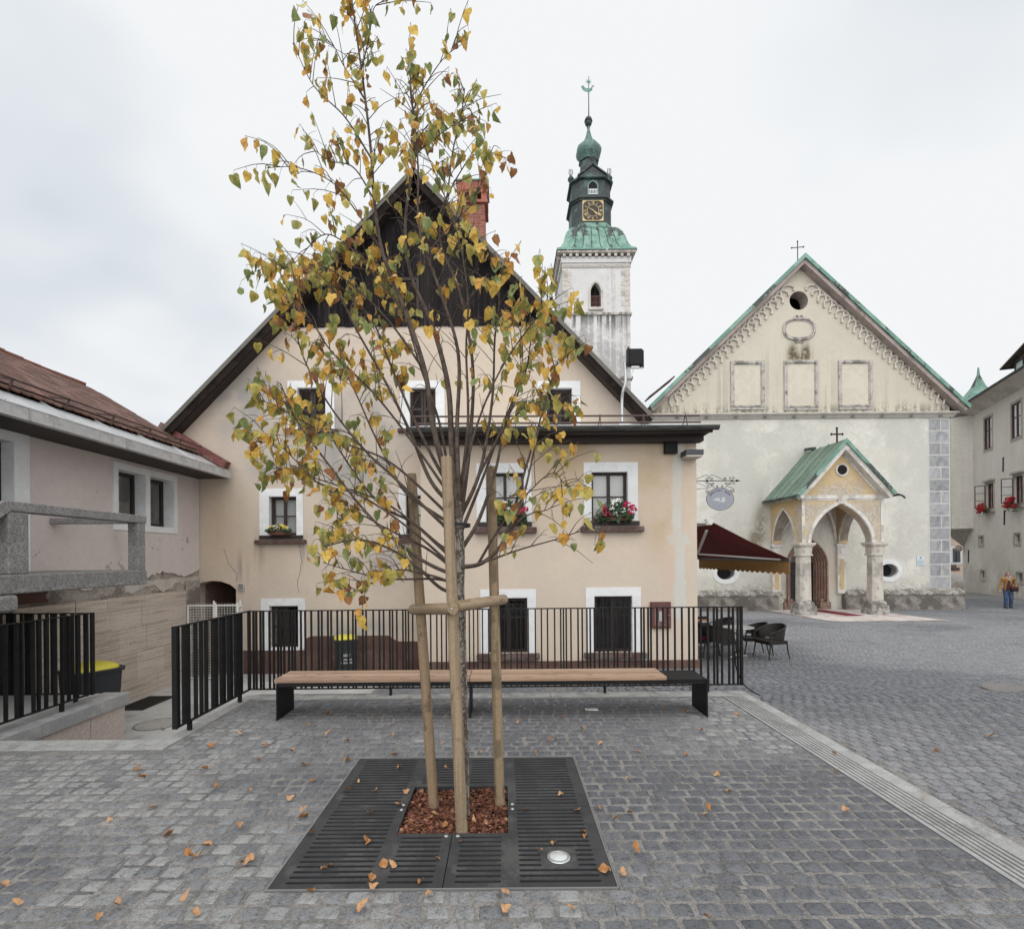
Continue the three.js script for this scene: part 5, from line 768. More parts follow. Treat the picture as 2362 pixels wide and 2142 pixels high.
// ---------------------------------------------------------------- long old house on the right, seen at a slant
{
  const H = thing('corner_house', 'tall old pale house with open casements, red geraniums and a corner oriel', 'house', [30.2, -1.0, -31.5]);
  const turn = Math.atan2(-0.925, -0.379), build = new THREE.Group();
  H.rotation.y = turn; base.set(H, [0, -1.0, 0]);   // parts are drawn facing +z with x = 0 at the base point
  const wall = wallMat(-12, -1.3, 22, (x, y, u, v) => { const n = smp(F.mid, u * 3, v * 3), f = smp(F.fine, u * 4, v * 4), b = smp(F.big2, u * 2, v * 2); let c = mul3(mix3([0.78, 0.75, 0.69], [0.71, 0.68, 0.62], n), 0.95 + 0.14 * (f - 0.5)); c = mix3(c, [0.42, 0.385, 0.34], smooth(4.0, -0.8, y) * 0.7 * smooth(0.4, 0.62, b * 0.6 + f * 0.4)); return mix3(c, [0.4, 0.38, 0.34], 0.12 * smooth(0.5, 0.75, smp(F.streak, u * 4, v * 2))); }, { bumpScale: 0.03, bumpSize: 2.5 });
  const top = [[-4.9, -3.8], [-1.2, -0.05], [2.4, 3.5], [6, 7.1]], mid = [[-4.7, -3.65], [-0.95, 0.1], [2.6, 3.65], [6.2, 7.2]], small = [[-5.85, -5.2], [-0.95, -0.25], [3.5, 4.2]], low = [[-5.65, -5.0], [-0.7, 0.0], [3.6, 4.3]];
  const holes = [...top.map(([a, b]) => rect(a, b, 8.48, 10.55)), ...mid.map(([a, b]) => rect(a, b, 4.58, 6.2)), ...small.map(([a, b]) => rect(a, b, 2.22, 2.8)), ...low.map(([a, b]) => rect(a, b, -0.05, 0.48))];
  mesh('wall', ext(shape(rect(-8.6, 9, -1.4, 11.3), holes), 0.5, -0.5), wall, H);
  mesh('rear_wall', [bx(8.5, 9, -1.4, 11.3, -10, -0.5), bx(-8.6, -8.1, -1.4, 11.3, -10, -0.5), bx(-8.1, 8.5, -1.4, 11.3, -10, -9.6)], wall, H);
  mesh('floor_beam', bx(-8.1, 8.5, 7.2, 7.4, -9.6, -0.5), M.dark, H);
  const rd = flat(0.075, 0.03, 0.026, 0.55), stone = surface({ a: [0.45, 0.42, 0.37], b: [0.38, 0.355, 0.31], size: 1.5, n: 256 });
  const pane = (x0, x1, y0, y1, z, open) => {
    const w = sub('window', H);
    mesh('surround', ext(shape(rect(x0 - 0.14, x1 + 0.14, y0 - 0.14, y1 + 0.14), [rect(x0, x1, y0, y1)]), 0.03, 0.001), stone, w);
    mesh('frame', ext(shape(rect(x0, x1, y0, y1), [rect(x0 + 0.07, x1 - 0.07, y0 + 0.07, y1 - 0.07)]), 0.1, z), rd, w);
    const m = (x0 + x1) / 2; mesh('glazing_bars', [bx(m - 0.045, m + 0.045, y0 + 0.07, y1 - 0.07, z + 0.01, z + 0.09), bx(x0 + 0.07, m - 0.045, lerp(y0, y1, 0.6) - 0.025, lerp(y0, y1, 0.6) + 0.025, z + 0.02, z + 0.08), bx(m + 0.045, x1 - 0.07, lerp(y0, y1, 0.6) - 0.025, lerp(y0, y1, 0.6) + 0.025, z + 0.02, z + 0.08)], rd, w);
    for (const [a, b] of [[x0 + 0.07, m - 0.045], [m + 0.045, x1 - 0.07]]) for (const [c, d] of [[y0 + 0.07, lerp(y0, y1, 0.6) - 0.025], [lerp(y0, y1, 0.6) + 0.025, y1 - 0.07]]) mesh('pane', bx(a - 0.003, b + 0.003, c - 0.003, d + 0.003, z + 0.045, z + 0.05), M.glass, w);
    mesh('curtain', bx(x0, x1, y0, y1, z - 0.2, z - 0.19), flat(open ? 0.1 : 0.34, open ? 0.1 : 0.37, open ? 0.09 : 0.38, 0.9), w);
    if (open) {
      const cs = [bx(0, 0.05, 0, 1.5, -0.03, 0.03), bx(0.5, 0.55, 0, 1.5, -0.03, 0.03), bx(0.05, 0.5, 0, 0.05, -0.029, 0.029), bx(0.05, 0.5, 1.45, 1.5, -0.029, 0.029), bx(0.05, 0.5, 0.48, 0.51, -0.015, 0.015), bx(0.05, 0.5, 0.97, 1.0, -0.015, 0.015)];
      mesh('open_casement', cs.map((g) => g.rotateY(-2.0).translate(x0 + 0.02, y0 + 0.06, 0.06)), rd, w); mesh('casement_pane', bx(0.04, 0.51, 0.04, 1.46, -0.003, 0.003).rotateY(-2.0).translate(x0 + 0.02, y0 + 0.06, 0.06), M.glass, w);
      mesh('hood', [bx(x0 - 0.2, x1 + 0.2, y1 + 0.1405, y1 + 0.26, 0.001, 0.16)], stone, w);
      mesh('sill', bx(x0 - 0.2, x1 + 0.2, y0 - 0.26, y0 - 0.1405, 0.001, 0.14), stone, w);
    }
  };
  for (const [a, b] of top) pane(a, b, 8.48, 10.55, -0.1, false);
  for (const [a, b] of mid) pane(a, b, 4.58, 6.2, -0.2, true);
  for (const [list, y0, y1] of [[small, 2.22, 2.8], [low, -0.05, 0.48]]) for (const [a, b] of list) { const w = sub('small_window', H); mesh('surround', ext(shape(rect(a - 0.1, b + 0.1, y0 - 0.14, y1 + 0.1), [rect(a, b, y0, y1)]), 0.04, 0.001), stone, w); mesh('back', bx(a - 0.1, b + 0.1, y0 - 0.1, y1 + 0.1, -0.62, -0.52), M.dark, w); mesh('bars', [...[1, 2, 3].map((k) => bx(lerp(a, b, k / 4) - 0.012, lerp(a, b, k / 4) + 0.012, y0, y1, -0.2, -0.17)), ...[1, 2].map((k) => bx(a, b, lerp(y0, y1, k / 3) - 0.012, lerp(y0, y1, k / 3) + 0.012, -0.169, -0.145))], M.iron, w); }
  for (const [x, y] of [[-2.3, 7.2], [-2.2, 3.9], [-7.6, 1.5]]) mesh('wall_anchor', beamX([x, y - 0.5, 0.03], [x + 0.05, y + 0.4, 0.03], 0.05, 0.06), M.iron, H);
  // oriel on a corbel at the far corner
  const plan = [[-10.05, -3.4], [-10.05, 0.3], [-9.3, 1.05], [-7.3, 1.05], [-6.75, 0.0], [-6.75, -0.4]].map(([x, z]) => [x, -z]);
  const or = sub('oriel', H), up = (y0, y1) => ext(shape(plan), y1 - y0).rotateX(-Math.PI / 2).translate(0, y0, 0);
  mesh('wall', up(3.4, 11.3), wall, or); mesh('lower_ledge', ext(shape(grow(plan.slice().reverse(), 0.1).reverse()), 0.12).rotateX(-Math.PI / 2).translate(0, 3.3, 0), stone, or);
  mesh('corbel', new THREE.ConeGeometry(1.25, 1.3, 12).rotateX(Math.PI).translate(-8.5, 2.66, -0.1), stone, or); mesh('boss', new THREE.SphereGeometry(0.24, 12, 8).translate(-8.5, 2.0, 0.3), stone, or);
  for (const [y0, y1] of [[8.6, 10.6], [4.65, 6.25]]) { mesh('window_frame', ext(shape(rect(-8.95, -7.75, y0, y1), [rect(-8.86, -7.84, y0 + 0.09, y1 - 0.09), ]), 0.06, 1.051), rd, or); mesh('window_glass', bx(-8.87, -7.83, y0 + 0.08, y1 - 0.08, 1.055, 1.06), flat(0.2, 0.23, 0.25, 0.1), or); mesh('window_bars', [bx(-8.38, -8.32, y0 + 0.09, y1 - 0.09, 1.061, 1.1), bx(-8.86, -8.385, lerp(y0, y1, 0.6), lerp(y0, y1, 0.6) + 0.05, 1.061, 1.095), bx(-8.315, -7.84, lerp(y0, y1, 0.6), lerp(y0, y1, 0.6) + 0.05, 1.061, 1.095)], rd, or); mesh('window_surround', ext(shape(rect(-9.1, -7.6, y0 - 0.14, y1 + 0.14), [rect(-8.95, -7.75, y0, y1)]), 0.03, 1.0505), stone, or); }
  mesh('open_casement', [bx(0, 0.05, 0, 1.5, -0.03, 0.03), bx(0.5, 0.55, 0, 1.5, -0.03, 0.03), bx(0.05, 0.5, 0, 0.05, -0.029, 0.029), bx(0.05, 0.5, 1.45, 1.5, -0.029, 0.029), bx(0.05, 0.5, 0.75, 0.78, -0.015, 0.015)].map((g) => g.scale(1.5, 1, 1).rotateY(-2.2).translate(-8.95, 4.7, 1.12)), rd, or);
  mesh('hood', bx(-9.15, -7.55, 6.4, 6.52, 1.051, 1.2), stone, or);
  // eaves and roof
  const rf = sub('roof', H), tile = surface({ a: [0.085, 0.06, 0.05], b: [0.12, 0.085, 0.07], c: [0.17, 0.14, 0.12], size: 1.5, grain: 0.4, bump: 'stone', bumpScale: 0.02, bumpSize: 0.4 });
  mesh('eave_cove', ext(shape([[0, 11.2], [0.45, 11.5], [0.9, 11.72], [0.9, 11.78], [0, 11.78]]), 18.6).rotateY(-Math.PI / 2).translate(9.0, 0, 0.0), wall, rf);
  for (let i = 0; i < 14; i++) mesh('copper_edge', ext(shape([[1.0, 11.78], [1.0, 11.82], [0.1, 12.32], [0.1, 12.28]]), 1.36).rotateY(-Math.PI / 2).translate(-10.2 + i * 1.37 + 1.36, 0, 0), copper, rf);
  mesh('gutter', bar([-10.2, 11.75, 1.02], [9, 11.75, 1.02], 0.07), copperDark, rf);
  for (let k = 0; k < 9; k++) mesh('tile_course', beamX([0, 12.3 + k * 0.36, 0.15 - k * 0.6], [0, 12.72 + k * 0.36, -0.55 - k * 0.6], 17.6, 0.05).translate(0.4, 0, 0), tile, rf);
  // dormer
  const dm = sub('dormer', H), bw = surface({ a: [0.13, 0.09, 0.075], b: [0.17, 0.125, 0.105], fields: ['streak', 'mid'], size: 1, n: 256 });
  mesh('cheek', [bx(-2.3, 0.9, 12.1, 13.6, -2.4, -0.62)], bw, dm); mesh('window', bx(-2.2, -1.3, 12.35, 13.3, -0.615, -0.6), flat(0.32, 0.42, 0.42, 0.2), dm); mesh('window_frame', ext(shape(rect(-2.3, -1.2, 12.25, 13.4), [rect(-2.2, -1.3, 12.35, 13.3)]), 0.06, -0.618), M.darkwood, dm);
  mesh('roof', [beamX([-3.4, 13.35, -1.0], [1.2, 14.2, -1.0], 1.5, 0.1), beamX([-1.3, 14.3, -1.5], [3, 15.0, -1.5], 1.5, 0.1)], tile, dm);
  for (const x of [-1.6]) mesh('second_cheek', bx(0.2, 4, 13.4, 14.4, -2.4, -1.0), bw, dm);
  // copper spire over the oriel
  const cg = new THREE.LatheGeometry([[2.35, 11.8], [1.75, 12.15], [1.0, 12.75], [0.45, 13.5], [0.1, 14.35], [0.05, 14.9]].map((p) => new THREE.Vector2(...p)), 8).toNonIndexed(); cg.computeVertexNormals();
  mesh('copper_spire', cg.translate(-8.1, 0, -0.8), copper, rf);
  H.position.set(30.2, -1.0, -31.5);
  // window boxes of red geraniums hang below the open casements
}
// ---------------------------------------------------------------- red-roofed house in the gap behind the church corner
{
  const H = thing('far_house', 'pink house with orange tile roof in the gap beyond the church', 'house', [41, -1.2, -48]);
  const wall = surface({ a: [0.6, 0.48, 0.4], b: [0.55, 0.45, 0.38], c: [0.48, 0.4, 0.34], size: 3, n: 256 });
  mesh('wall', [bx(38.2, 45, -1.4, 8.3, -55, -48)], wall, H);
  mesh('string_course', bx(38.2, 45, 3.0, 3.16, -47.999, -47.93), M.white, H);
  const rt = surface({ a: [0.42, 0.15, 0.085], b: [0.36, 0.12, 0.07], c: [0.26, 0.1, 0.07], size: 1.2, n: 256, bump: 'stone', bumpScale: 0.02, bumpSize: 0.3 }), rf = sub('roof', H);
  for (let k = 0; k < 12; k++) mesh('tile_course', beamX([41.5, 8.2 + k * 0.31, -47.6 - k * 0.36], [41.5, 8.56 + k * 0.31, -48.02 - k * 0.36], 8, 0.08), rt, rf);
  mesh('dormer', [bx(39.2, 41, 10.2, 11.2, -52, -50.5), bx(38.9, 41.3, 11.2, 11.35, -52, -50.2)], M.darkwood, rf); mesh('upper_roof', [beamX([41.5, 11.7, -51.9], [41.5, 13.4, -53.5], 8, 0.1)], rt, rf);
  for (const [x0, x1, y0, y1] of [[39.75, 40.45, 0.85, 2.1], [39.6, 40.4, 4.4, 6.0]]) { const w = sub('window', H); mesh('surround', ext(shape(rect(x0 - 0.16, x1 + 0.16, y0 - 0.16, y1 + 0.16), [rect(x0, x1, y0, y1)]), 0.04, -47.999), M.white, w); mesh('glass', bx(x0, x1, y0, y1, -47.999, -47.98), flat(0.05, 0.06, 0.07, 0.15), w); mesh('frame', [bx((x0 + x1) / 2 - 0.04, (x0 + x1) / 2 + 0.04, y0, y1, -47.9795, -47.95)], M.darkwood, w); }
  mesh('plinth', bx(38.1, 45, -1.4, -0.2, -47.999, -47.9), concrete, H);
  mesh('painted_block', [bx(39.5, 40.1, 0.1, 0.62, -47.999, -47.985), bx(40.1, 40.4, 0.1, 0.4, -47.999, -47.986)], M.sill, H);
  const s = thing('kerb_stone', 'rounded grey guard stone at the foot of the corner house', 'guard stone', [34.6, -1.1, -42]);
  mesh('stone', new THREE.SphereGeometry(0.55, 16, 10, 0, 6.3, 0, 1.6).scale(1, 1.4, 1).translate(34.6, -1.1, -41.2), paleStone, s);
}
// ---------------------------------------------------------------- railings of flat black bars at uneven distances
function railing(label, p, q, seed, { y0 = 0.09, y1 = 1.06, posts = [0, 1], feet = [], loose = 1 } = {}) {
  const [ax, az] = p, [bxx, bz] = q, L = Math.hypot(bxx - ax, bz - az), o = thing('steel_railing', label, 'railing', [ax, 0, az], 'black railings of flat upright bars');
  const rot = Math.atan2(-(bz - az), bxx - ax), r = rng(seed);
  const local = new THREE.Matrix4().makeRotationY(rot).setPosition(ax, 0, az), put = (g) => g.applyMatrix4(local);
  mesh('top_rail', put(rb(0, L, y1 - 0.012, y1, -0.021, 0.021, 0.003)), M.black, o);
  mesh('bottom_rail', put(rb(0, L, y0, y0 + 0.012, -0.021, 0.021, 0.003)), M.black, o);
  for (const t of posts) mesh('post', put(rb(t * L - 0.014, t * L + 0.014, y0 - 0.004, y1 + 0.002, -0.024, 0.024, 0.003)), M.black, o);
  for (const t of feet) mesh('foot', put(bx(t * L - 0.014, t * L + 0.014, 0.004, y0, -0.02, 0.02)), M.black, o);
  const g = fix(bx(-0.0075, 0.0075, y0 + 0.0125, y1 - 0.0125, -0.019, 0.019));
  for (let x = 0.04 + r() * 0.02; x < L - 0.03; x += [0.034, 0.04, 0.052, 0.058, 0.075, 0.088][Math.floor(r() * 6)] * loose) { const b = piece('bar', g, M.black, o, [ax + x * Math.cos(rot), 0, az - x * Math.sin(rot)]); b.rotation.y = rot; }
  return o;
}
railing('long black railing standing behind the wooden bench', [-3.13, -6.64], [2.93, -6.7], 3, { feet: [0.075, 0.285, 0.5, 0.72, 0.93] });
railing('short black railing along the lane, joined to the long railing behind the bench', [-3.13, -5.14], [-3.13, -6.6], 8, { posts: [0], feet: [0.16, 0.86], loose: 1.75 });
railing('black railing on the coping at the left, running away from the viewer', [-4.93, -4.6], [-4.93, -6.38], 12, { feet: [0.2, 0.8], y0: 0.1, y1: 1.07, loose: 1.6 });
railing('black railing across the left edge in front of the yellow-lidded bin', [-9, -6.44], [-4.9, -6.44], 15, { posts: [1], feet: [0.3, 0.7, 0.95], y0: 0.1, y1: 1.07 });

// ---------------------------------------------------------------- bench
{
  const o = thing('bench', 'long black steel bench with brown hardwood slats behind the young tree', 'bench', [-0.14, 0, -5.88]);
  const wood = [[[0.37, 0.25, 0.17], [0.29, 0.19, 0.125]], [[0.44, 0.31, 0.215], [0.34, 0.23, 0.155]], [[0.32, 0.21, 0.145], [0.25, 0.16, 0.11]]].map(([a, b]) => surface({ a, b, c: mul3(b, 0.75), size: 1.3, fields: ['wood', 'mid'], grain: 0.18, bump: 'wood', bumpScale: 0.0012, bumpSize: 0.9, rough: 0.6 }));
  const zf = -5.665, zb = -6.115;
  mesh('frame', [rb(-2.39, 2.115, 0.368, 0.386, zb + 0.01, zf - 0.01, 0.002), rb(-2.39, 2.115, 0.35, 0.38, zf - 0.022, zf - 0.0101, 0.002), rb(-2.39, 2.115, 0.35, 0.38, zb + 0.0101, zb + 0.022, 0.002)], M.black, o);
  mesh('end_table', rb(1.705, 2.125, 0.387, 0.401, zb, zf, 0.002), M.black, o);
  for (const [x0, x1] of [[-2.395, -2.38], [2.11, 2.125]]) mesh('leg', rb(x0, x1, 0, x0 < 0 ? 0.386 : 0.3865, zb, zf, 0.002), M.black, o);
  mesh('leg', [rb(-0.375, -0.36, 0, 0.367, zb + 0.03, zf - 0.03, 0.002)], M.black, o);
  const w = 0.45 / 5;
  for (const [a, b] of [[-2.42, -0.371], [-0.366, 1.7]]) for (let i = 0; i < 5; i++) mesh('slat', rb(a, b, 0.389, 0.43, zb + i * w + 0.011, zb + (i + 1) * w - 0.011, 0.006, 2), wood[(i * 2 + (a > -1 ? 1 : 0)) % 3], o);
}
// ---------------------------------------------------------------- tree grate, pit, mulch
{
  const iron = surface({ a: [0.04, 0.041, 0.044], b: [0.053, 0.054, 0.058], c: [0.08, 0.079, 0.077], spot: [0.6, 0.78], size: 0.9, grain: 0.3, rough: 0.62, bump: 'stone', bumpScale: 0.0012, bumpSize: 0.2, metal: 0.2 });
  const cx = (GR.x0 + GR.x1) / 2, cd = (GR.d0 + GR.d1) / 2;
  const o = thing('tree_grate', 'square black cast iron tree grate set flush in the cobbles', 'tree grate', [cx, 0, -cd]);
  const lamp = [0.296, 3.05, 0.068];
  const slot = (x0, x1, d) => { const h = 0.0105, p = []; for (const [c, s] of [[x1 - h, 1], [x0 + h, -1]]) for (let k = 0; k <= 4; k++) { const a = -Math.PI / 2 + k * Math.PI / 4; p.push([c + s * h * Math.cos(a), -d + s * h * Math.sin(a)]); } return p; };
  const cols = [[GR.x0 + 0.07, GR.hx0 - 0.055], [GR.hx0 + 0.04, cx - 0.055], [cx + 0.055, GR.hx1 - 0.04], [GR.hx1 + 0.055, GR.x1 - 0.07]];
  for (const [sx, sd] of [[0, 0], [1, 0], [0, 1], [1, 1]]) {
    const g = 0.0025, X0 = sx ? cx + g : GR.x0, X1 = sx ? GR.x1 : cx - g, D0 = sd ? cd + g : GR.d0, D1 = sd ? GR.d1 : cd - g;
    const out = sx ? (sd ? [[X0, -D1], [X1, -D1], [X1, -D0], [GR.hx1, -D0], [GR.hx1, -GR.hd1], [X0, -GR.hd1]] : [[X0, -GR.hd0], [GR.hx1, -GR.hd0], [GR.hx1, -D1], [X1, -D1], [X1, -D0], [X0, -D0]])
      : (sd ? [[X0, -D1], [X1, -D1], [X1, -GR.hd1], [GR.hx0, -GR.hd1], [GR.hx0, -D0], [X0, -D0]] : [[X0, -D1], [GR.hx0, -D1], [GR.hx0, -GR.hd0], [X1, -GR.hd0], [X1, -D0], [X0, -D0]]);
    const holes = [];
    for (let i = 0; i < 17; i++) {
      const d = (sd ? cd + 0.05 : GR.d0 + 0.05) + i * 0.0495;
      for (const c of (sx ? [2, 3] : [0, 1])) {
        const inner = c === 1 || c === 2, [a, b] = cols[c];
        if (inner && d > GR.hd0 - 0.035 && d < GR.hd1 + 0.035) continue;
        if (c === 3 && Math.abs(d - lamp[1]) < lamp[2] + 0.03) { holes.push(slot(a, lamp[0] - 0.1, d), slot(lamp[0] + 0.1, b, d)); continue; }
        holes.push(slot(a, b, d));
      }
    }
    if (sx && !sd) holes.push(circlePts(lamp[0], -lamp[1], lamp[2] + 0.002, lamp[2] + 0.002, 28));
    mesh('casting', ext(shape(out, holes), 0.03, 0, 4).rotateX(Math.PI / 2).translate(0, 0.006, 0), iron, o);
  }
  mesh('edge_frame', ext(shape(rect(GR.x0 - 0.009, GR.x1 + 0.009, -GR.d1 - 0.009, -GR.d0 + 0.009), [rect(GR.x0 - 0.003, GR.x1 + 0.003, -GR.d1 - 0.003, -GR.d0 + 0.003)]), 0.06).rotateX(Math.PI / 2).translate(0, 0.0065, 0), flat(0.3, 0.3, 0.3, 0.5, { metalness: 0.5 }), o);
  for (const [x, d] of [[GR.hx0 - 0.03, cd + 0.035], [GR.hx0 - 0.03, cd - 0.035], [GR.hx1 + 0.03, cd + 0.035], [GR.hx1 + 0.03, cd - 0.035], [cx - 0.035, GR.hd0 - 0.03], [cx + 0.035, GR.hd0 - 0.03], [cx - 0.035, GR.hd1 + 0.03], [cx + 0.035, GR.hd1 + 0.03]]) mesh('bolt', new THREE.SphereGeometry(0.013, 12, 6, 0, 6.3, 0, 1.57).scale(1, 0.5, 1).translate(x, 0.006, -d), M.galv, o);
  const soil = surface({ a: [0.03, 0.022, 0.017], b: [0.05, 0.036, 0.028], size: 0.5, grain: 0.6, bump: 'stone', bumpScale: 0.01, bumpSize: 0.2 });
  setting('planting_pit', [bx(GR.x0 - 0.2, GR.x1 + 0.2, -0.5, -0.3, -GR.d1 - 0.2, -GR.d0 + 0.2), bx(GR.x0 - 0.2, GR.x0 - 0.012, -0.3, -0.05, -GR.d1 - 0.1, -GR.d0 + 0.1), bx(GR.x1 + 0.012, GR.x1 + 0.2, -0.3, -0.05, -GR.d1 - 0.1, -GR.d0 + 0.1), bx(GR.x0, GR.x1, -0.3, -0.05, -GR.d1 - 0.1, -GR.d1 - 0.012), bx(GR.x0, GR.x1, -0.3, -0.05, -GR.d0 + 0.012, -GR.d0 + 0.1)], soil);
  // mulch: chips over a small mound
  const r = rng(31), mulch = note(sub('bark_mulch', scene), 'heap of reddish brown bark chips round the tree base', 'mulch', null, 'stuff'); mulch.name = 'bark_mulch';
  mesh('soil', sheet(span(GR.hx0 - 0.02, GR.hx1 + 0.02, 0.06), span(GR.hd0 - 0.02, GR.hd1 + 0.02, 0.06), (x, d) => -0.075 + 0.03 * smp(F.mid, x, d)), soil, mulch).userData.kind = 'stuff';
  const chips = [0, 1, 2].map((k) => { const g = new THREE.BoxGeometry(0.034 - k * 0.006, 0.005, 0.014 + k * 0.004, 2, 1, 1), p = g.attributes.position; for (let i = 0; i < p.count; i++) p.setXYZ(i, p.getX(i) + (r() - 0.5) * 0.006, p.getY(i) + (r() - 0.5) * 0.004 + p.getX(i) ** 2 * 8, p.getZ(i) + (r() - 0.5) * 0.006); g.computeVertexNormals(); return fix(g); });
  const bark = surface({ a: [0.9, 0.9, 0.9], b: [0.6, 0.58, 0.56], size: 0.08, fields: ['wood', 'mid'], grain: 0.3, bump: 'wood', bumpScale: 0.001, bumpSize: 0.1 }), m4 = new THREE.Matrix4(), c = new THREE.Color();
  chips.forEach((g, k) => {
    const n = 950, im = new THREE.InstancedMesh(g, bark, n); im.name = 'bark_mulch'; im.userData.kind = 'stuff'; shadows(im);
    for (let i = 0; i < n; i++) {
      const x = lerp(GR.hx0 + 0.012, GR.hx1 - 0.012, r()), d = lerp(GR.hd0 + 0.012, GR.hd1 - 0.012, r()), s = 0.6 + r() * 0.75;
      m4.compose(V(x, -0.055 + 0.03 * smp(F.mid, x, d) + r() * 0.03, -d), new THREE.Quaternion().setFromEuler(new THREE.Euler((r() - 0.5) * 1.2, r() * 6.3, (r() - 0.5) * 1.2)), V(s, s, s)); im.setMatrixAt(i, m4);
      const t = r(); im.setColorAt(i, t < 0.75 ? c.setRGB(...mix3([0.1, 0.035, 0.02], [0.26, 0.1, 0.055], r())) : t < 0.92 ? c.setRGB(...mix3([0.3, 0.14, 0.075], [0.38, 0.2, 0.12], r())) : c.setRGB(0.05, 0.022, 0.015));
    }
    mulch.add(im);
  });
  // recessed ground light in the grate
  const l = thing('ground_light', 'round steel ground light sunk in the front corner of the tree grate', 'ground light', [lamp[0], 0, -lamp[1]]);
  mesh('bezel', new THREE.LatheGeometry([[0.0675, -0.05], [0.0675, 0.006], [0.064, 0.0105], [0.05, 0.012], [0.0485, 0.009]].map((p) => new THREE.Vector2(...p)), 40).translate(lamp[0], 0, -lamp[1]), flat(0.62, 0.63, 0.64, 0.28, { metalness: 0.85 }), l);
  mesh('lens', new THREE.SphereGeometry(0.13, 32, 10, 0, 6.2832, 0, 0.39).translate(lamp[0], -0.1105, -lamp[1]), flat(0.55, 0.58, 0.57, 0.15, { clearcoat: 1 }), l);
}
// ---------------------------------------------------------------- tree stakes: three leaning posts joined by two half-round rails
{
  const o = thing('tree_stakes', 'three round timber stakes with two cross rails propping the young tree', 'tree stake', [-0.32, -0.05, -3.6]);
  const tones = [[0.26, 0.185, 0.115], [0.3, 0.225, 0.145], [0.28, 0.205, 0.125]].map((a) => surface({ a, b: mul3(a, 0.78), c: mul3(a, 0.55), spot: [0.6, 0.72], size: 1.2, fields: ['wood', 'mid'], grain: 0.25, rough: 0.8, bump: 'wood', bumpScale: 0.002, bumpSize: 0.7, rot: Math.PI / 2 }));
  const post = (p, q, r, k) => { const g = bar(p, q, r, r * 0.94, 20), m = mesh('stake', g, tones[k], o); return m; };
  post([-0.492, -0.06, -3.72], [-0.64, 2.28, -3.78], 0.036, 0);
  post([-0.272, -0.06, -3.36], [-0.358, 2.33, -3.42], 0.037, 1);
  post([-0.04, -0.06, -3.72], [-0.085, 2.33, -3.8], 0.035, 2);
  const railWood = surface({ a: [0.31, 0.235, 0.155], b: [0.25, 0.18, 0.115], c: [0.19, 0.13, 0.08], size: 1.1, fields: ['wood', 'mid'], grain: 0.25, bump: 'wood', bumpScale: 0.002, bumpSize: 0.7 });
  mesh('cross_rail', bar([-0.635, 1.335, -3.78], [-0.31, 1.385, -3.295], 0.037, 0.037, 20), railWood, o);
  mesh('cross_rail', bar([-0.3, 1.392, -3.36], [0.0, 1.405, -3.72], 0.037, 0.035, 20), railWood, o);
  for (const p of [[-0.318, 1.386, -3.302], [-0.6, 1.345, -3.72], [-0.06, 1.402, -3.66]]) mesh('bolt', new THREE.SphereGeometry(0.008, 8, 6).translate(p[0], p[1] + 0.0, p[2] + 0.036), M.galv, o);
  mesh('tie', [0, 1].map((k) => tube(circlePts(0, 0, 0.055, 0.02, 12).map(([x, z]) => V(-0.31 + x * 1.6, 1.9 + k * 0.012, -3.56 + z * 7)), 0.006, 40, 6, true)), flat(0.03, 0.03, 0.03, 0.8), o);
}
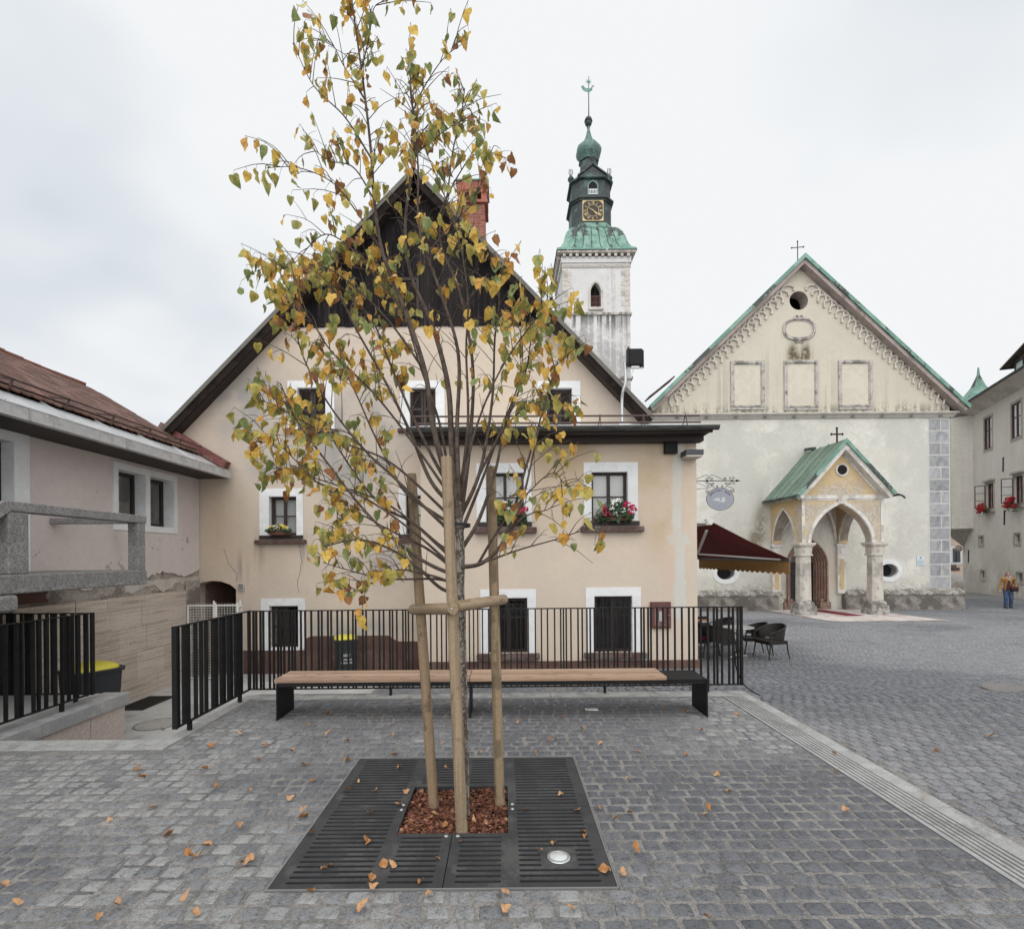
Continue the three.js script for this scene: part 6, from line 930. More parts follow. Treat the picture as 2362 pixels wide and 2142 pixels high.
// ---------------------------------------------------------------- young lime tree in autumn leaf
// limbs: [radius at the base, at the tip, how far the tip leans towards the viewer, points from the trunk outwards (across, up)]
const LIMBS = [
  [0.02, 0.004, 0.05, [[-0.04, 2.08], [-0.18, 2.63], [-0.22, 2.98], [-0.36, 3.39], [-0.51, 3.8], [-0.55, 4.12], [-0.58, 4.42], [-0.62, 4.82], [-0.67, 5.23], [-0.69, 5.44]]],
  [0.022, 0.004, -0.15, [[-0.02, 2.02], [-0.06, 2.52], [-0.08, 2.91], [-0.18, 3.31], [-0.34, 3.69], [-0.36, 4.04], [-0.33, 4.42], [-0.32, 4.72], [-0.34, 5]]],
  [0.015, 0.003, 0.2, [[-0.01, 2.14], [-0.01, 2.58], [-0.01, 3.1], [-0.13, 3.51], [-0.24, 3.86], [-0.25, 4.27], [-0.26, 4.56], [-0.29, 4.88]]],
  [0.014, 0.003, -0.1, [[-0.01, 1.96], [0.06, 2.52], [0.09, 3.04], [-0.01, 3.54], [-0.13, 3.92], [-0.08, 4.23], [-0.04, 4.52], [0.02, 4.79], [0.04, 4.97]]],
  [0.011, 0.002, -0.35, [[-0.06, 2.05], [-0.14, 2.63], [-0.29, 3.1], [-0.42, 3.51], [-0.54, 3.8], [-0.65, 4.06]]],
  [0.011, 0.002, 0.4, [[-0.01, 2.17], [0.05, 2.63], [0.05, 3.1], [0.06, 3.42], [-0.01, 3.8], [-0.16, 4.18]]],
  [0.012, 0.003, 0.35, [[-0.01, 1.51], [-0.13, 1.55], [-0.28, 1.7], [-0.4, 1.8], [-0.61, 1.87], [-0.8, 1.83]]],
  [0.009, 0.002, 0.1, [[-0.01, 1.57], [-0.14, 1.61], [-0.5, 1.62], [-0.71, 1.67], [-0.89, 1.73]]],
  [0.012, 0.003, 0.25, [[-0.01, 1.63], [-0.14, 1.68], [-0.26, 1.75], [-0.48, 1.92], [-0.62, 2.07], [-0.83, 2.35], [-1.02, 2.64], [-1.09, 2.84]]],
  [0.012, 0.003, -0.2, [[-0.02, 1.77], [-0.14, 1.83], [-0.35, 2], [-0.52, 2.09], [-0.69, 2.28], [-0.84, 2.48], [-1, 2.72], [-1.16, 2.81]]],
  [0.011, 0.003, 0.4, [[-0.02, 1.9], [-0.11, 1.97], [-0.27, 2.12], [-0.44, 2.3], [-0.57, 2.41], [-0.77, 2.69], [-0.92, 2.96], [-0.96, 3.16]]],
  [0.011, 0.003, -0.35, [[-0.02, 1.95], [-0.17, 2.05], [-0.39, 2.21], [-0.52, 2.41], [-0.65, 2.67], [-0.77, 2.93], [-0.89, 3.13], [-1, 3.19]]],
  [0.009, 0.002, 0.15, [[-0.04, 1.68], [-0.36, 1.96], [-0.69, 2.18], [-0.94, 2.25], [-1.09, 2.41], [-1.17, 2.49], [-1.31, 2.51]]],
  [0.008, 0.002, -0.3, [[-0.04, 1.73], [-0.48, 2.11], [-0.83, 2.25], [-1.06, 2.33], [-1.24, 2.39], [-1.35, 2.4]]],
  [0.01, 0.002, 0.05, [[-0.03, 1.99], [-0.48, 2.4], [-0.77, 2.52], [-0.98, 2.63], [-1.16, 2.73], [-1.34, 2.82]]],
  [0.01, 0.002, -0.5, [[-0.04, 1.67], [-0.25, 1.82], [-0.54, 1.96], [-0.77, 2.08], [-0.93, 2.11], [-0.98, 1.96]]],
  [0.009, 0.002, 0.5, [[-0.02, 1.57], [-0.19, 1.64], [-0.39, 1.68], [-0.51, 1.61], [-0.62, 1.55]]],
  [0.013, 0.003, 0.25, [[-0.04, 2.08], [-0.19, 2.25], [-0.33, 2.58], [-0.47, 2.88], [-0.65, 3.23], [-0.77, 3.44], [-0.95, 3.57], [-1.09, 3.57]]],
  [0.012, 0.003, -0.25, [[-0.05, 2.17], [-0.23, 2.52], [-0.39, 2.87], [-0.51, 3.16], [-0.62, 3.42], [-0.83, 3.66], [-1, 3.71]]],
  [0.01, 0.002, 0.45, [[-0.04, 2.12], [-0.3, 2.49], [-0.54, 2.81], [-0.77, 3.04], [-0.89, 3.22], [-1.02, 3.26]]],
  [0.014, 0.003, 0.15, [[-0, 1.69], [0.12, 1.71], [0.24, 1.8], [0.31, 1.91], [0.4, 2.1], [0.48, 2.4], [0.53, 2.66]]],
  [0.008, 0.002, 0.3, [[-0, 1.69], [0.12, 1.71], [0.38, 1.8], [0.63, 1.87], [0.82, 1.93], [0.88, 1.92]]],
  [0.013, 0.003, -0.2, [[-0, 1.81], [0.09, 1.97], [0.23, 2.33], [0.3, 2.65], [0.44, 3.03], [0.5, 3.31], [0.53, 3.42]]],
  [0.013, 0.003, 0.3, [[-0, 2.04], [0.12, 2.3], [0.21, 2.78], [0.24, 3.16], [0.26, 3.39], [0.22, 3.63]]],
  [0.011, 0.002, -0.4, [[-0, 1.93], [0.13, 2.25], [0.28, 2.66], [0.4, 3.01], [0.43, 3.33], [0.37, 3.57]]],
  [0.009, 0.002, 0.4, [[0.11, 1.71], [0.25, 1.93], [0.41, 2.14], [0.58, 2.27], [0.66, 2.17]]],
  [0.01, 0.002, 0.1, [[0.31, 1.91], [0.44, 2.34], [0.54, 2.69], [0.62, 2.96], [0.69, 3.16]]],
  [0.008, 0.002, -0.1, [[0.24, 1.8], [0.37, 1.99], [0.48, 2.05], [0.6, 2.08], [0.65, 2.15]]],
  [0.01, 0.002, 0.5, [[-0.01, 2.11], [0.1, 2.58], [0.25, 2.9], [0.4, 3.1], [0.51, 3.2], [0.58, 3.25]]],
  [0.008, 0.002, -0.35, [[0.12, 2.3], [0.28, 2.63], [0.46, 2.81], [0.63, 2.87], [0.75, 2.81]]],
  [0.008, 0.002, 0.1, [[-0.22, 2.98], [-0.45, 3.31], [-0.68, 3.54], [-0.92, 3.69], [-1.15, 3.67], [-1.24, 3.63]]],
  [0.008, 0.002, -0.2, [[-0.36, 3.39], [-0.6, 3.69], [-0.8, 3.92], [-0.96, 4.01], [-1.19, 3.83]]],
  [0.006, 0.0015, 0.25, [[-0.51, 3.8], [-0.68, 4.04], [-0.8, 4.18], [-1, 4.23], [-1.17, 4.18]]],
  [0.006, 0.0015, -0.15, [[-0.55, 4.12], [-0.71, 4.39], [-0.89, 4.47], [-1.05, 4.62]]],
  [0.006, 0.0015, 0.2, [[-0.58, 4.42], [-0.74, 4.65], [-0.92, 4.79], [-1.02, 5]]],
  [0.005, 0.0015, -0.1, [[-0.62, 4.82], [-0.77, 5.09], [-0.86, 5.26], [-0.96, 5.33]]],
  [0.005, 0.0015, 0.15, [[-0.32, 4.72], [-0.22, 4.88], [-0.07, 5.03], [0.04, 5.06]]],
  [0.005, 0.0015, -0.2, [[-0.33, 4.42], [-0.19, 4.59], [-0.07, 4.74], [0.03, 4.85]]],
  [0.006, 0.0015, 0.1, [[-0.13, 4.04], [-0.01, 4.27], [0.12, 4.39], [0.25, 4.38]]],
  [0.005, 0.0015, 0, [[-0.19, 3.8], [-0.04, 3.98], [0.11, 4.12], [0.13, 4.21]]],
  [0.005, 0.0015, 0.2, [[-0.64, 5], [-0.57, 5.17], [-0.51, 5.29], [-0.42, 5.26]]],
  [0.006, 0.0015, -0.3, [[-0.45, 3.57], [-0.65, 3.8], [-0.86, 3.86], [-1.09, 3.86]]]
];

function leafShape(seed, length = 0.066) {   // heart-shaped blade hanging from its stalk, cupped along the midrib; tip down
  const r = rng(seed), half = [[0, 0.0], [0.16, 0.07], [0.36, 0.06], [0.47, -0.12], [0.46, -0.34], [0.36, -0.58], [0.2, -0.8], [0.07, -0.95], [0, -1.06]];
  const cup = -0.1 + r() * 1.1, curl = (r() - 0.35) * 1.1, wid = 0.6 + r() * 0.45, twist = (r() - 0.5) * 1.6, pos = [], idx = [], uv = [];
  const put = (x, y) => { const a = Math.abs(x), z = cup * a + curl * y * y + twist * x * (y + 0.3) + 0.12 * Math.sin(8 * y + seed) * a * 2; pos.push(x * wid * length, y * length, z * length); uv.push(x + 0.5, -y / 1.1); };
  const jag = half.map((p, i) => [p[0] ? p[0] * (0.9 + r() * 0.2) : 0, p[1]]), jag2 = half.map((p) => [p[0] ? p[0] * (0.9 + r() * 0.2) : 0, p[1]]);
  const spine = [0, -0.16, -0.36, -0.6, -0.84];
  for (const y of spine) put(0, y); put(0, -1.06);
  const L = [], R = []; for (let i = 1; i < 8; i++) { R.push(pos.length / 3); put(...jag[i]); } for (let i = 1; i < 8; i++) { L.push(pos.length / 3); put(-jag2[i][0], jag2[i][1]); }
  const strip = (e, f) => { const s = [0, 1, 2, 3, 4, 5], t = [[s[0], e[0], e[1]], [s[0], e[1], s[1]], [s[1], e[1], e[2]], [s[1], e[2], e[3]], [s[1], e[3], s[2]], [s[2], e[3], e[4]], [s[2], e[4], s[3]], [s[3], e[4], e[5]], [s[3], e[5], s[4]], [s[4], e[5], e[6]], [s[4], e[6], s[5]]]; for (const [a, b, c] of t) f ? idx.push(a, b, c) : idx.push(a, c, b); };
  strip(R, true); strip(L, false);
  const g = new THREE.BufferGeometry(); g.setAttribute('position', new THREE.Float32BufferAttribute(pos, 3)); g.setAttribute('uv', new THREE.Float32BufferAttribute(uv, 2)); g.setIndex(idx); g.computeVertexNormals();
  return g;
}
const LEAF = { green: [0.2, 0.27, 0.085], olive: [0.38, 0.37, 0.09], yellow: [0.74, 0.51, 0.09], gold: [0.64, 0.35, 0.05], rust: [0.34, 0.14, 0.035], brown: [0.13, 0.055, 0.03], tan: [0.5, 0.3, 0.16] };
function tint(g, kind, seed) {   // the blade's own dye: one colour along the veins, another eating in from the margin
  const r = rng(seed + 900), P = { green: ['green', 'olive', 0.45], turning: ['olive', 'yellow', 0.8], greenyellow: ['green', 'yellow', 0.75], yellow: ['yellow', 'gold', 0.6], gold: ['gold', 'rust', 0.7], rust: ['rust', 'brown', 0.6], brown: ['brown', 'rust', 0.4], fallen: ['tan', 'rust', 0.5], fallen2: ['rust', 'tan', 0.6] }[kind];
  const p = g.attributes.position, uv = g.attributes.uv, col = [], ph = r() * 6;
  for (let i = 0; i < p.count; i++) { const edge = Math.abs(uv.getX(i) - 0.5) * 2, t = clamp(P[2] * (smooth(0.2, 0.95, edge) * 0.8 + 0.5 * Math.sin(ph + 7 * uv.getY(i) + 4 * uv.getX(i)) * 0.6 + (r() - 0.5) * 0.5 + (uv.getY(i) > 0.8 ? 0.3 : 0))), c = mul3(mix3(LEAF[P[0]], LEAF[P[1]], t), 0.85 + r() * 0.3); col.push(...c); }
  g.setAttribute('color', new THREE.Float32BufferAttribute(col, 3)); return g;
}
const leafTex = tex(256, 256, (u, v) => { const n = smp(F.mid, u, v), s = smooth(0.6, 0.7, smp(F.fine, u * 0.4, v * 0.4) * 0.65 + n * 0.35), vein = Math.max(smooth(0.02, 0.006, Math.abs(u - 0.5)), 0.6 * smooth(0.05, 0.015, Math.abs(((v * 6 + Math.abs(u - 0.5) * 5) % 1) - 0.5))); return mix3(mul3([1, 1, 1], 0.8 + 0.25 * n + 0.1 * vein), [0.35, 0.22, 0.16], s * 0.85); });
const leafMat = new THREE.MeshPhysicalMaterial({ map: leafTex, vertexColors: true, roughness: 0.75, side: THREE.DoubleSide, transmission: 0.32, thickness: 0 });
const deadMat = new THREE.MeshPhysicalMaterial({ map: leafTex, vertexColors: true, roughness: 0.8, side: THREE.DoubleSide });
{
  const tree = thing('young_lime_tree', 'slender young tree with yellow and green autumn leaves held by timber stakes', 'tree', [-0.283, -0.06, -3.62]);
  const O = originOf(tree), r = rng(77);
  const barkT = tex(512, 512, (u, v) => { const n = smp(F.fine, u, v * 0.5), m = smp(F.mid, u, v); return mix3(mix3([0.06, 0.045, 0.036], [0.13, 0.105, 0.085], m), [0.3, 0.28, 0.25], smooth(0.46, 0.6, n * 0.65 + smp(F.big2, u * 2, v * 2) * 0.35)); });
  const bark = new THREE.MeshPhysicalMaterial({ map: sized(barkT, 0.3), roughness: 0.9, bumpMap: sized(BUMP.stone, 0.15), bumpScale: 0.003 });
  const twigMat = surface({ a: [0.06, 0.042, 0.034], b: [0.1, 0.075, 0.06], size: 0.3, grain: 0.3, bump: null });
  const at = (x, y, z) => V(O[0] + x, O[1] + y, O[2] + z);
  mesh('trunk', [taper([at(0, -0.12, 0), at(0.004, 0.5, 0), at(-0.004, 1.1, 0.0), at(-0.012, 1.55, 0.0), at(-0.006, 1.75, 0), at(-0.018, 2.05, 0), at(-0.03, 2.3, 0)], 0.041, 0.027, 40, 14, 0.8), taper([at(0, -0.14, 0), at(0, -0.02, 0), at(0, 0.12, 0)], 0.062, 0.04, 6, 14)], bark, tree);
  const limbs = [], spots = [];
  LIMBS.forEach(([r0, r1, z, pts], k) => {
    const n = pts.length, P = pts.map(([x, y], i) => { const t = i / (n - 1), s = Math.pow(t, 1.1); return at(x + (i && i < n - 1 ? (r() - 0.5) * 0.02 : 0), y, z * s + 0.02 * Math.sin(k)); });
    const c = new THREE.CatmullRomCurve3(P), g = [taper(P, r0 * 1.2, r1 * 1.2, n * 6, 7, 0.75)];
    const long = c.getLength(), upper = pts[0][1] > 3, twigs = Math.round(long * (upper ? 16 : 13));
    for (let q = 0; q < twigs; q++) {
      const t = Math.pow(lerp(upper ? 0.02 : 0.1, 1, (q + r()) / twigs), upper ? 0.9 : 0.6), p = c.getPoint(t), tan = c.getTangent(t), side = V(r() - 0.5, r() - 0.35, r() - 0.5).normalize();
      side.addScaledVector(tan, -side.dot(tan)).normalize();
      const dir = tan.clone().multiplyScalar(0.75).add(side.multiplyScalar(0.8)).normalize(), len = (0.1 + r() * 0.24) * (t > 0.9 ? 0.6 : 1);
      const a = p.clone().addScaledVector(dir, len * 0.5).add(V(0, 0.015, 0)), e = p.clone().addScaledVector(dir, len).add(V((r() - 0.5) * 0.05, 0.01 - r() * 0.06, (r() - 0.5) * 0.05));
      g.push(taper([p, a, e], 0.0032, 0.0013, 5, 5));
      const sparse = { 21: 0.1, 0: 0.7, 1: 0.6, 2: 0.6, 3: 0.7, 5: 0.55, 25: 0.7 }[k] ?? 1, bare = t < (upper ? 0.0 : 0.36) || r() > sparse;
      const many = bare ? (r() < 0.15 ? 1 : 0) : 1 + Math.floor(r() * (r() < 0.4 ? 4.6 : 3.2));
      for (let m = 0; m < many; m++) { const s = 1 - m * 0.24; if (s < 0.15) break; spots.push([s > 0.5 ? a.clone().lerp(e, (s - 0.5) * 2) : p.clone().lerp(a, s * 2), k]); }
      if (r() < 0.5) { const b = a.clone().add(V((r() - 0.5) * 0.18, 0.03 + (r() - 0.5) * 0.14, (r() - 0.5) * 0.18)); g.push(taper([a, a.clone().lerp(b, 0.5).add(V(0, 0.01, 0)), b], 0.002, 0.001, 4, 4)); if (!bare && r() < 0.8) spots.push([b, k]); }
    }
    mesh('branch', g, twigMat, tree); limbs.push(c);
  });
  // leaves: the largest 300 in view are parts, the rest one mass
  const half = ['green', 'green', 'turning', 'greenyellow', 'turning', 'yellow', 'yellow', 'gold', 'turning', 'rust', 'greenyellow', 'yellow', 'green', 'turning', 'gold', 'rust'], kinds = [...half, ...half];
  const variants = kinds.map((k, i) => tint(leafShape(100 + i * 7), k, i)), store = variants.map((g) => fix(g.clone(), true));
  const all = spots.map(([p]) => {
    const lean = (r() - 0.5) * 0.9, yaw = r() * 6.283, pitch = (r() - 0.35) * 0.9, s = 0.72 + r() * 0.5, st = p.clone().add(V((r() - 0.5) * 0.03, -0.018 - r() * 0.022, (r() - 0.5) * 0.03));
    let v = Math.floor(r() * 32); if (r() < 0.35) v = [2, 3, 5, 6, 7, 5, 10][Math.floor(r() * 7)] + (r() < 0.5 ? 16 : 0);
    const q = new THREE.Quaternion().setFromEuler(new THREE.Euler(pitch, yaw, lean, 'YXZ'));
    const n = V(0, 0, 1).applyQuaternion(q), view = st.clone().sub(V(0, 1.7, 0)), dist = view.length();
    return { st, q, s, v, stem: p, big: s * s * Math.abs(n.dot(view.normalize())) / (dist * dist) };
  });
  all.sort((a, b) => b.big - a.big);
  const stalks = [], mass = [], m4 = new THREE.Matrix4();
  all.forEach((l, i) => {
    stalks.push(taper([l.stem, l.stem.clone().lerp(l.st, 0.5).add(V(0, 0.004, 0)), l.st], 0.0011, 0.0009, 2, 3));
    if (i < 300) { const m = piece('leaf', store[l.v], leafMat, tree, l.st.toArray(), null, [l.s, l.s, l.s]); m.quaternion.copy(l.q); }
    else { const g = store[l.v].clone(); g.applyMatrix4(m4.compose(l.st, l.q, V(l.s, l.s, l.s))); mass.push(g); }
  });
  const fol = mesh('foliage', mergeGeometries(mass), leafMat, tree, true); fol.userData.kind = 'stuff';
  mesh('leaf_stalks', stalks, twigMat, tree).userData.kind = 'stuff';
}
// ---------------------------------------------------------------- fallen leaves, each lying where it dropped
{
  const r = rng(404), shapes = [0, 1, 2, 3, 4, 5, 6, 7].map((i) => { const g = tint(leafShape(300 + i * 13, 0.052), i % 3 ? 'fallen' : 'fallen2', i); const p = g.attributes.position; for (let k = 0; k < p.count; k++) p.setZ(k, p.getZ(k) * 1.1 + 0.012 * Math.sin(p.getX(k) * 70 + i)); g.computeVertexNormals(); g.rotateX(-Math.PI / 2 + 0.05); g.computeBoundingBox(); const q = g.attributes.position; let lo = 1; for (let k = 0; k < q.count; k++) lo = Math.min(lo, q.getY(k)); g.translate(0, -lo, 0.035); return fix(g, true); });
  const drop = (x, y, d, label, group, s = 1) => { const i = Math.floor(r() * 8), m = shadows(new THREE.Mesh(shapes[i], deadMat)); m.name = numbered('fallen_leaf'); m.position.set(x, y, -d); m.rotation.set((r() - 0.5) * 0.25, r() * 6.28, (r() - 0.5) * 0.25); const k = (0.65 + r() * 0.5) * s; m.scale.setScalar(k); m.position.y += 0.006 * k; scene.add(m); note(m, label, 'leaf', group); };
  // on the grate
  for (const [x, d] of [[-1.0, 3.0], [-1.02, 2.92], [-0.86, 3.6], [-0.82, 3.18], [-0.8, 3.17], [-0.62, 2.97], [-0.58, 2.93], [-0.44, 2.85], [-0.7, 2.9], [0.22, 3.12], [0.26, 3.14], [0.44, 3.55], [0.5, 3.3], [0.48, 3.28], [0.52, 2.93], [-0.95, 3.95], [-1.1, 4.05], [-0.85, 4.4], [-0.5, 4.3], [0.35, 3.85], [-0.28, 3.24], [0.1, 3.6], [-0.75, 3.85], [-0.68, 3.7], [-0.4, 3.06]]) drop(x, 0.006, d, 'dry curled leaf lying on the black tree grate', 'fallen leaves on the tree grate', 0.85);
  for (const [x, d] of [[-0.5, 3.5], [-0.42, 3.6], [-0.2, 3.45], [-0.1, 3.55], [-0.05, 3.75], [-0.25, 3.85], [-0.55, 3.72], [-0.35, 3.42], [-0.62, 3.4], [-0.12, 3.9], [-0.45, 3.9], [-0.08, 3.4]]) drop(x, -0.012, d, 'pale dry leaf lying on the reddish bark chips', 'fallen leaves on the bark mulch', 0.8);
  for (const [x, d] of [[0.57, 2.87], [0.6, 2.82], [-1.24, 3.3], [-1.26, 3.55], [-0.95, 2.73], [-0.72, 2.74], [-0.42, 2.73], [0.04, 2.73], [0.62, 3.65], [0.66, 3.5], [-1.2, 3.9], [-0.9, 4.62], [-0.2, 4.62], [0.3, 4.63]]) drop(x, 0.01, d, 'dry leaf lying on the cobbles along the rim of the tree grate', 'fallen leaves round the tree grate');
  const L = [[-3.2, 3.0], [-2.55, 2.78], [-2.35, 2.66], [-1.95, 2.67], [-1.6, 2.62], [-1.82, 3.0], [-1.7, 3.18], [-1.78, 3.05], [-2.05, 3.38], [-1.5, 2.95], [-1.38, 3.05], [-1.9, 2.5], [-1.45, 2.52], [-2.9, 2.52], [-3.4, 3.55], [-2.75, 4.2], [-2.1, 4.55], [-1.9, 4.75], [-1.6, 4.4], [-2.2, 4.9], [-1.75, 5.15], [-1.5, 4.95], [-2.5, 5.2], [-2.7, 4.85], [-1.95, 5.4], [-2.35, 4.35], [-1.48, 4.15], [-1.55, 3.75], [-1.85, 3.9], [-2.15, 3.95], [-1.65, 3.35], [-2.6, 3.5], [-3.0, 4.4], [-2.4, 3.75], [-1.35, 4.45], [-1.4, 3.6]];
  for (const [x, d] of L) drop(x, 0.01, d, 'dry leaf scattered on the cobbles left of the tree grate', 'fallen leaves left of the grate');
  const R = [[0.72, 5.3], [1.15, 4.7], [1.5, 4.55], [0.95, 4.05], [0.85, 3.55], [1.32, 3.62], [1.28, 3.55], [1.55, 3.85], [0.7, 3.12], [0.95, 2.55], [0.35, 2.6], [1.6, 4.2], [2.1, 4.9], [1.85, 5.2], [2.35, 5.6], [2.5, 4.2], [2.2, 3.6], [0.9, 4.85], [0.5, 5.0], [1.3, 5.6], [2.75, 4.6], [2.85, 3.7], [-0.05, 2.56], [-0.75, 2.58]];
  for (const [x, d] of R) drop(x, 0.01, d, 'dry leaf scattered on the cobbles right of the tree grate', 'fallen leaves right of the grate');
  const K = [[-2.2, 5.75], [-1.9, 5.9], [-1.3, 5.7], [-0.9, 5.85], [-0.5, 5.5], [0.1, 5.45], [0.25, 5.62], [0.55, 5.7], [0.9, 5.9], [1.3, 6.0], [1.75, 5.9], [1.95, 5.75], [-0.75, 5.3], [-0.1, 5.2], [-1.1, 6.25], [-0.6, 6.3], [-1.05, 5.2], [-1.2, 5.45], [0.4, 5.0], [-0.6, 4.9]];
  for (const [x, d] of K) drop(x, 0.01, d, 'small dry leaf on the cobbles in front of or under the bench', 'fallen leaves by the bench', 0.9);
  for (const [x, d] of [[-3.9, 8.4], [-4.3, 8.9], [-4.9, 7.8], [-4.6, 9.4], [-4.0, 7.9]]) drop(x, LANE + 0.012, d, 'dry leaf on the pale concrete of the sunken lane', 'fallen leaves in the lane');
  for (const [x, d] of [[3.6, 4.6], [4.4, 5.0], [4.9, 4.2]]) drop(x, 0.012, d, 'dry leaf on the open plaza right of the ribbed drain', 'fallen leaves on the plaza');
}
// ---------------------------------------------------------------- things on and around the cream house
{
  const Z = -10.7;
  const v = thing('vent_box', 'black square vent box under the eave near the corner lamp', 'vent', [3.3, 3.69, Z]); mesh('box', rb(3.17, 3.42, 3.69, 3.95, Z + 0.001, Z + 0.12, 0.008), M.black, v); for (let i = 0; i < 4; i++) mesh('slat', bx(3.19, 3.4, 3.73 + i * 0.055, 3.735 + i * 0.055, Z + 0.1205, Z + 0.128), M.black, v);
  const l = thing('wall_lamp', 'flat dark grey lamp box on the wall corner below the eave', 'lamp', [3.65, 3.56, Z]); mesh('housing', rb(3.49, 3.83, 3.61, 3.71, Z + 0.05, Z + 0.38, 0.008), flat(0.05, 0.055, 0.065, 0.5), l); mesh('diffuser', rb(3.505, 3.815, 3.575, 3.6095, Z + 0.065, Z + 0.365, 0.006), flat(0.5, 0.48, 0.42, 0.4), l); mesh('wall_bracket', bx(3.56, 3.7, 3.6, 3.68, Z + 0.001, Z + 0.0499), M.galv, l);
  const c = thing('meter_cabinet', 'dark red metal meter cabinet with a torn paper notice', 'cabinet', [3.08, 0.26, Z]);
  const cm = surface({ a: [0.12, 0.042, 0.036], b: [0.1, 0.036, 0.032], c: [0.2, 0.1, 0.09], spot: [0.68, 0.76], size: 0.6, grain: 0.2, n: 256, rough: 0.6 });
  mesh('box', bx(2.88, 3.28, 0.26, 0.78, Z + 0.001, Z + 0.05), cm, c); mesh('door', rb(2.905, 3.255, 0.285, 0.755, Z + 0.0505, Z + 0.066, 0.004), cm, c); mesh('panel_edge', ext(shape(rect(2.96, 3.2, 0.33, 0.68), [rect(2.97, 3.19, 0.34, 0.67)]), 0.004, Z + 0.0661), flat(0.3, 0.2, 0.18, 0.7), c); mesh('notice', bx(3.04, 3.13, 0.4, 0.6, Z + 0.0662, Z + 0.068), surface({ a: [0.45, 0.46, 0.48], b: [0.2, 0.2, 0.21], patch: [0.5, 0.7], fields: ['fine', 'mid'], size: 0.3, n: 256 }), c); mesh('lock', cyl(0.008, 0.008, 0, 0.02, 0, 0, 10).rotateX(Math.PI / 2).translate(3.235, 0.52, Z + 0.066), M.galv, c);
  const g = thing('wall_vent', 'small grey square vent above the lane gate', 'vent', [-5.61, 1.02, -11.6]); mesh('cover', rb(-5.67, -5.55, 1.02, 1.17, -11.599, -11.54, 0.006), M.zinc, g); mesh('slot', [0, 1, 2].map((i) => bx(-5.655, -5.565, 1.05 + i * 0.04, 1.065 + i * 0.04, -11.5398, -11.535)), M.dark, g);
  const f = thing('floodlight', 'black floodlight on a bent steel pole above the lean-to roof', 'floodlight', [2.46, 4.3, -10.95]);
  mesh('pole', [tube([[2.45, 4.35, -11.1], [2.45, 4.9, -11.1], [2.46, 5.05, -11.05], [2.5, 5.2, -11.02], [2.5, 5.62, -11.02]], 0.03, 40, 10)], M.galv, f); mesh('base', rb(2.36, 2.6, 4.35, 4.39, -11.2, -11.0, 0.005), M.galv, f); mesh('arm', [bar([2.5, 5.52, -11.02], [2.86, 5.5, -11.0], 0.016), tube([[2.5, 5.3, -11.02], [2.6, 5.34, -11.0], [2.68, 5.5, -11.0]], 0.008, 12, 6)], M.galv, f);
  mesh('housing', [rb(2.56, 2.84, 5.55, 5.88, -11.12, -10.94, 0.02, 2)], M.black, f); mesh('visor', [rb(2.78, 2.9, 5.53, 5.9, -11.1, -11.08, 0.004), rb(2.54, 2.56, 5.52, 5.9, -11.1, -10.9, 0.004)], M.black, f); mesh('bracket', bx(2.62, 2.78, 5.5, 5.549, -11.05, -10.99), M.galv, f);
}
// ---------------------------------------------------------------- flower boxes
function petals(r, x, y, z, R, n) { const o = []; for (let i = 0; i < n; i++) { const a = r() * 6.28, b = Math.acos(1 - r() * 1.5), q = R * (0.7 + 0.4 * r()); const g = new THREE.IcosahedronGeometry(R * 0.3, 0); g.scale(1, 0.45, 1).rotateX(r() * 3).rotateZ(r() * 3).translate(x + q * Math.sin(b) * Math.cos(a), y + q * Math.cos(b), z + q * Math.sin(b) * Math.sin(a)); o.push(g); } return o; }
const petalMat = { white: flat(0.8, 0.8, 0.76, 0.8), magenta: flat(0.5, 0.02, 0.09, 0.8), yellow: flat(0.75, 0.58, 0.12, 0.8), cream: flat(0.75, 0.7, 0.5, 0.8), red: flat(0.45, 0.025, 0.03, 0.8) }, leafGreen = new THREE.MeshPhysicalMaterial({ color: new THREE.Color().setRGB(0.035, 0.075, 0.022), roughness: 0.8, side: THREE.DoubleSide, transmission: 0.2, thickness: 0 });
function flowerBox(label, x0, x1, y, z, { tall = 0.3, drop = 0.1, blooms, box = [0.12, 0.05, 0.035], seed = 1, leaves = 260, group, depth = 0.16 }) {
  const r = rng(seed), w = x1 - x0, o = thing('flower_box', label, 'flower box', [(x0 + x1) / 2, y, z], group);
  mesh('trough', rb(x0 + 0.04, x1 - 0.04, y, y + 0.1, z - depth / 2, z + depth / 2, 0.012), flat(...box, 0.8), o);
  const g = []; for (let i = 0; i < leaves; i++) { const t = r(), x = lerp(x0, x1, t), h = Math.sin(Math.PI * clamp(t, 0.06, 0.94)), yy = y + 0.08 - drop + (tall * h + drop) * Math.pow(r(), 0.8), s = 0.028 + r() * 0.025; const c = new THREE.CircleGeometry(s, 6); const p = c.attributes.position; for (let k = 0; k < p.count; k++) p.setZ(k, (p.getX(k) ** 2 + p.getY(k) ** 2) * 6 * (r() - 0.3)); c.computeVertexNormals(); g.push(c.rotateX(-0.9 + (r() - 0.5) * 1.6).rotateY((r() - 0.5) * 2.4).translate(x, yy, z + (r() - 0.3) * 0.24)); }
  mesh('foliage', g, leafGreen, o).userData.kind = 'stuff';
  for (const [x, yy, k, R] of blooms) mesh('bloom', petals(r, x, yy, z + 0.1 + r() * 0.05, R, 26), petalMat[k], o);
  return o;
}
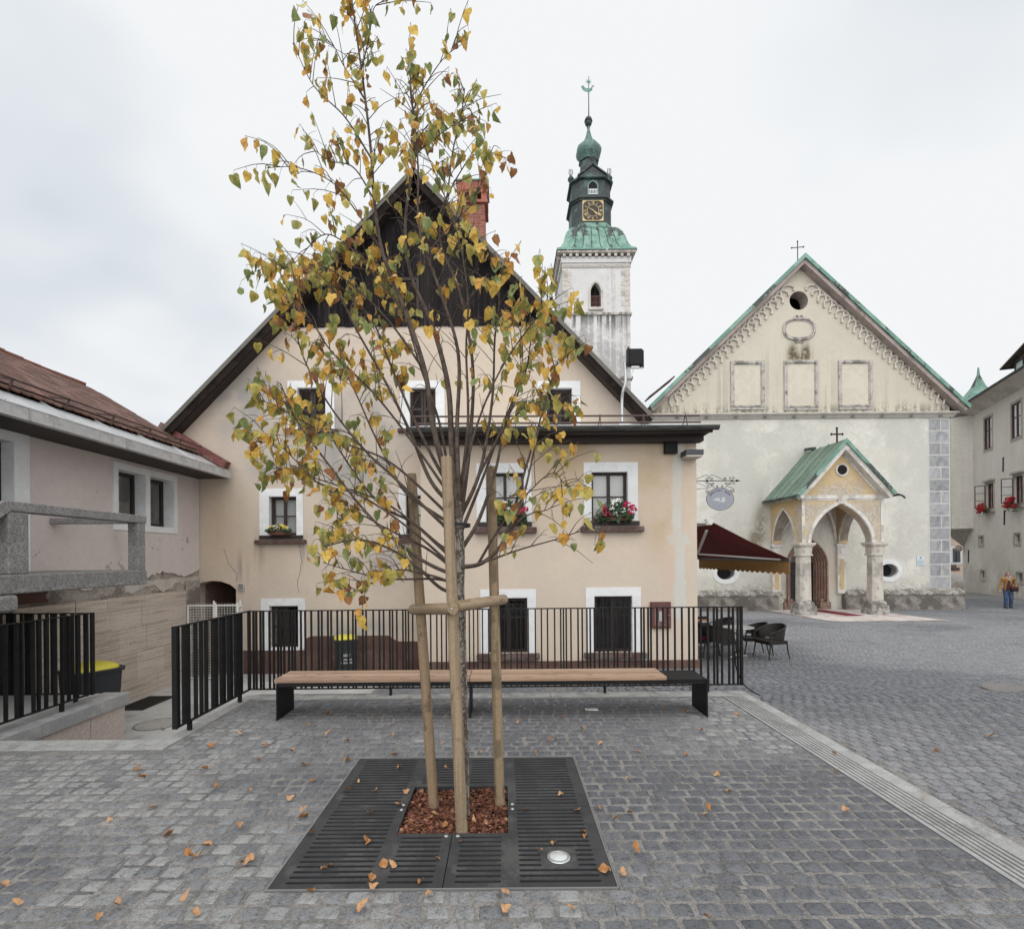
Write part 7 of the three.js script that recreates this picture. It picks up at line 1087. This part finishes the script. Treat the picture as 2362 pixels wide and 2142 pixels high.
flowerBox('window box of white and magenta geraniums on the upper window nearest the house corner', 1.86, 2.5, 2.376, -10.6, { seed: 5, tall: 0.32, blooms: [[2.0, 2.5, 'magenta', 0.07], [1.95, 2.6, 'magenta', 0.06], [2.13, 2.7, 'white', 0.07], [2.22, 2.74, 'white', 0.06], [2.1, 2.6, 'white', 0.05], [2.16, 2.5, 'white', 0.06], [2.3, 2.56, 'white', 0.06], [2.4, 2.66, 'magenta', 0.075], [2.5, 2.6, 'magenta', 0.07], [2.47, 2.52, 'magenta', 0.06]] });
flowerBox('window box of white and magenta geraniums on the upper window behind the stake', -0.12, 0.44, 2.376, -10.6, { seed: 6, tall: 0.32, blooms: [[-0.08, 2.6, 'white', 0.06], [0.02, 2.72, 'white', 0.06], [0.2, 2.7, 'white', 0.05], [0.34, 2.55, 'magenta', 0.07], [0.42, 2.6, 'magenta', 0.06], [0.1, 2.62, 'white', 0.05]] });
flowerBox('low box of pale yellow flowers on the leftmost window of the cream house', -4.98, -4.5, 2.19, -11.5, { seed: 7, tall: 0.12, drop: 0.02, leaves: 90, box: [0.14, 0.06, 0.04], blooms: [[-4.9, 2.33, 'yellow', 0.045], [-4.82, 2.36, 'cream', 0.04], [-4.74, 2.34, 'cream', 0.04], [-4.67, 2.37, 'yellow', 0.045], [-4.6, 2.34, 'yellow', 0.05], [-4.55, 2.33, 'cream', 0.035], [-4.78, 2.31, 'cream', 0.04]] });
{ // geraniums on the right-hand house
  const turn = Math.atan2(-0.925, -0.379), P = (x, z) => [30.2 + x * Math.cos(turn) + z * Math.sin(turn), -31.5 - x * Math.sin(turn) + z * Math.cos(turn)];
  [[-8.5, 1.35, 'on the oriel'], [-4.3, 0.3, 'under the middle open casement'], [-0.5, 0.3, 'under the open casement at the right edge']].forEach(([x, z, where], i) => {
    const [wx, wz] = P(x, z), bl = [], r = rng(70 + i); for (let k = 0; k < 16; k++) bl.push([(r() - 0.5) * 1.1, -0.3 + r() * 0.55, 'red', 0.1 + r() * 0.05]);
    const o = flowerBox('trailing red geraniums ' + where + ' of the corner house', -0.6, 0.6, -0.2, 0, { seed: 80 + i, tall: 0.3, drop: 0.45, leaves: 200, blooms: bl, depth: 0.24, group: 'geranium boxes on the corner house' });
    o.position.set(wx, 4.45, wz); o.rotation.y = turn; base.set(o, [wx, 4.45, wz]);
  });
}
// ---------------------------------------------------------------- wrought-iron bar sign
{
  const X = (zx) => 3.83 + (zx - 170) * 0.000605, Y = (zy) => 3.185 - (zy - 410) * 0.000605, z = -10.9, S = thing('hanging_sign', 'grey oval bar sign hanging from a scrolled wrought iron arm', 'sign', [3.83, 3.18, z]);
  const q = (pts) => pts.map(([a, b]) => V(X(a), Y(b), z)), spiral = (cx, cy, r0, a0, turns, dir) => { const o = []; for (let i = 0; i <= 22; i++) { const t = i / 22, a = a0 + dir * t * turns * 6.283, r = r0 * (1 - 0.82 * t); o.push([cx + r * Math.cos(a), cy - r * Math.sin(a)]); } return o; };
  mesh('arm', [bar([X(165), Y(410), z], [X(1600), Y(410), z], 0.0085, 0.0075, 8), new THREE.ConeGeometry(0.026, 0.09, 8).rotateZ(-Math.PI / 2).translate(X(1670), Y(410), z)], M.iron, S);
  for (const [x, y] of [[185, 410], [620, 405], [1450, 410], [1560, 412]]) mesh('collar', new THREE.SphereGeometry(x > 1500 ? 0.012 : 0.021, 10, 8).translate(X(x), Y(y), z), M.iron, S);
  mesh('wall_plate', bx(3.8205, 3.83, Y(560), Y(250), z - 0.02, z + 0.02), M.iron, S);
  const curls = [
    [[230, 375], [550, 225], [620, 215], [690, 280], ...spiral(620, 330, 65, 0.5, 1.4, -1)], [[1190, 395], [830, 225], [760, 220], [705, 290], ...spiral(780, 340, 60, 2.6, 1.4, 1)], spiral(1210, 340, 50, -1.4, 1.5, 1), [[235, 440], [560, 580], [640, 580], [690, 520], ...spiral(620, 480, 60, -0.4, 1.4, 1)],
    [[170, 800], [240, 710], [360, 668], [560, 655], [660, 590], [700, 520], ...spiral(745, 530, 45, 2.5, 1.3, -1)], [[790, 540], [770, 590], [640, 660], [580, 730], [600, 810], ...spiral(645, 765, 55, -2.2, 1.3, 1)], [[930, 655], [860, 640], [800, 560], ...spiral(830, 510, 40, 3.6, 1.2, -1)], [[900, 660], [960, 640], ...spiral(950, 595, 32, -0.6, 1.2, 1)],
    [[1160, 655], [1220, 640], [1285, 560], ...spiral(1240, 510, 40, -0.5, 1.2, 1)], [[1170, 660], [1110, 620], ...spiral(1130, 590, 32, 3.6, 1.2, -1)], [[1280, 560], [1310, 600], [1440, 635], [1515, 710], [1510, 790], ...spiral(1430, 750, 60, -0.8, 1.4, 1)], spiral(1330, 530, 45, 2.6, 1.2, -1), spiral(1400, 320, 48, -1.2, 1.1, -1), spiral(1490, 320, 48, 4.3, 1.1, 1), spiral(1410, 500, 48, 1.2, 1.1, 1), spiral(1495, 500, 48, 1.9, 1.1, -1), spiral(190, 320, 32, -1.5, 1.1, 1), spiral(190, 490, 32, 1.5, 1.1, -1)];
  for (const c of curls) mesh('scroll', tube(q(c), 0.0052, c.length * 3, 5), M.iron, S);
  const cx = X(1050), cy = Y(1015), rim = []; for (let i = 0; i < 40; i++) { const t = i / 40 * 6.283, c = Math.cos(t), s = Math.sin(t); rim.push([cx + 0.276 * Math.sign(c) * Math.pow(Math.abs(c), 1.08), cy + 0.224 * Math.sign(s) * Math.pow(Math.abs(s), 0.95)]); }
  mesh('plate', ext(shape(rim), 0.008, z - 0.004), flat(0.28, 0.28, 0.32, 0.55), S); mesh('rim', tube(rim.map(([a, b]) => V(a, b, z)), 0.006, 100, 5, true), M.iron, S);
  const cv = document.createElement('canvas'); cv.width = 512; cv.height = 416; const k = cv.getContext('2d'); k.fillStyle = '#8d8f98'; k.fillRect(0, 0, 512, 416); const rr = rng(3);
  for (let i = 0; i < 900; i++) { k.fillStyle = `rgba(${120 + rr() * 60},${125 + rr() * 60},${140 + rr() * 50},0.12)`; k.fillRect(rr() * 512, rr() * 416, 8 + rr() * 30, 6 + rr() * 20); }
  k.fillStyle = '#b9b9bb'; k.beginPath(); k.moveTo(120, 225); k.quadraticCurveTo(200, 170, 260, 190); k.quadraticCurveTo(300, 160, 350, 190); k.quadraticCurveTo(360, 260, 320, 270); k.quadraticCurveTo(250, 250, 120, 225); k.fill(); k.fillStyle = '#8292a4'; k.beginPath(); k.arc(268, 210, 24, 0, 7); k.fill();
  k.font = 'bold 60px sans-serif'; k.textAlign = 'center'; k.fillStyle = '#23232c'; [...'DNEVNI BAR'].forEach((c, i) => { const a = -1.02 + i * 0.223; k.save(); k.translate(256 + 215 * Math.sin(a) * 0.95, 222 - 165 * Math.cos(a)); k.rotate(a * 0.72); k.fillText(c, 0, 12); k.restore(); });
  k.font = 'bold 44px sans-serif'; k.fillStyle = 'rgba(96,104,140,0.75)'; [...'KAVA'].forEach((c, i) => k.fillText(c, 165 + i * 64, 350 + (i % 3 ? 8 : 0)));
  const t = new THREE.CanvasTexture(cv); t.colorSpace = THREE.SRGBColorSpace; const sg = new THREE.ShapeGeometry(shape(rim.map(([a, b]) => [cx + (a - cx) * 0.985, cy + (b - cy) * 0.985]))), p = sg.attributes.position, uv = sg.attributes.uv; for (let i = 0; i < p.count; i++) uv.setXY(i, (p.getX(i) - cx) / 0.552 + 0.5, (p.getY(i) - cy) / 0.448 + 0.5);
  mesh('print', sg.translate(0, 0, z + 0.0045), new THREE.MeshPhysicalMaterial({ map: t, roughness: 0.5 }), S, true);
}
// ---------------------------------------------------------------- awning at the side of the house
{
  const A = thing('awning', 'dark red fabric awning with scalloped mustard valance at the house side', 'awning', [4.2, 2.3, -13]);
  const red = surface({ a: [0.15, 0.014, 0.016], b: [0.18, 0.02, 0.02], size: 1, grain: 0.2, bump: 'stone', bumpScale: 0.0006, bumpSize: 0.1, rough: 0.9, n: 256 }), z0 = -16, z1 = -10.92, top = [4.2, 2.36], bot = [5.76, 1.6];
  const cloth = []; for (const t of [0, 0.5, 1]) cloth.push([lerp(top[0], bot[0], t), lerp(top[1], bot[1], t) - 0.03 * Math.sin(t * Math.PI)]);
  mesh('canopy', ext(shape([...cloth, ...cloth.slice().reverse().map(([x, y]) => [x, y + 0.006])]), z1 - z0, z0), red, A);
  mesh('cassette', [new THREE.CylinderGeometry(0.055, 0.055, z1 - z0 + 0.04, 14).rotateX(Math.PI / 2).translate(4.17, 2.36, (z0 + z1) / 2)], flat(0.6, 0.6, 0.58, 0.5), A);
  for (const z of [-11.0, -13.5, -15.9]) mesh('bracket', [bx(3.8205, 4.12, 2.34, 2.385, z - 0.03, z + 0.03), bx(4.1, 4.2, 2.3, 2.42, z - 0.05, z + 0.08)], flat(0.62, 0.62, 0.6, 0.5), A);
  mesh('front_bar', rb(bot[0] - 0.02, bot[0] + 0.03, bot[1] - 0.05, bot[1] + 0.03, z0, z1 + 0.02, 0.01), flat(0.1, 0.1, 0.1, 0.5), A);
  for (const z of [-11.1, -15.8]) { mesh('folding_arm', [beamX([4.2, 2.2, z - 0.1], [4.4, 1.72, z - 1.2], 0.05, 0.035), beamX([4.4, 1.72, z - 1.2], [bot[0] - 0.03, bot[1] - 0.01, z - 0.1], 0.05, 0.035)], flat(0.55, 0.54, 0.52, 0.45), A); mesh('elbow', new THREE.SphereGeometry(0.045, 10, 8).translate(4.4, 1.72, z - 1.2), M.black, A); }
  const pts = []; for (let d = 10.92; d <= 16.0001; d += 0.0423) { const k = ((d - 10.92) / 0.254) % 1; pts.push([d, bot[1] - 0.27 - 0.045 * Math.sin(Math.PI * k)]); }
  mesh('valance', faceX(ext(shape([[10.92, bot[1] - 0.0505], ...pts, [16, bot[1] - 0.0505]].reverse()), 0.006), bot[0] + 0.002), surface({ a: [0.36, 0.21, 0.075], b: [0.32, 0.18, 0.065], size: 0.8, n: 256, bump: 'stone', bumpScale: 0.0006, bumpSize: 0.1 }), A);
  mesh('valance', ext(shape([[top[0], top[1] - 0.012], [bot[0], bot[1] - 0.01], [bot[0], bot[1] - 0.25], [top[0] + 0.9, bot[1] - 0.02]]), 0.004, z1), red, A); A.remove(A.children.at(-1));
}
// ---------------------------------------------------------------- café tables and woven armchairs
const wicker = surface({ a: [0.012, 0.009, 0.0085], b: [0.022, 0.016, 0.014], fields: ['fine', 'mid'], size: 0.25, grain: 0.4, rough: 0.55, bump: 'stone', bumpScale: 0.004, bumpSize: 0.12, n: 256, extra: { side: THREE.DoubleSide } });
function armchair(label, x, d, turn, cushion) {   // open side towards +x before turning
  const y = heightAt(x, d), o = thing('wicker_armchair', label, 'chair', [x, y, -d], 'dark woven café armchairs'); base.set(o, [0, 0, 0]);
  const shell = (k, flip) => { const pos = [], idx = [], n = 26, m = 5; for (let i = 0; i <= n; i++) for (let j = 0; j <= m; j++) { const a = lerp(-2.05, 2.05, i / n), t = j / m, back = Math.pow(Math.abs(a) / 2.05, 1.6), top = lerp(0.79, 0.64, back), low = lerp(0.45, 0.5, back), s = (1 + 0.16 * t * (1 - 0.5 * back)) * k; pos.push(-Math.cos(a) * 0.255 * s, lerp(low, top, t), Math.sin(a) * 0.275 * s); } for (let i = 0; i < n; i++) for (let j = 0; j < m; j++) { const q = i * (m + 1) + j; flip ? idx.push(q, q + 1, q + m + 1, q + 1, q + m + 2, q + m + 1) : idx.push(q, q + m + 1, q + 1, q + 1, q + m + 1, q + m + 2); } const g = new THREE.BufferGeometry(); g.setAttribute('position', new THREE.Float32BufferAttribute(pos, 3)); g.setIndex(idx); g.computeVertexNormals(); return g; };
  mesh('backrest', [shell(1, false), shell(0.95, true)], wicker, o);
  const rim = []; for (let i = 0; i <= 26; i++) { const a = lerp(-2.05, 2.05, i / 26), b = Math.pow(Math.abs(a) / 2.05, 1.6), s = (1 + 0.16 * (1 - 0.5 * b)) * 0.985; rim.push(V(-Math.cos(a) * 0.255 * s, lerp(0.79, 0.64, b), Math.sin(a) * 0.275 * s)); }
  const f = (s) => { const e = rim[s < 0 ? 0 : 26]; return [V(e.x + 0.09, e.y - 0.03, e.z * 0.99), V(e.x + 0.11, 0.5, e.z * 0.97), V(e.x + 0.115, 0.42, e.z * 0.96)]; };
  mesh('rim', [tube([...f(-1).reverse(), ...rim, ...f(1)], 0.016, 90, 7)], wicker, o);
  mesh('seat', [rb(-0.23, 0.25, 0.415, 0.45, -0.255, 0.255, 0.015, 2), rb(0.2, 0.24, 0.36, 0.414, -0.25, 0.25, 0.01), rb(-0.2, 0.2, 0.37, 0.414, 0.215, 0.245, 0.01), rb(-0.2, 0.2, 0.37, 0.414, -0.245, -0.215, 0.01)], wicker, o);
  for (const [a, b] of [[1, 1], [1, -1], [-1, 1], [-1, -1]]) { const lg = mesh('leg', taper([[a * 0.215, 0.415, b * 0.235], [a * 0.23, 0.25, b * 0.24], [a * 0.28, 0.02, b * 0.255]], 0.017, 0.012, 8, 8), wicker, o); mesh('foot', cyl(0.013, 0.013, 0, 0.035, a * 0.282, b * 0.2555, 8), M.galv, lg); }
  if (cushion) mesh('cushion', rb(-0.2, 0.22, 0.451, 0.5, -0.22, 0.22, 0.02, 2), flat(0.3, 0.012, 0.03, 0.9), o).userData.label = 'bright red seat cushion';
  o.rotation.y = turn; return o;
}
function table(label, x, d, topMat) {
  const y = heightAt(x, d), o = thing('cafe_table', label, 'table', [x, y, -d], 'small café tables'); base.set(o, [0, 0, 0]);
  mesh('top', [new THREE.CylinderGeometry(0.35, 0.35, 0.022, 40).translate(0, 0.71, 0)], topMat, o); mesh('edge_band', new THREE.TorusGeometry(0.351, 0.013, 8, 48).rotateX(Math.PI / 2).translate(0, 0.709, 0), M.galv, o);
  mesh('column', cyl(0.03, 0.03, 0.06, 0.699, 0, 0, 16), M.galv, o);
  for (let i = 0; i < 4; i++) mesh('foot', [taper([[0, 0.09, 0], [0.15, 0.05, 0], [0.3, 0.022, 0]], 0.032, 0.02, 8, 8).rotateY(i * Math.PI / 2 + 0.4)], M.galv, o);
}
table('steel café table between the woven chairs nearest the railing', 5.38, 12.5, flat(0.5, 0.5, 0.5, 0.3, { metalness: 0.6 }));
table('café table with orange top further back under the awning', 5.05, 14.3, flat(0.5, 0.16, 0.06, 0.5));
armchair('dark woven armchair out in the open, rightmost of the café chairs', 5.98, 12.15, Math.PI + 0.25);
armchair('dark woven armchair directly behind the rightmost café chair', 5.92, 12.85, Math.PI - 0.2);
armchair('dark woven armchair with its back to the railing, left of the steel table', 4.82, 12.1, 0.5);
armchair('dark woven armchair across from it, behind the steel table', 4.88, 13.0, -0.35);
armchair('dark woven armchair beside the orange table, turned away from the house', 5.75, 14.3, Math.PI);
armchair('dark woven armchair with red cushion by the house corner', 4.38, 12.6, 0.2, true);
armchair('dark woven armchair at the back by the orange table', 5.3, 15.0, Math.PI / 2 + 0.3);
// ---------------------------------------------------------------- wheeled bins
function bin(label, x, y, d, w, h, turn, text) {
  const o = thing('wheeled_bin', label, 'bin', [x, y, -d], 'black bins with yellow lids'); base.set(o, [0, 0, 0]);
  const g = new THREE.BoxGeometry(1, 1, 1, 1, 1, 1).translate(0, 0.5, 0), p = g.attributes.position, b = h * 0.9; for (let i = 0; i < p.count; i++) { const s = lerp(0.78, 0.95, p.getY(i)); p.setXYZ(i, p.getX(i) * w * s, 0.05 + p.getY(i) * (b - 0.05), p.getZ(i) * w * 1.1 * s); } g.computeVertexNormals();
  const dk = flat(0.018, 0.02, 0.023, 0.5), ye = flat(0.62, 0.55, 0.06, 0.45);
  mesh('body', g, dk, o); mesh('rim', rb(-w * 0.52, w * 0.52, b - 0.03, b + 0.012, -w * 0.57, w * 0.57, 0.01, 2), dk, o);
  const lid = new THREE.SphereGeometry(1, 20, 8, 0, 6.283, 0, 1.571), q = lid.attributes.position; for (let i = 0; i < q.count; i++) { const X = q.getX(i), Zz = q.getZ(i), m = Math.max(Math.abs(X), Math.abs(Zz), 1e-6), r = Math.hypot(X, Zz), k = r / m; q.setXYZ(i, X * (1 + 0.7 * (k - 1)) * w * 0.5, b + 0.013 + Math.pow(Math.max(0, q.getY(i)), 0.7) * h * 0.085, Zz * (1 + 0.7 * (k - 1)) * w * 0.55); } lid.computeVertexNormals();
  mesh('lid', [lid], ye, o); mesh('handle', [bar([-w * 0.35, b, -w * 0.64], [w * 0.35, b, -w * 0.64], 0.014), bx(-w * 0.36, -w * 0.31, b - 0.02, b + 0.01, -w * 0.65, -w * 0.56), bx(w * 0.31, w * 0.36, b - 0.02, b + 0.01, -w * 0.65, -w * 0.56)], dk, o);
  mesh('lid_grip', rb(-w * 0.2, w * 0.2, b + 0.015, b + 0.035, w * 0.52, w * 0.6, 0.006), ye, o);
  for (const s of [-1, 1]) mesh('wheel', new THREE.CylinderGeometry(0.09, 0.09, 0.04, 20).rotateZ(Math.PI / 2).translate(s * w * 0.42, 0.09, -w * 0.42), M.black, o);
  if (text) { const cv = document.createElement('canvas'); cv.width = 128; cv.height = 128; const k = cv.getContext('2d'); k.fillStyle = '#26282b'; k.fillRect(0, 0, 128, 128); k.fillStyle = '#0d4a30'; k.fillRect(52, 4, 24, 20); k.fillStyle = '#c9cccc'; k.fillRect(30, 32, 68, 5); k.fillRect(34, 44, 60, 5); k.font = 'bold 20px sans-serif'; k.textAlign = 'center'; k.fillText('ODPADNA', 64, 82); k.fillText('EMBALAŽA', 64, 108); const t = new THREE.CanvasTexture(cv); t.colorSpace = THREE.SRGBColorSpace; mesh('print', new THREE.PlaneGeometry(w * 0.6, h * 0.36).rotateX(0.07).translate(0, h * 0.5, w * 0.505), new THREE.MeshPhysicalMaterial({ map: t, roughness: 0.6 }), o, true); }
  o.rotation.y = turn;
}
bin('black wheeled bin with yellow lid standing against the brown plinth behind the railing', -3.27, LANE, 11.15, 0.46, 0.9, 0.35, true);
bin('black wheeled bin with yellow lid by the travertine wall at the left', -5.62, LANE, 7.35, 0.52, 1.1, -0.5, false);
// ---------------------------------------------------------------- litter and a loose cable
solo('paper_scrap', [rb(0.88, 1.02, 0.012, 0.018, -5.98, -5.9, 0.002)], flat(0.7, 0.7, 0.68, 0.8), 'flat white paper scrap on the cobbles under the bench', 'paper', [0.95, 0.012, -5.94]);
solo('loose_cable', [tube([[2.86, 0.5, -6.72], [2.88, 0.3, -6.74], [2.95, 0.1, -6.68], [3.02, 0.03, -6.6], [3.06, 0.012, -6.5]], 0.008, 30, 6)], M.black, 'thin black cable hanging at the end of the long railing', 'cable', [2.9, 0.0, -6.7]);
// ---------------------------------------------------------------- man walking across the plaza
{
  const px = 24.15, pd = 25.95, gy = heightAt(px, pd) - 0.005, P = thing('person', 'man in tan jacket, dark red cardigan and jeans walking across the plaza', 'person', [px, gy, -pd]); base.set(P, [0, 0, 0]);
  const cap = (a, b, ra, rb2) => (x, y, z) => { const dx = b[0] - a[0], dy = b[1] - a[1], dz = b[2] - a[2], t = clamp(((x - a[0]) * dx + (y - a[1]) * dy + (z - a[2]) * dz) / (dx * dx + dy * dy + dz * dz || 1)); return Math.hypot(x - a[0] - t * dx, y - a[1] - t * dy, z - a[2] - t * dz) - lerp(ra, rb2, t); };
  const uni = (list, k = 0.03) => (x, y, z) => { let d = 9; for (const f of list) { const e = f(x, y, z), h = clamp(0.5 + 0.5 * (e - d) / k); d = lerp(e, d, h) - k * h * (1 - h); } return d; };
  const field2 = (fn, c, half, res) => { const mc = new MarchingCubes(res, new THREE.MeshBasicMaterial(), false, false, 120000); mc.isolation = 0; const h = res / 2; for (let k = 0; k < res; k++) for (let j = 0; j < res; j++) for (let i = 0; i < res; i++) mc.field[i + j * res + k * res * res] = -fn(c[0] + (i - h) / h * half, c[1] + (j - h) / h * half, c[2] + (k - h) / h * half); mc.update(); const n = mc.count, g = new THREE.BufferGeometry(), ps = new Float32Array(n * 3); for (let i = 0; i < n; i++) { ps[i * 3] = c[0] + mc.positionArray[i * 3] * half; ps[i * 3 + 1] = c[1] + mc.positionArray[i * 3 + 1] * half; ps[i * 3 + 2] = c[2] + mc.positionArray[i * 3 + 2] * half; } g.setAttribute('position', new THREE.BufferAttribute(ps, 3)); let m = mergeVertices(g, 1e-4); m.computeVertexNormals(); return m; };
  const J = { neck: [-0.01, 1.47, 0], head: [-0.02, 1.59, 0.015], sl: [-0.2, 1.4, 0], sr: [0.2, 1.4, 0], el: [-0.29, 1.13, -0.03], er: [0.29, 1.13, -0.02], wl: [-0.34, 0.9, 0.04], wr: [0.3, 0.88, 0.1], hl: [-0.1, 0.9, 0], hr: [0.1, 0.9, 0], kl: [-0.12, 0.5, 0.1], kr: [0.11, 0.49, 0.02], al: [-0.12, 0.09, 0.05], ar: [0.13, 0.08, -0.08] };
  const hand = (w, s) => { const o = [cap(w, [w[0] + s * 0.01, w[1] - 0.08, w[2] + 0.02], 0.03, 0.034)]; for (let i = 0; i < 4; i++) o.push(cap([w[0] + s * 0.01, w[1] - 0.08, w[2] + 0.045 - i * 0.02], [w[0] - s * 0.005, w[1] - 0.16 + Math.abs(i - 1.4) * 0.012, w[2] + 0.055 - i * 0.021], 0.009, 0.008)); o.push(cap([w[0], w[1] - 0.03, w[2] + 0.03], [w[0] - s * 0.025, w[1] - 0.09, w[2] + 0.065], 0.011, 0.009)); return o; };
  const bodyFn = uni([cap(J.neck, [-0.01, 1.36, -0.01], 0.055, 0.07), cap(J.sl, J.sr, 0.08, 0.08), cap([0, 1.32, 0], [0, 0.98, 0], 0.13, 0.14), cap(J.sl, J.el, 0.05, 0.042), cap(J.el, J.wl, 0.042, 0.028), cap(J.sr, J.er, 0.05, 0.042), cap(J.er, J.wr, 0.042, 0.028), cap(J.hl, J.kl, 0.085, 0.055), cap(J.kl, J.al, 0.055, 0.04), cap(J.hr, J.kr, 0.085, 0.055), cap(J.kr, J.ar, 0.055, 0.04), ...hand(J.wl, -1), ...hand(J.wr, 1)], 0.025);
  const H = J.head, headFn = uni([(x, y, z) => { const a = (x - H[0]) / 0.078, b = (y - H[1] - 0.01) / 0.115, c = (z - H[2] + 0.01) / 0.095; return (Math.hypot(a, b, c) - 1) * 0.08; }, cap([H[0], H[1] - 0.075, H[2] + 0.04], [H[0], H[1] - 0.06, H[2] + 0.02], 0.035, 0.05), cap([H[0] - 0.008, H[1] + 0.0, H[2] + 0.092], [H[0] - 0.01, H[1] - 0.03, H[2] + 0.105], 0.009, 0.014), cap([H[0] - 0.08, H[1] - 0.02, H[2] - 0.01], [H[0] - 0.083, H[1] + 0.02, H[2] - 0.015], 0.012, 0.014), cap([H[0] + 0.08, H[1] - 0.02, H[2] - 0.01], [H[0] + 0.083, H[1] + 0.02, H[2] - 0.015], 0.012, 0.014), cap(J.neck, [H[0], H[1] - 0.06, H[2] - 0.02], 0.052, 0.05)], 0.02);
  const skin = flat(0.42, 0.24, 0.17, 0.6), tan = surface({ a: [0.3, 0.16, 0.055], b: [0.25, 0.13, 0.045], size: 0.5, n: 256 });
  mesh('body', [field2(bodyFn, [0, 0.85, 0], 0.95, 120), field2(headFn, [H[0], H[1] - 0.02, H[2]], 0.2, 60)], skin, P);
  mesh('jacket', field2((x, y, z) => { const d = uni([cap(J.sl, J.sr, 0.1, 0.1), cap([0, 1.34, 0], [0, 0.86, 0], 0.165, 0.19), cap(J.sl, J.el, 0.075, 0.064), cap(J.el, [-0.335, 0.93, 0.03], 0.064, 0.054), cap(J.sr, J.er, 0.075, 0.064), cap(J.er, [0.3, 0.91, 0.09], 0.064, 0.054)], 0.04)(x, y, z); return Math.max(d, -(Math.hypot(x + 0.01, y - 1.52) - 0.075), 0.82 - y, (0.012 + 0.1 * clamp((1.45 - y) / 0.6) - Math.abs(x + 0.03)) * (z > 0.03 ? 1 : -1)); }, [0, 1.15, 0], 0.5, 96), tan, P);
  mesh('cardigan', field2((x, y, z) => Math.max(uni([cap(J.sl, J.sr, 0.086, 0.086), cap([0, 1.33, 0], [0, 0.9, 0.01], 0.15, 0.172)], 0.04)(x, y, z), Math.abs(x) - 0.2, 0.86 - y, y - 1.46, -(Math.abs(x + 0.01) + (y - 1.52) * 0.45 + 0.045 < 0 || z < 0.02 ? -1 : -0.5) * 0 - 9), [0, 1.15, 0], 0.42, 72), flat(0.065, 0.012, 0.016, 0.9), P);
  mesh('collar', [beamX([-0.065, 1.5, 0.05], [-0.01, 1.35, 0.165], 0.05, 0.012), beamX([0.055, 1.5, 0.05], [-0.005, 1.35, 0.165], 0.05, 0.012), new THREE.TorusGeometry(0.06, 0.016, 6, 20, Math.PI).rotateX(Math.PI / 2).rotateY(Math.PI).translate(-0.01, 1.49, 0)], flat(0.6, 0.65, 0.72, 0.8), P);
  mesh('trousers', field2((x, y, z) => Math.max(uni([cap([0, 0.92, 0], [0, 0.86, 0], 0.165, 0.16), cap(J.hl, J.kl, 0.105, 0.082), cap(J.kl, [-0.12, 0.07, 0.05], 0.08, 0.075), cap(J.hr, J.kr, 0.105, 0.082), cap(J.kr, [0.13, 0.06, -0.08], 0.08, 0.075)], 0.03)(x, y, z), 0.05 - y, y - 0.98), [0, 0.5, 0], 0.55, 88), surface({ a: [0.05, 0.085, 0.16], b: [0.035, 0.06, 0.12], size: 0.6, n: 256 }), P);
  for (const [x, z] of [[-0.125, 0.05], [0.13, -0.08]]) mesh('shoe', field2((a, b, c) => Math.max(uni([cap([x, 0.05, z - 0.03], [x - 0.015, 0.04, z + 0.15], 0.052, 0.045), cap([x, 0.06, z - 0.02], [x, 0.1, z - 0.01], 0.05, 0.05)], 0.02)(a, b, c), -b), [x, 0.06, z + 0.05], 0.2, 40), flat(0.05, 0.025, 0.018, 0.5), P);
  mesh('hair', field2((x, y, z) => Math.max((Math.hypot((x - H[0]) / 0.086, (y - H[1] - 0.018) / 0.118, (z - H[2] + 0.016) / 0.102) - 1) * 0.085, -(z - H[2] - 0.05 < 0 ? 1 : (H[1] + 0.07 - y)), (y < H[1] + 0.06 ? z - H[2] - 0.02 : -1), H[1] - 0.06 - y), [H[0], H[1] + 0.02, H[2]], 0.18, 56), flat(0.09, 0.075, 0.065, 0.9), P);
  mesh('eyes', [[-0.03, 0.005], [0.022, 0.005]].map(([x, y]) => new THREE.SphereGeometry(0.009, 8, 6).translate(H[0] + x, H[1] + y, H[2] + 0.081)), flat(0.02, 0.015, 0.012, 0.3), P);
  mesh('glasses', [...[-0.032, 0.024].map((x) => new THREE.TorusGeometry(0.022, 0.003, 5, 16).translate(H[0] + x, H[1] + 0.004, H[2] + 0.094)), bar([H[0] - 0.055, H[1] + 0.006, H[2] + 0.09], [H[0] - 0.085, H[1] + 0.008, H[2]], 0.003), bar([H[0] + 0.046, H[1] + 0.006, H[2] + 0.09], [H[0] + 0.083, H[1] + 0.008, H[2]], 0.003)], M.black, P);
  mesh('mouth', new THREE.SphereGeometry(0.016, 8, 6).scale(1.2, 0.3, 0.4).translate(H[0] - 0.005, H[1] - 0.058, H[2] + 0.078), flat(0.25, 0.1, 0.08, 0.6), P);
  P.rotation.y = -0.35; P.position.set(px, gy, -pd);
  const bag = thing('shoulder_bag', 'black shoulder bag carried at the hip of the walking man', 'bag', [px, gy, -pd]); base.set(bag, [0, 0, 0]);
  mesh('pouch', rb(0.02, 0.3, 0.82, 1.04, 0.15, 0.26, 0.03, 3), M.black, bag); mesh('flap', rb(0.015, 0.305, 0.95, 1.045, 0.2605, 0.272, 0.005), flat(0.06, 0.012, 0.014, 0.7), bag); mesh('strap', tube([[0.05, 1.03, 0.2], [0.1, 1.2, 0.19], [0.2, 1.42, 0.09], [0.2, 1.5, 0.0], [0.2, 1.42, -0.12], [0.2, 1.1, -0.16], [0.28, 1.02, 0.1]], 0.014, 40, 6), M.black, bag);
  bag.rotation.y = -0.35; bag.position.set(px, gy, -pd);
}
renderer.render(scene, camera);
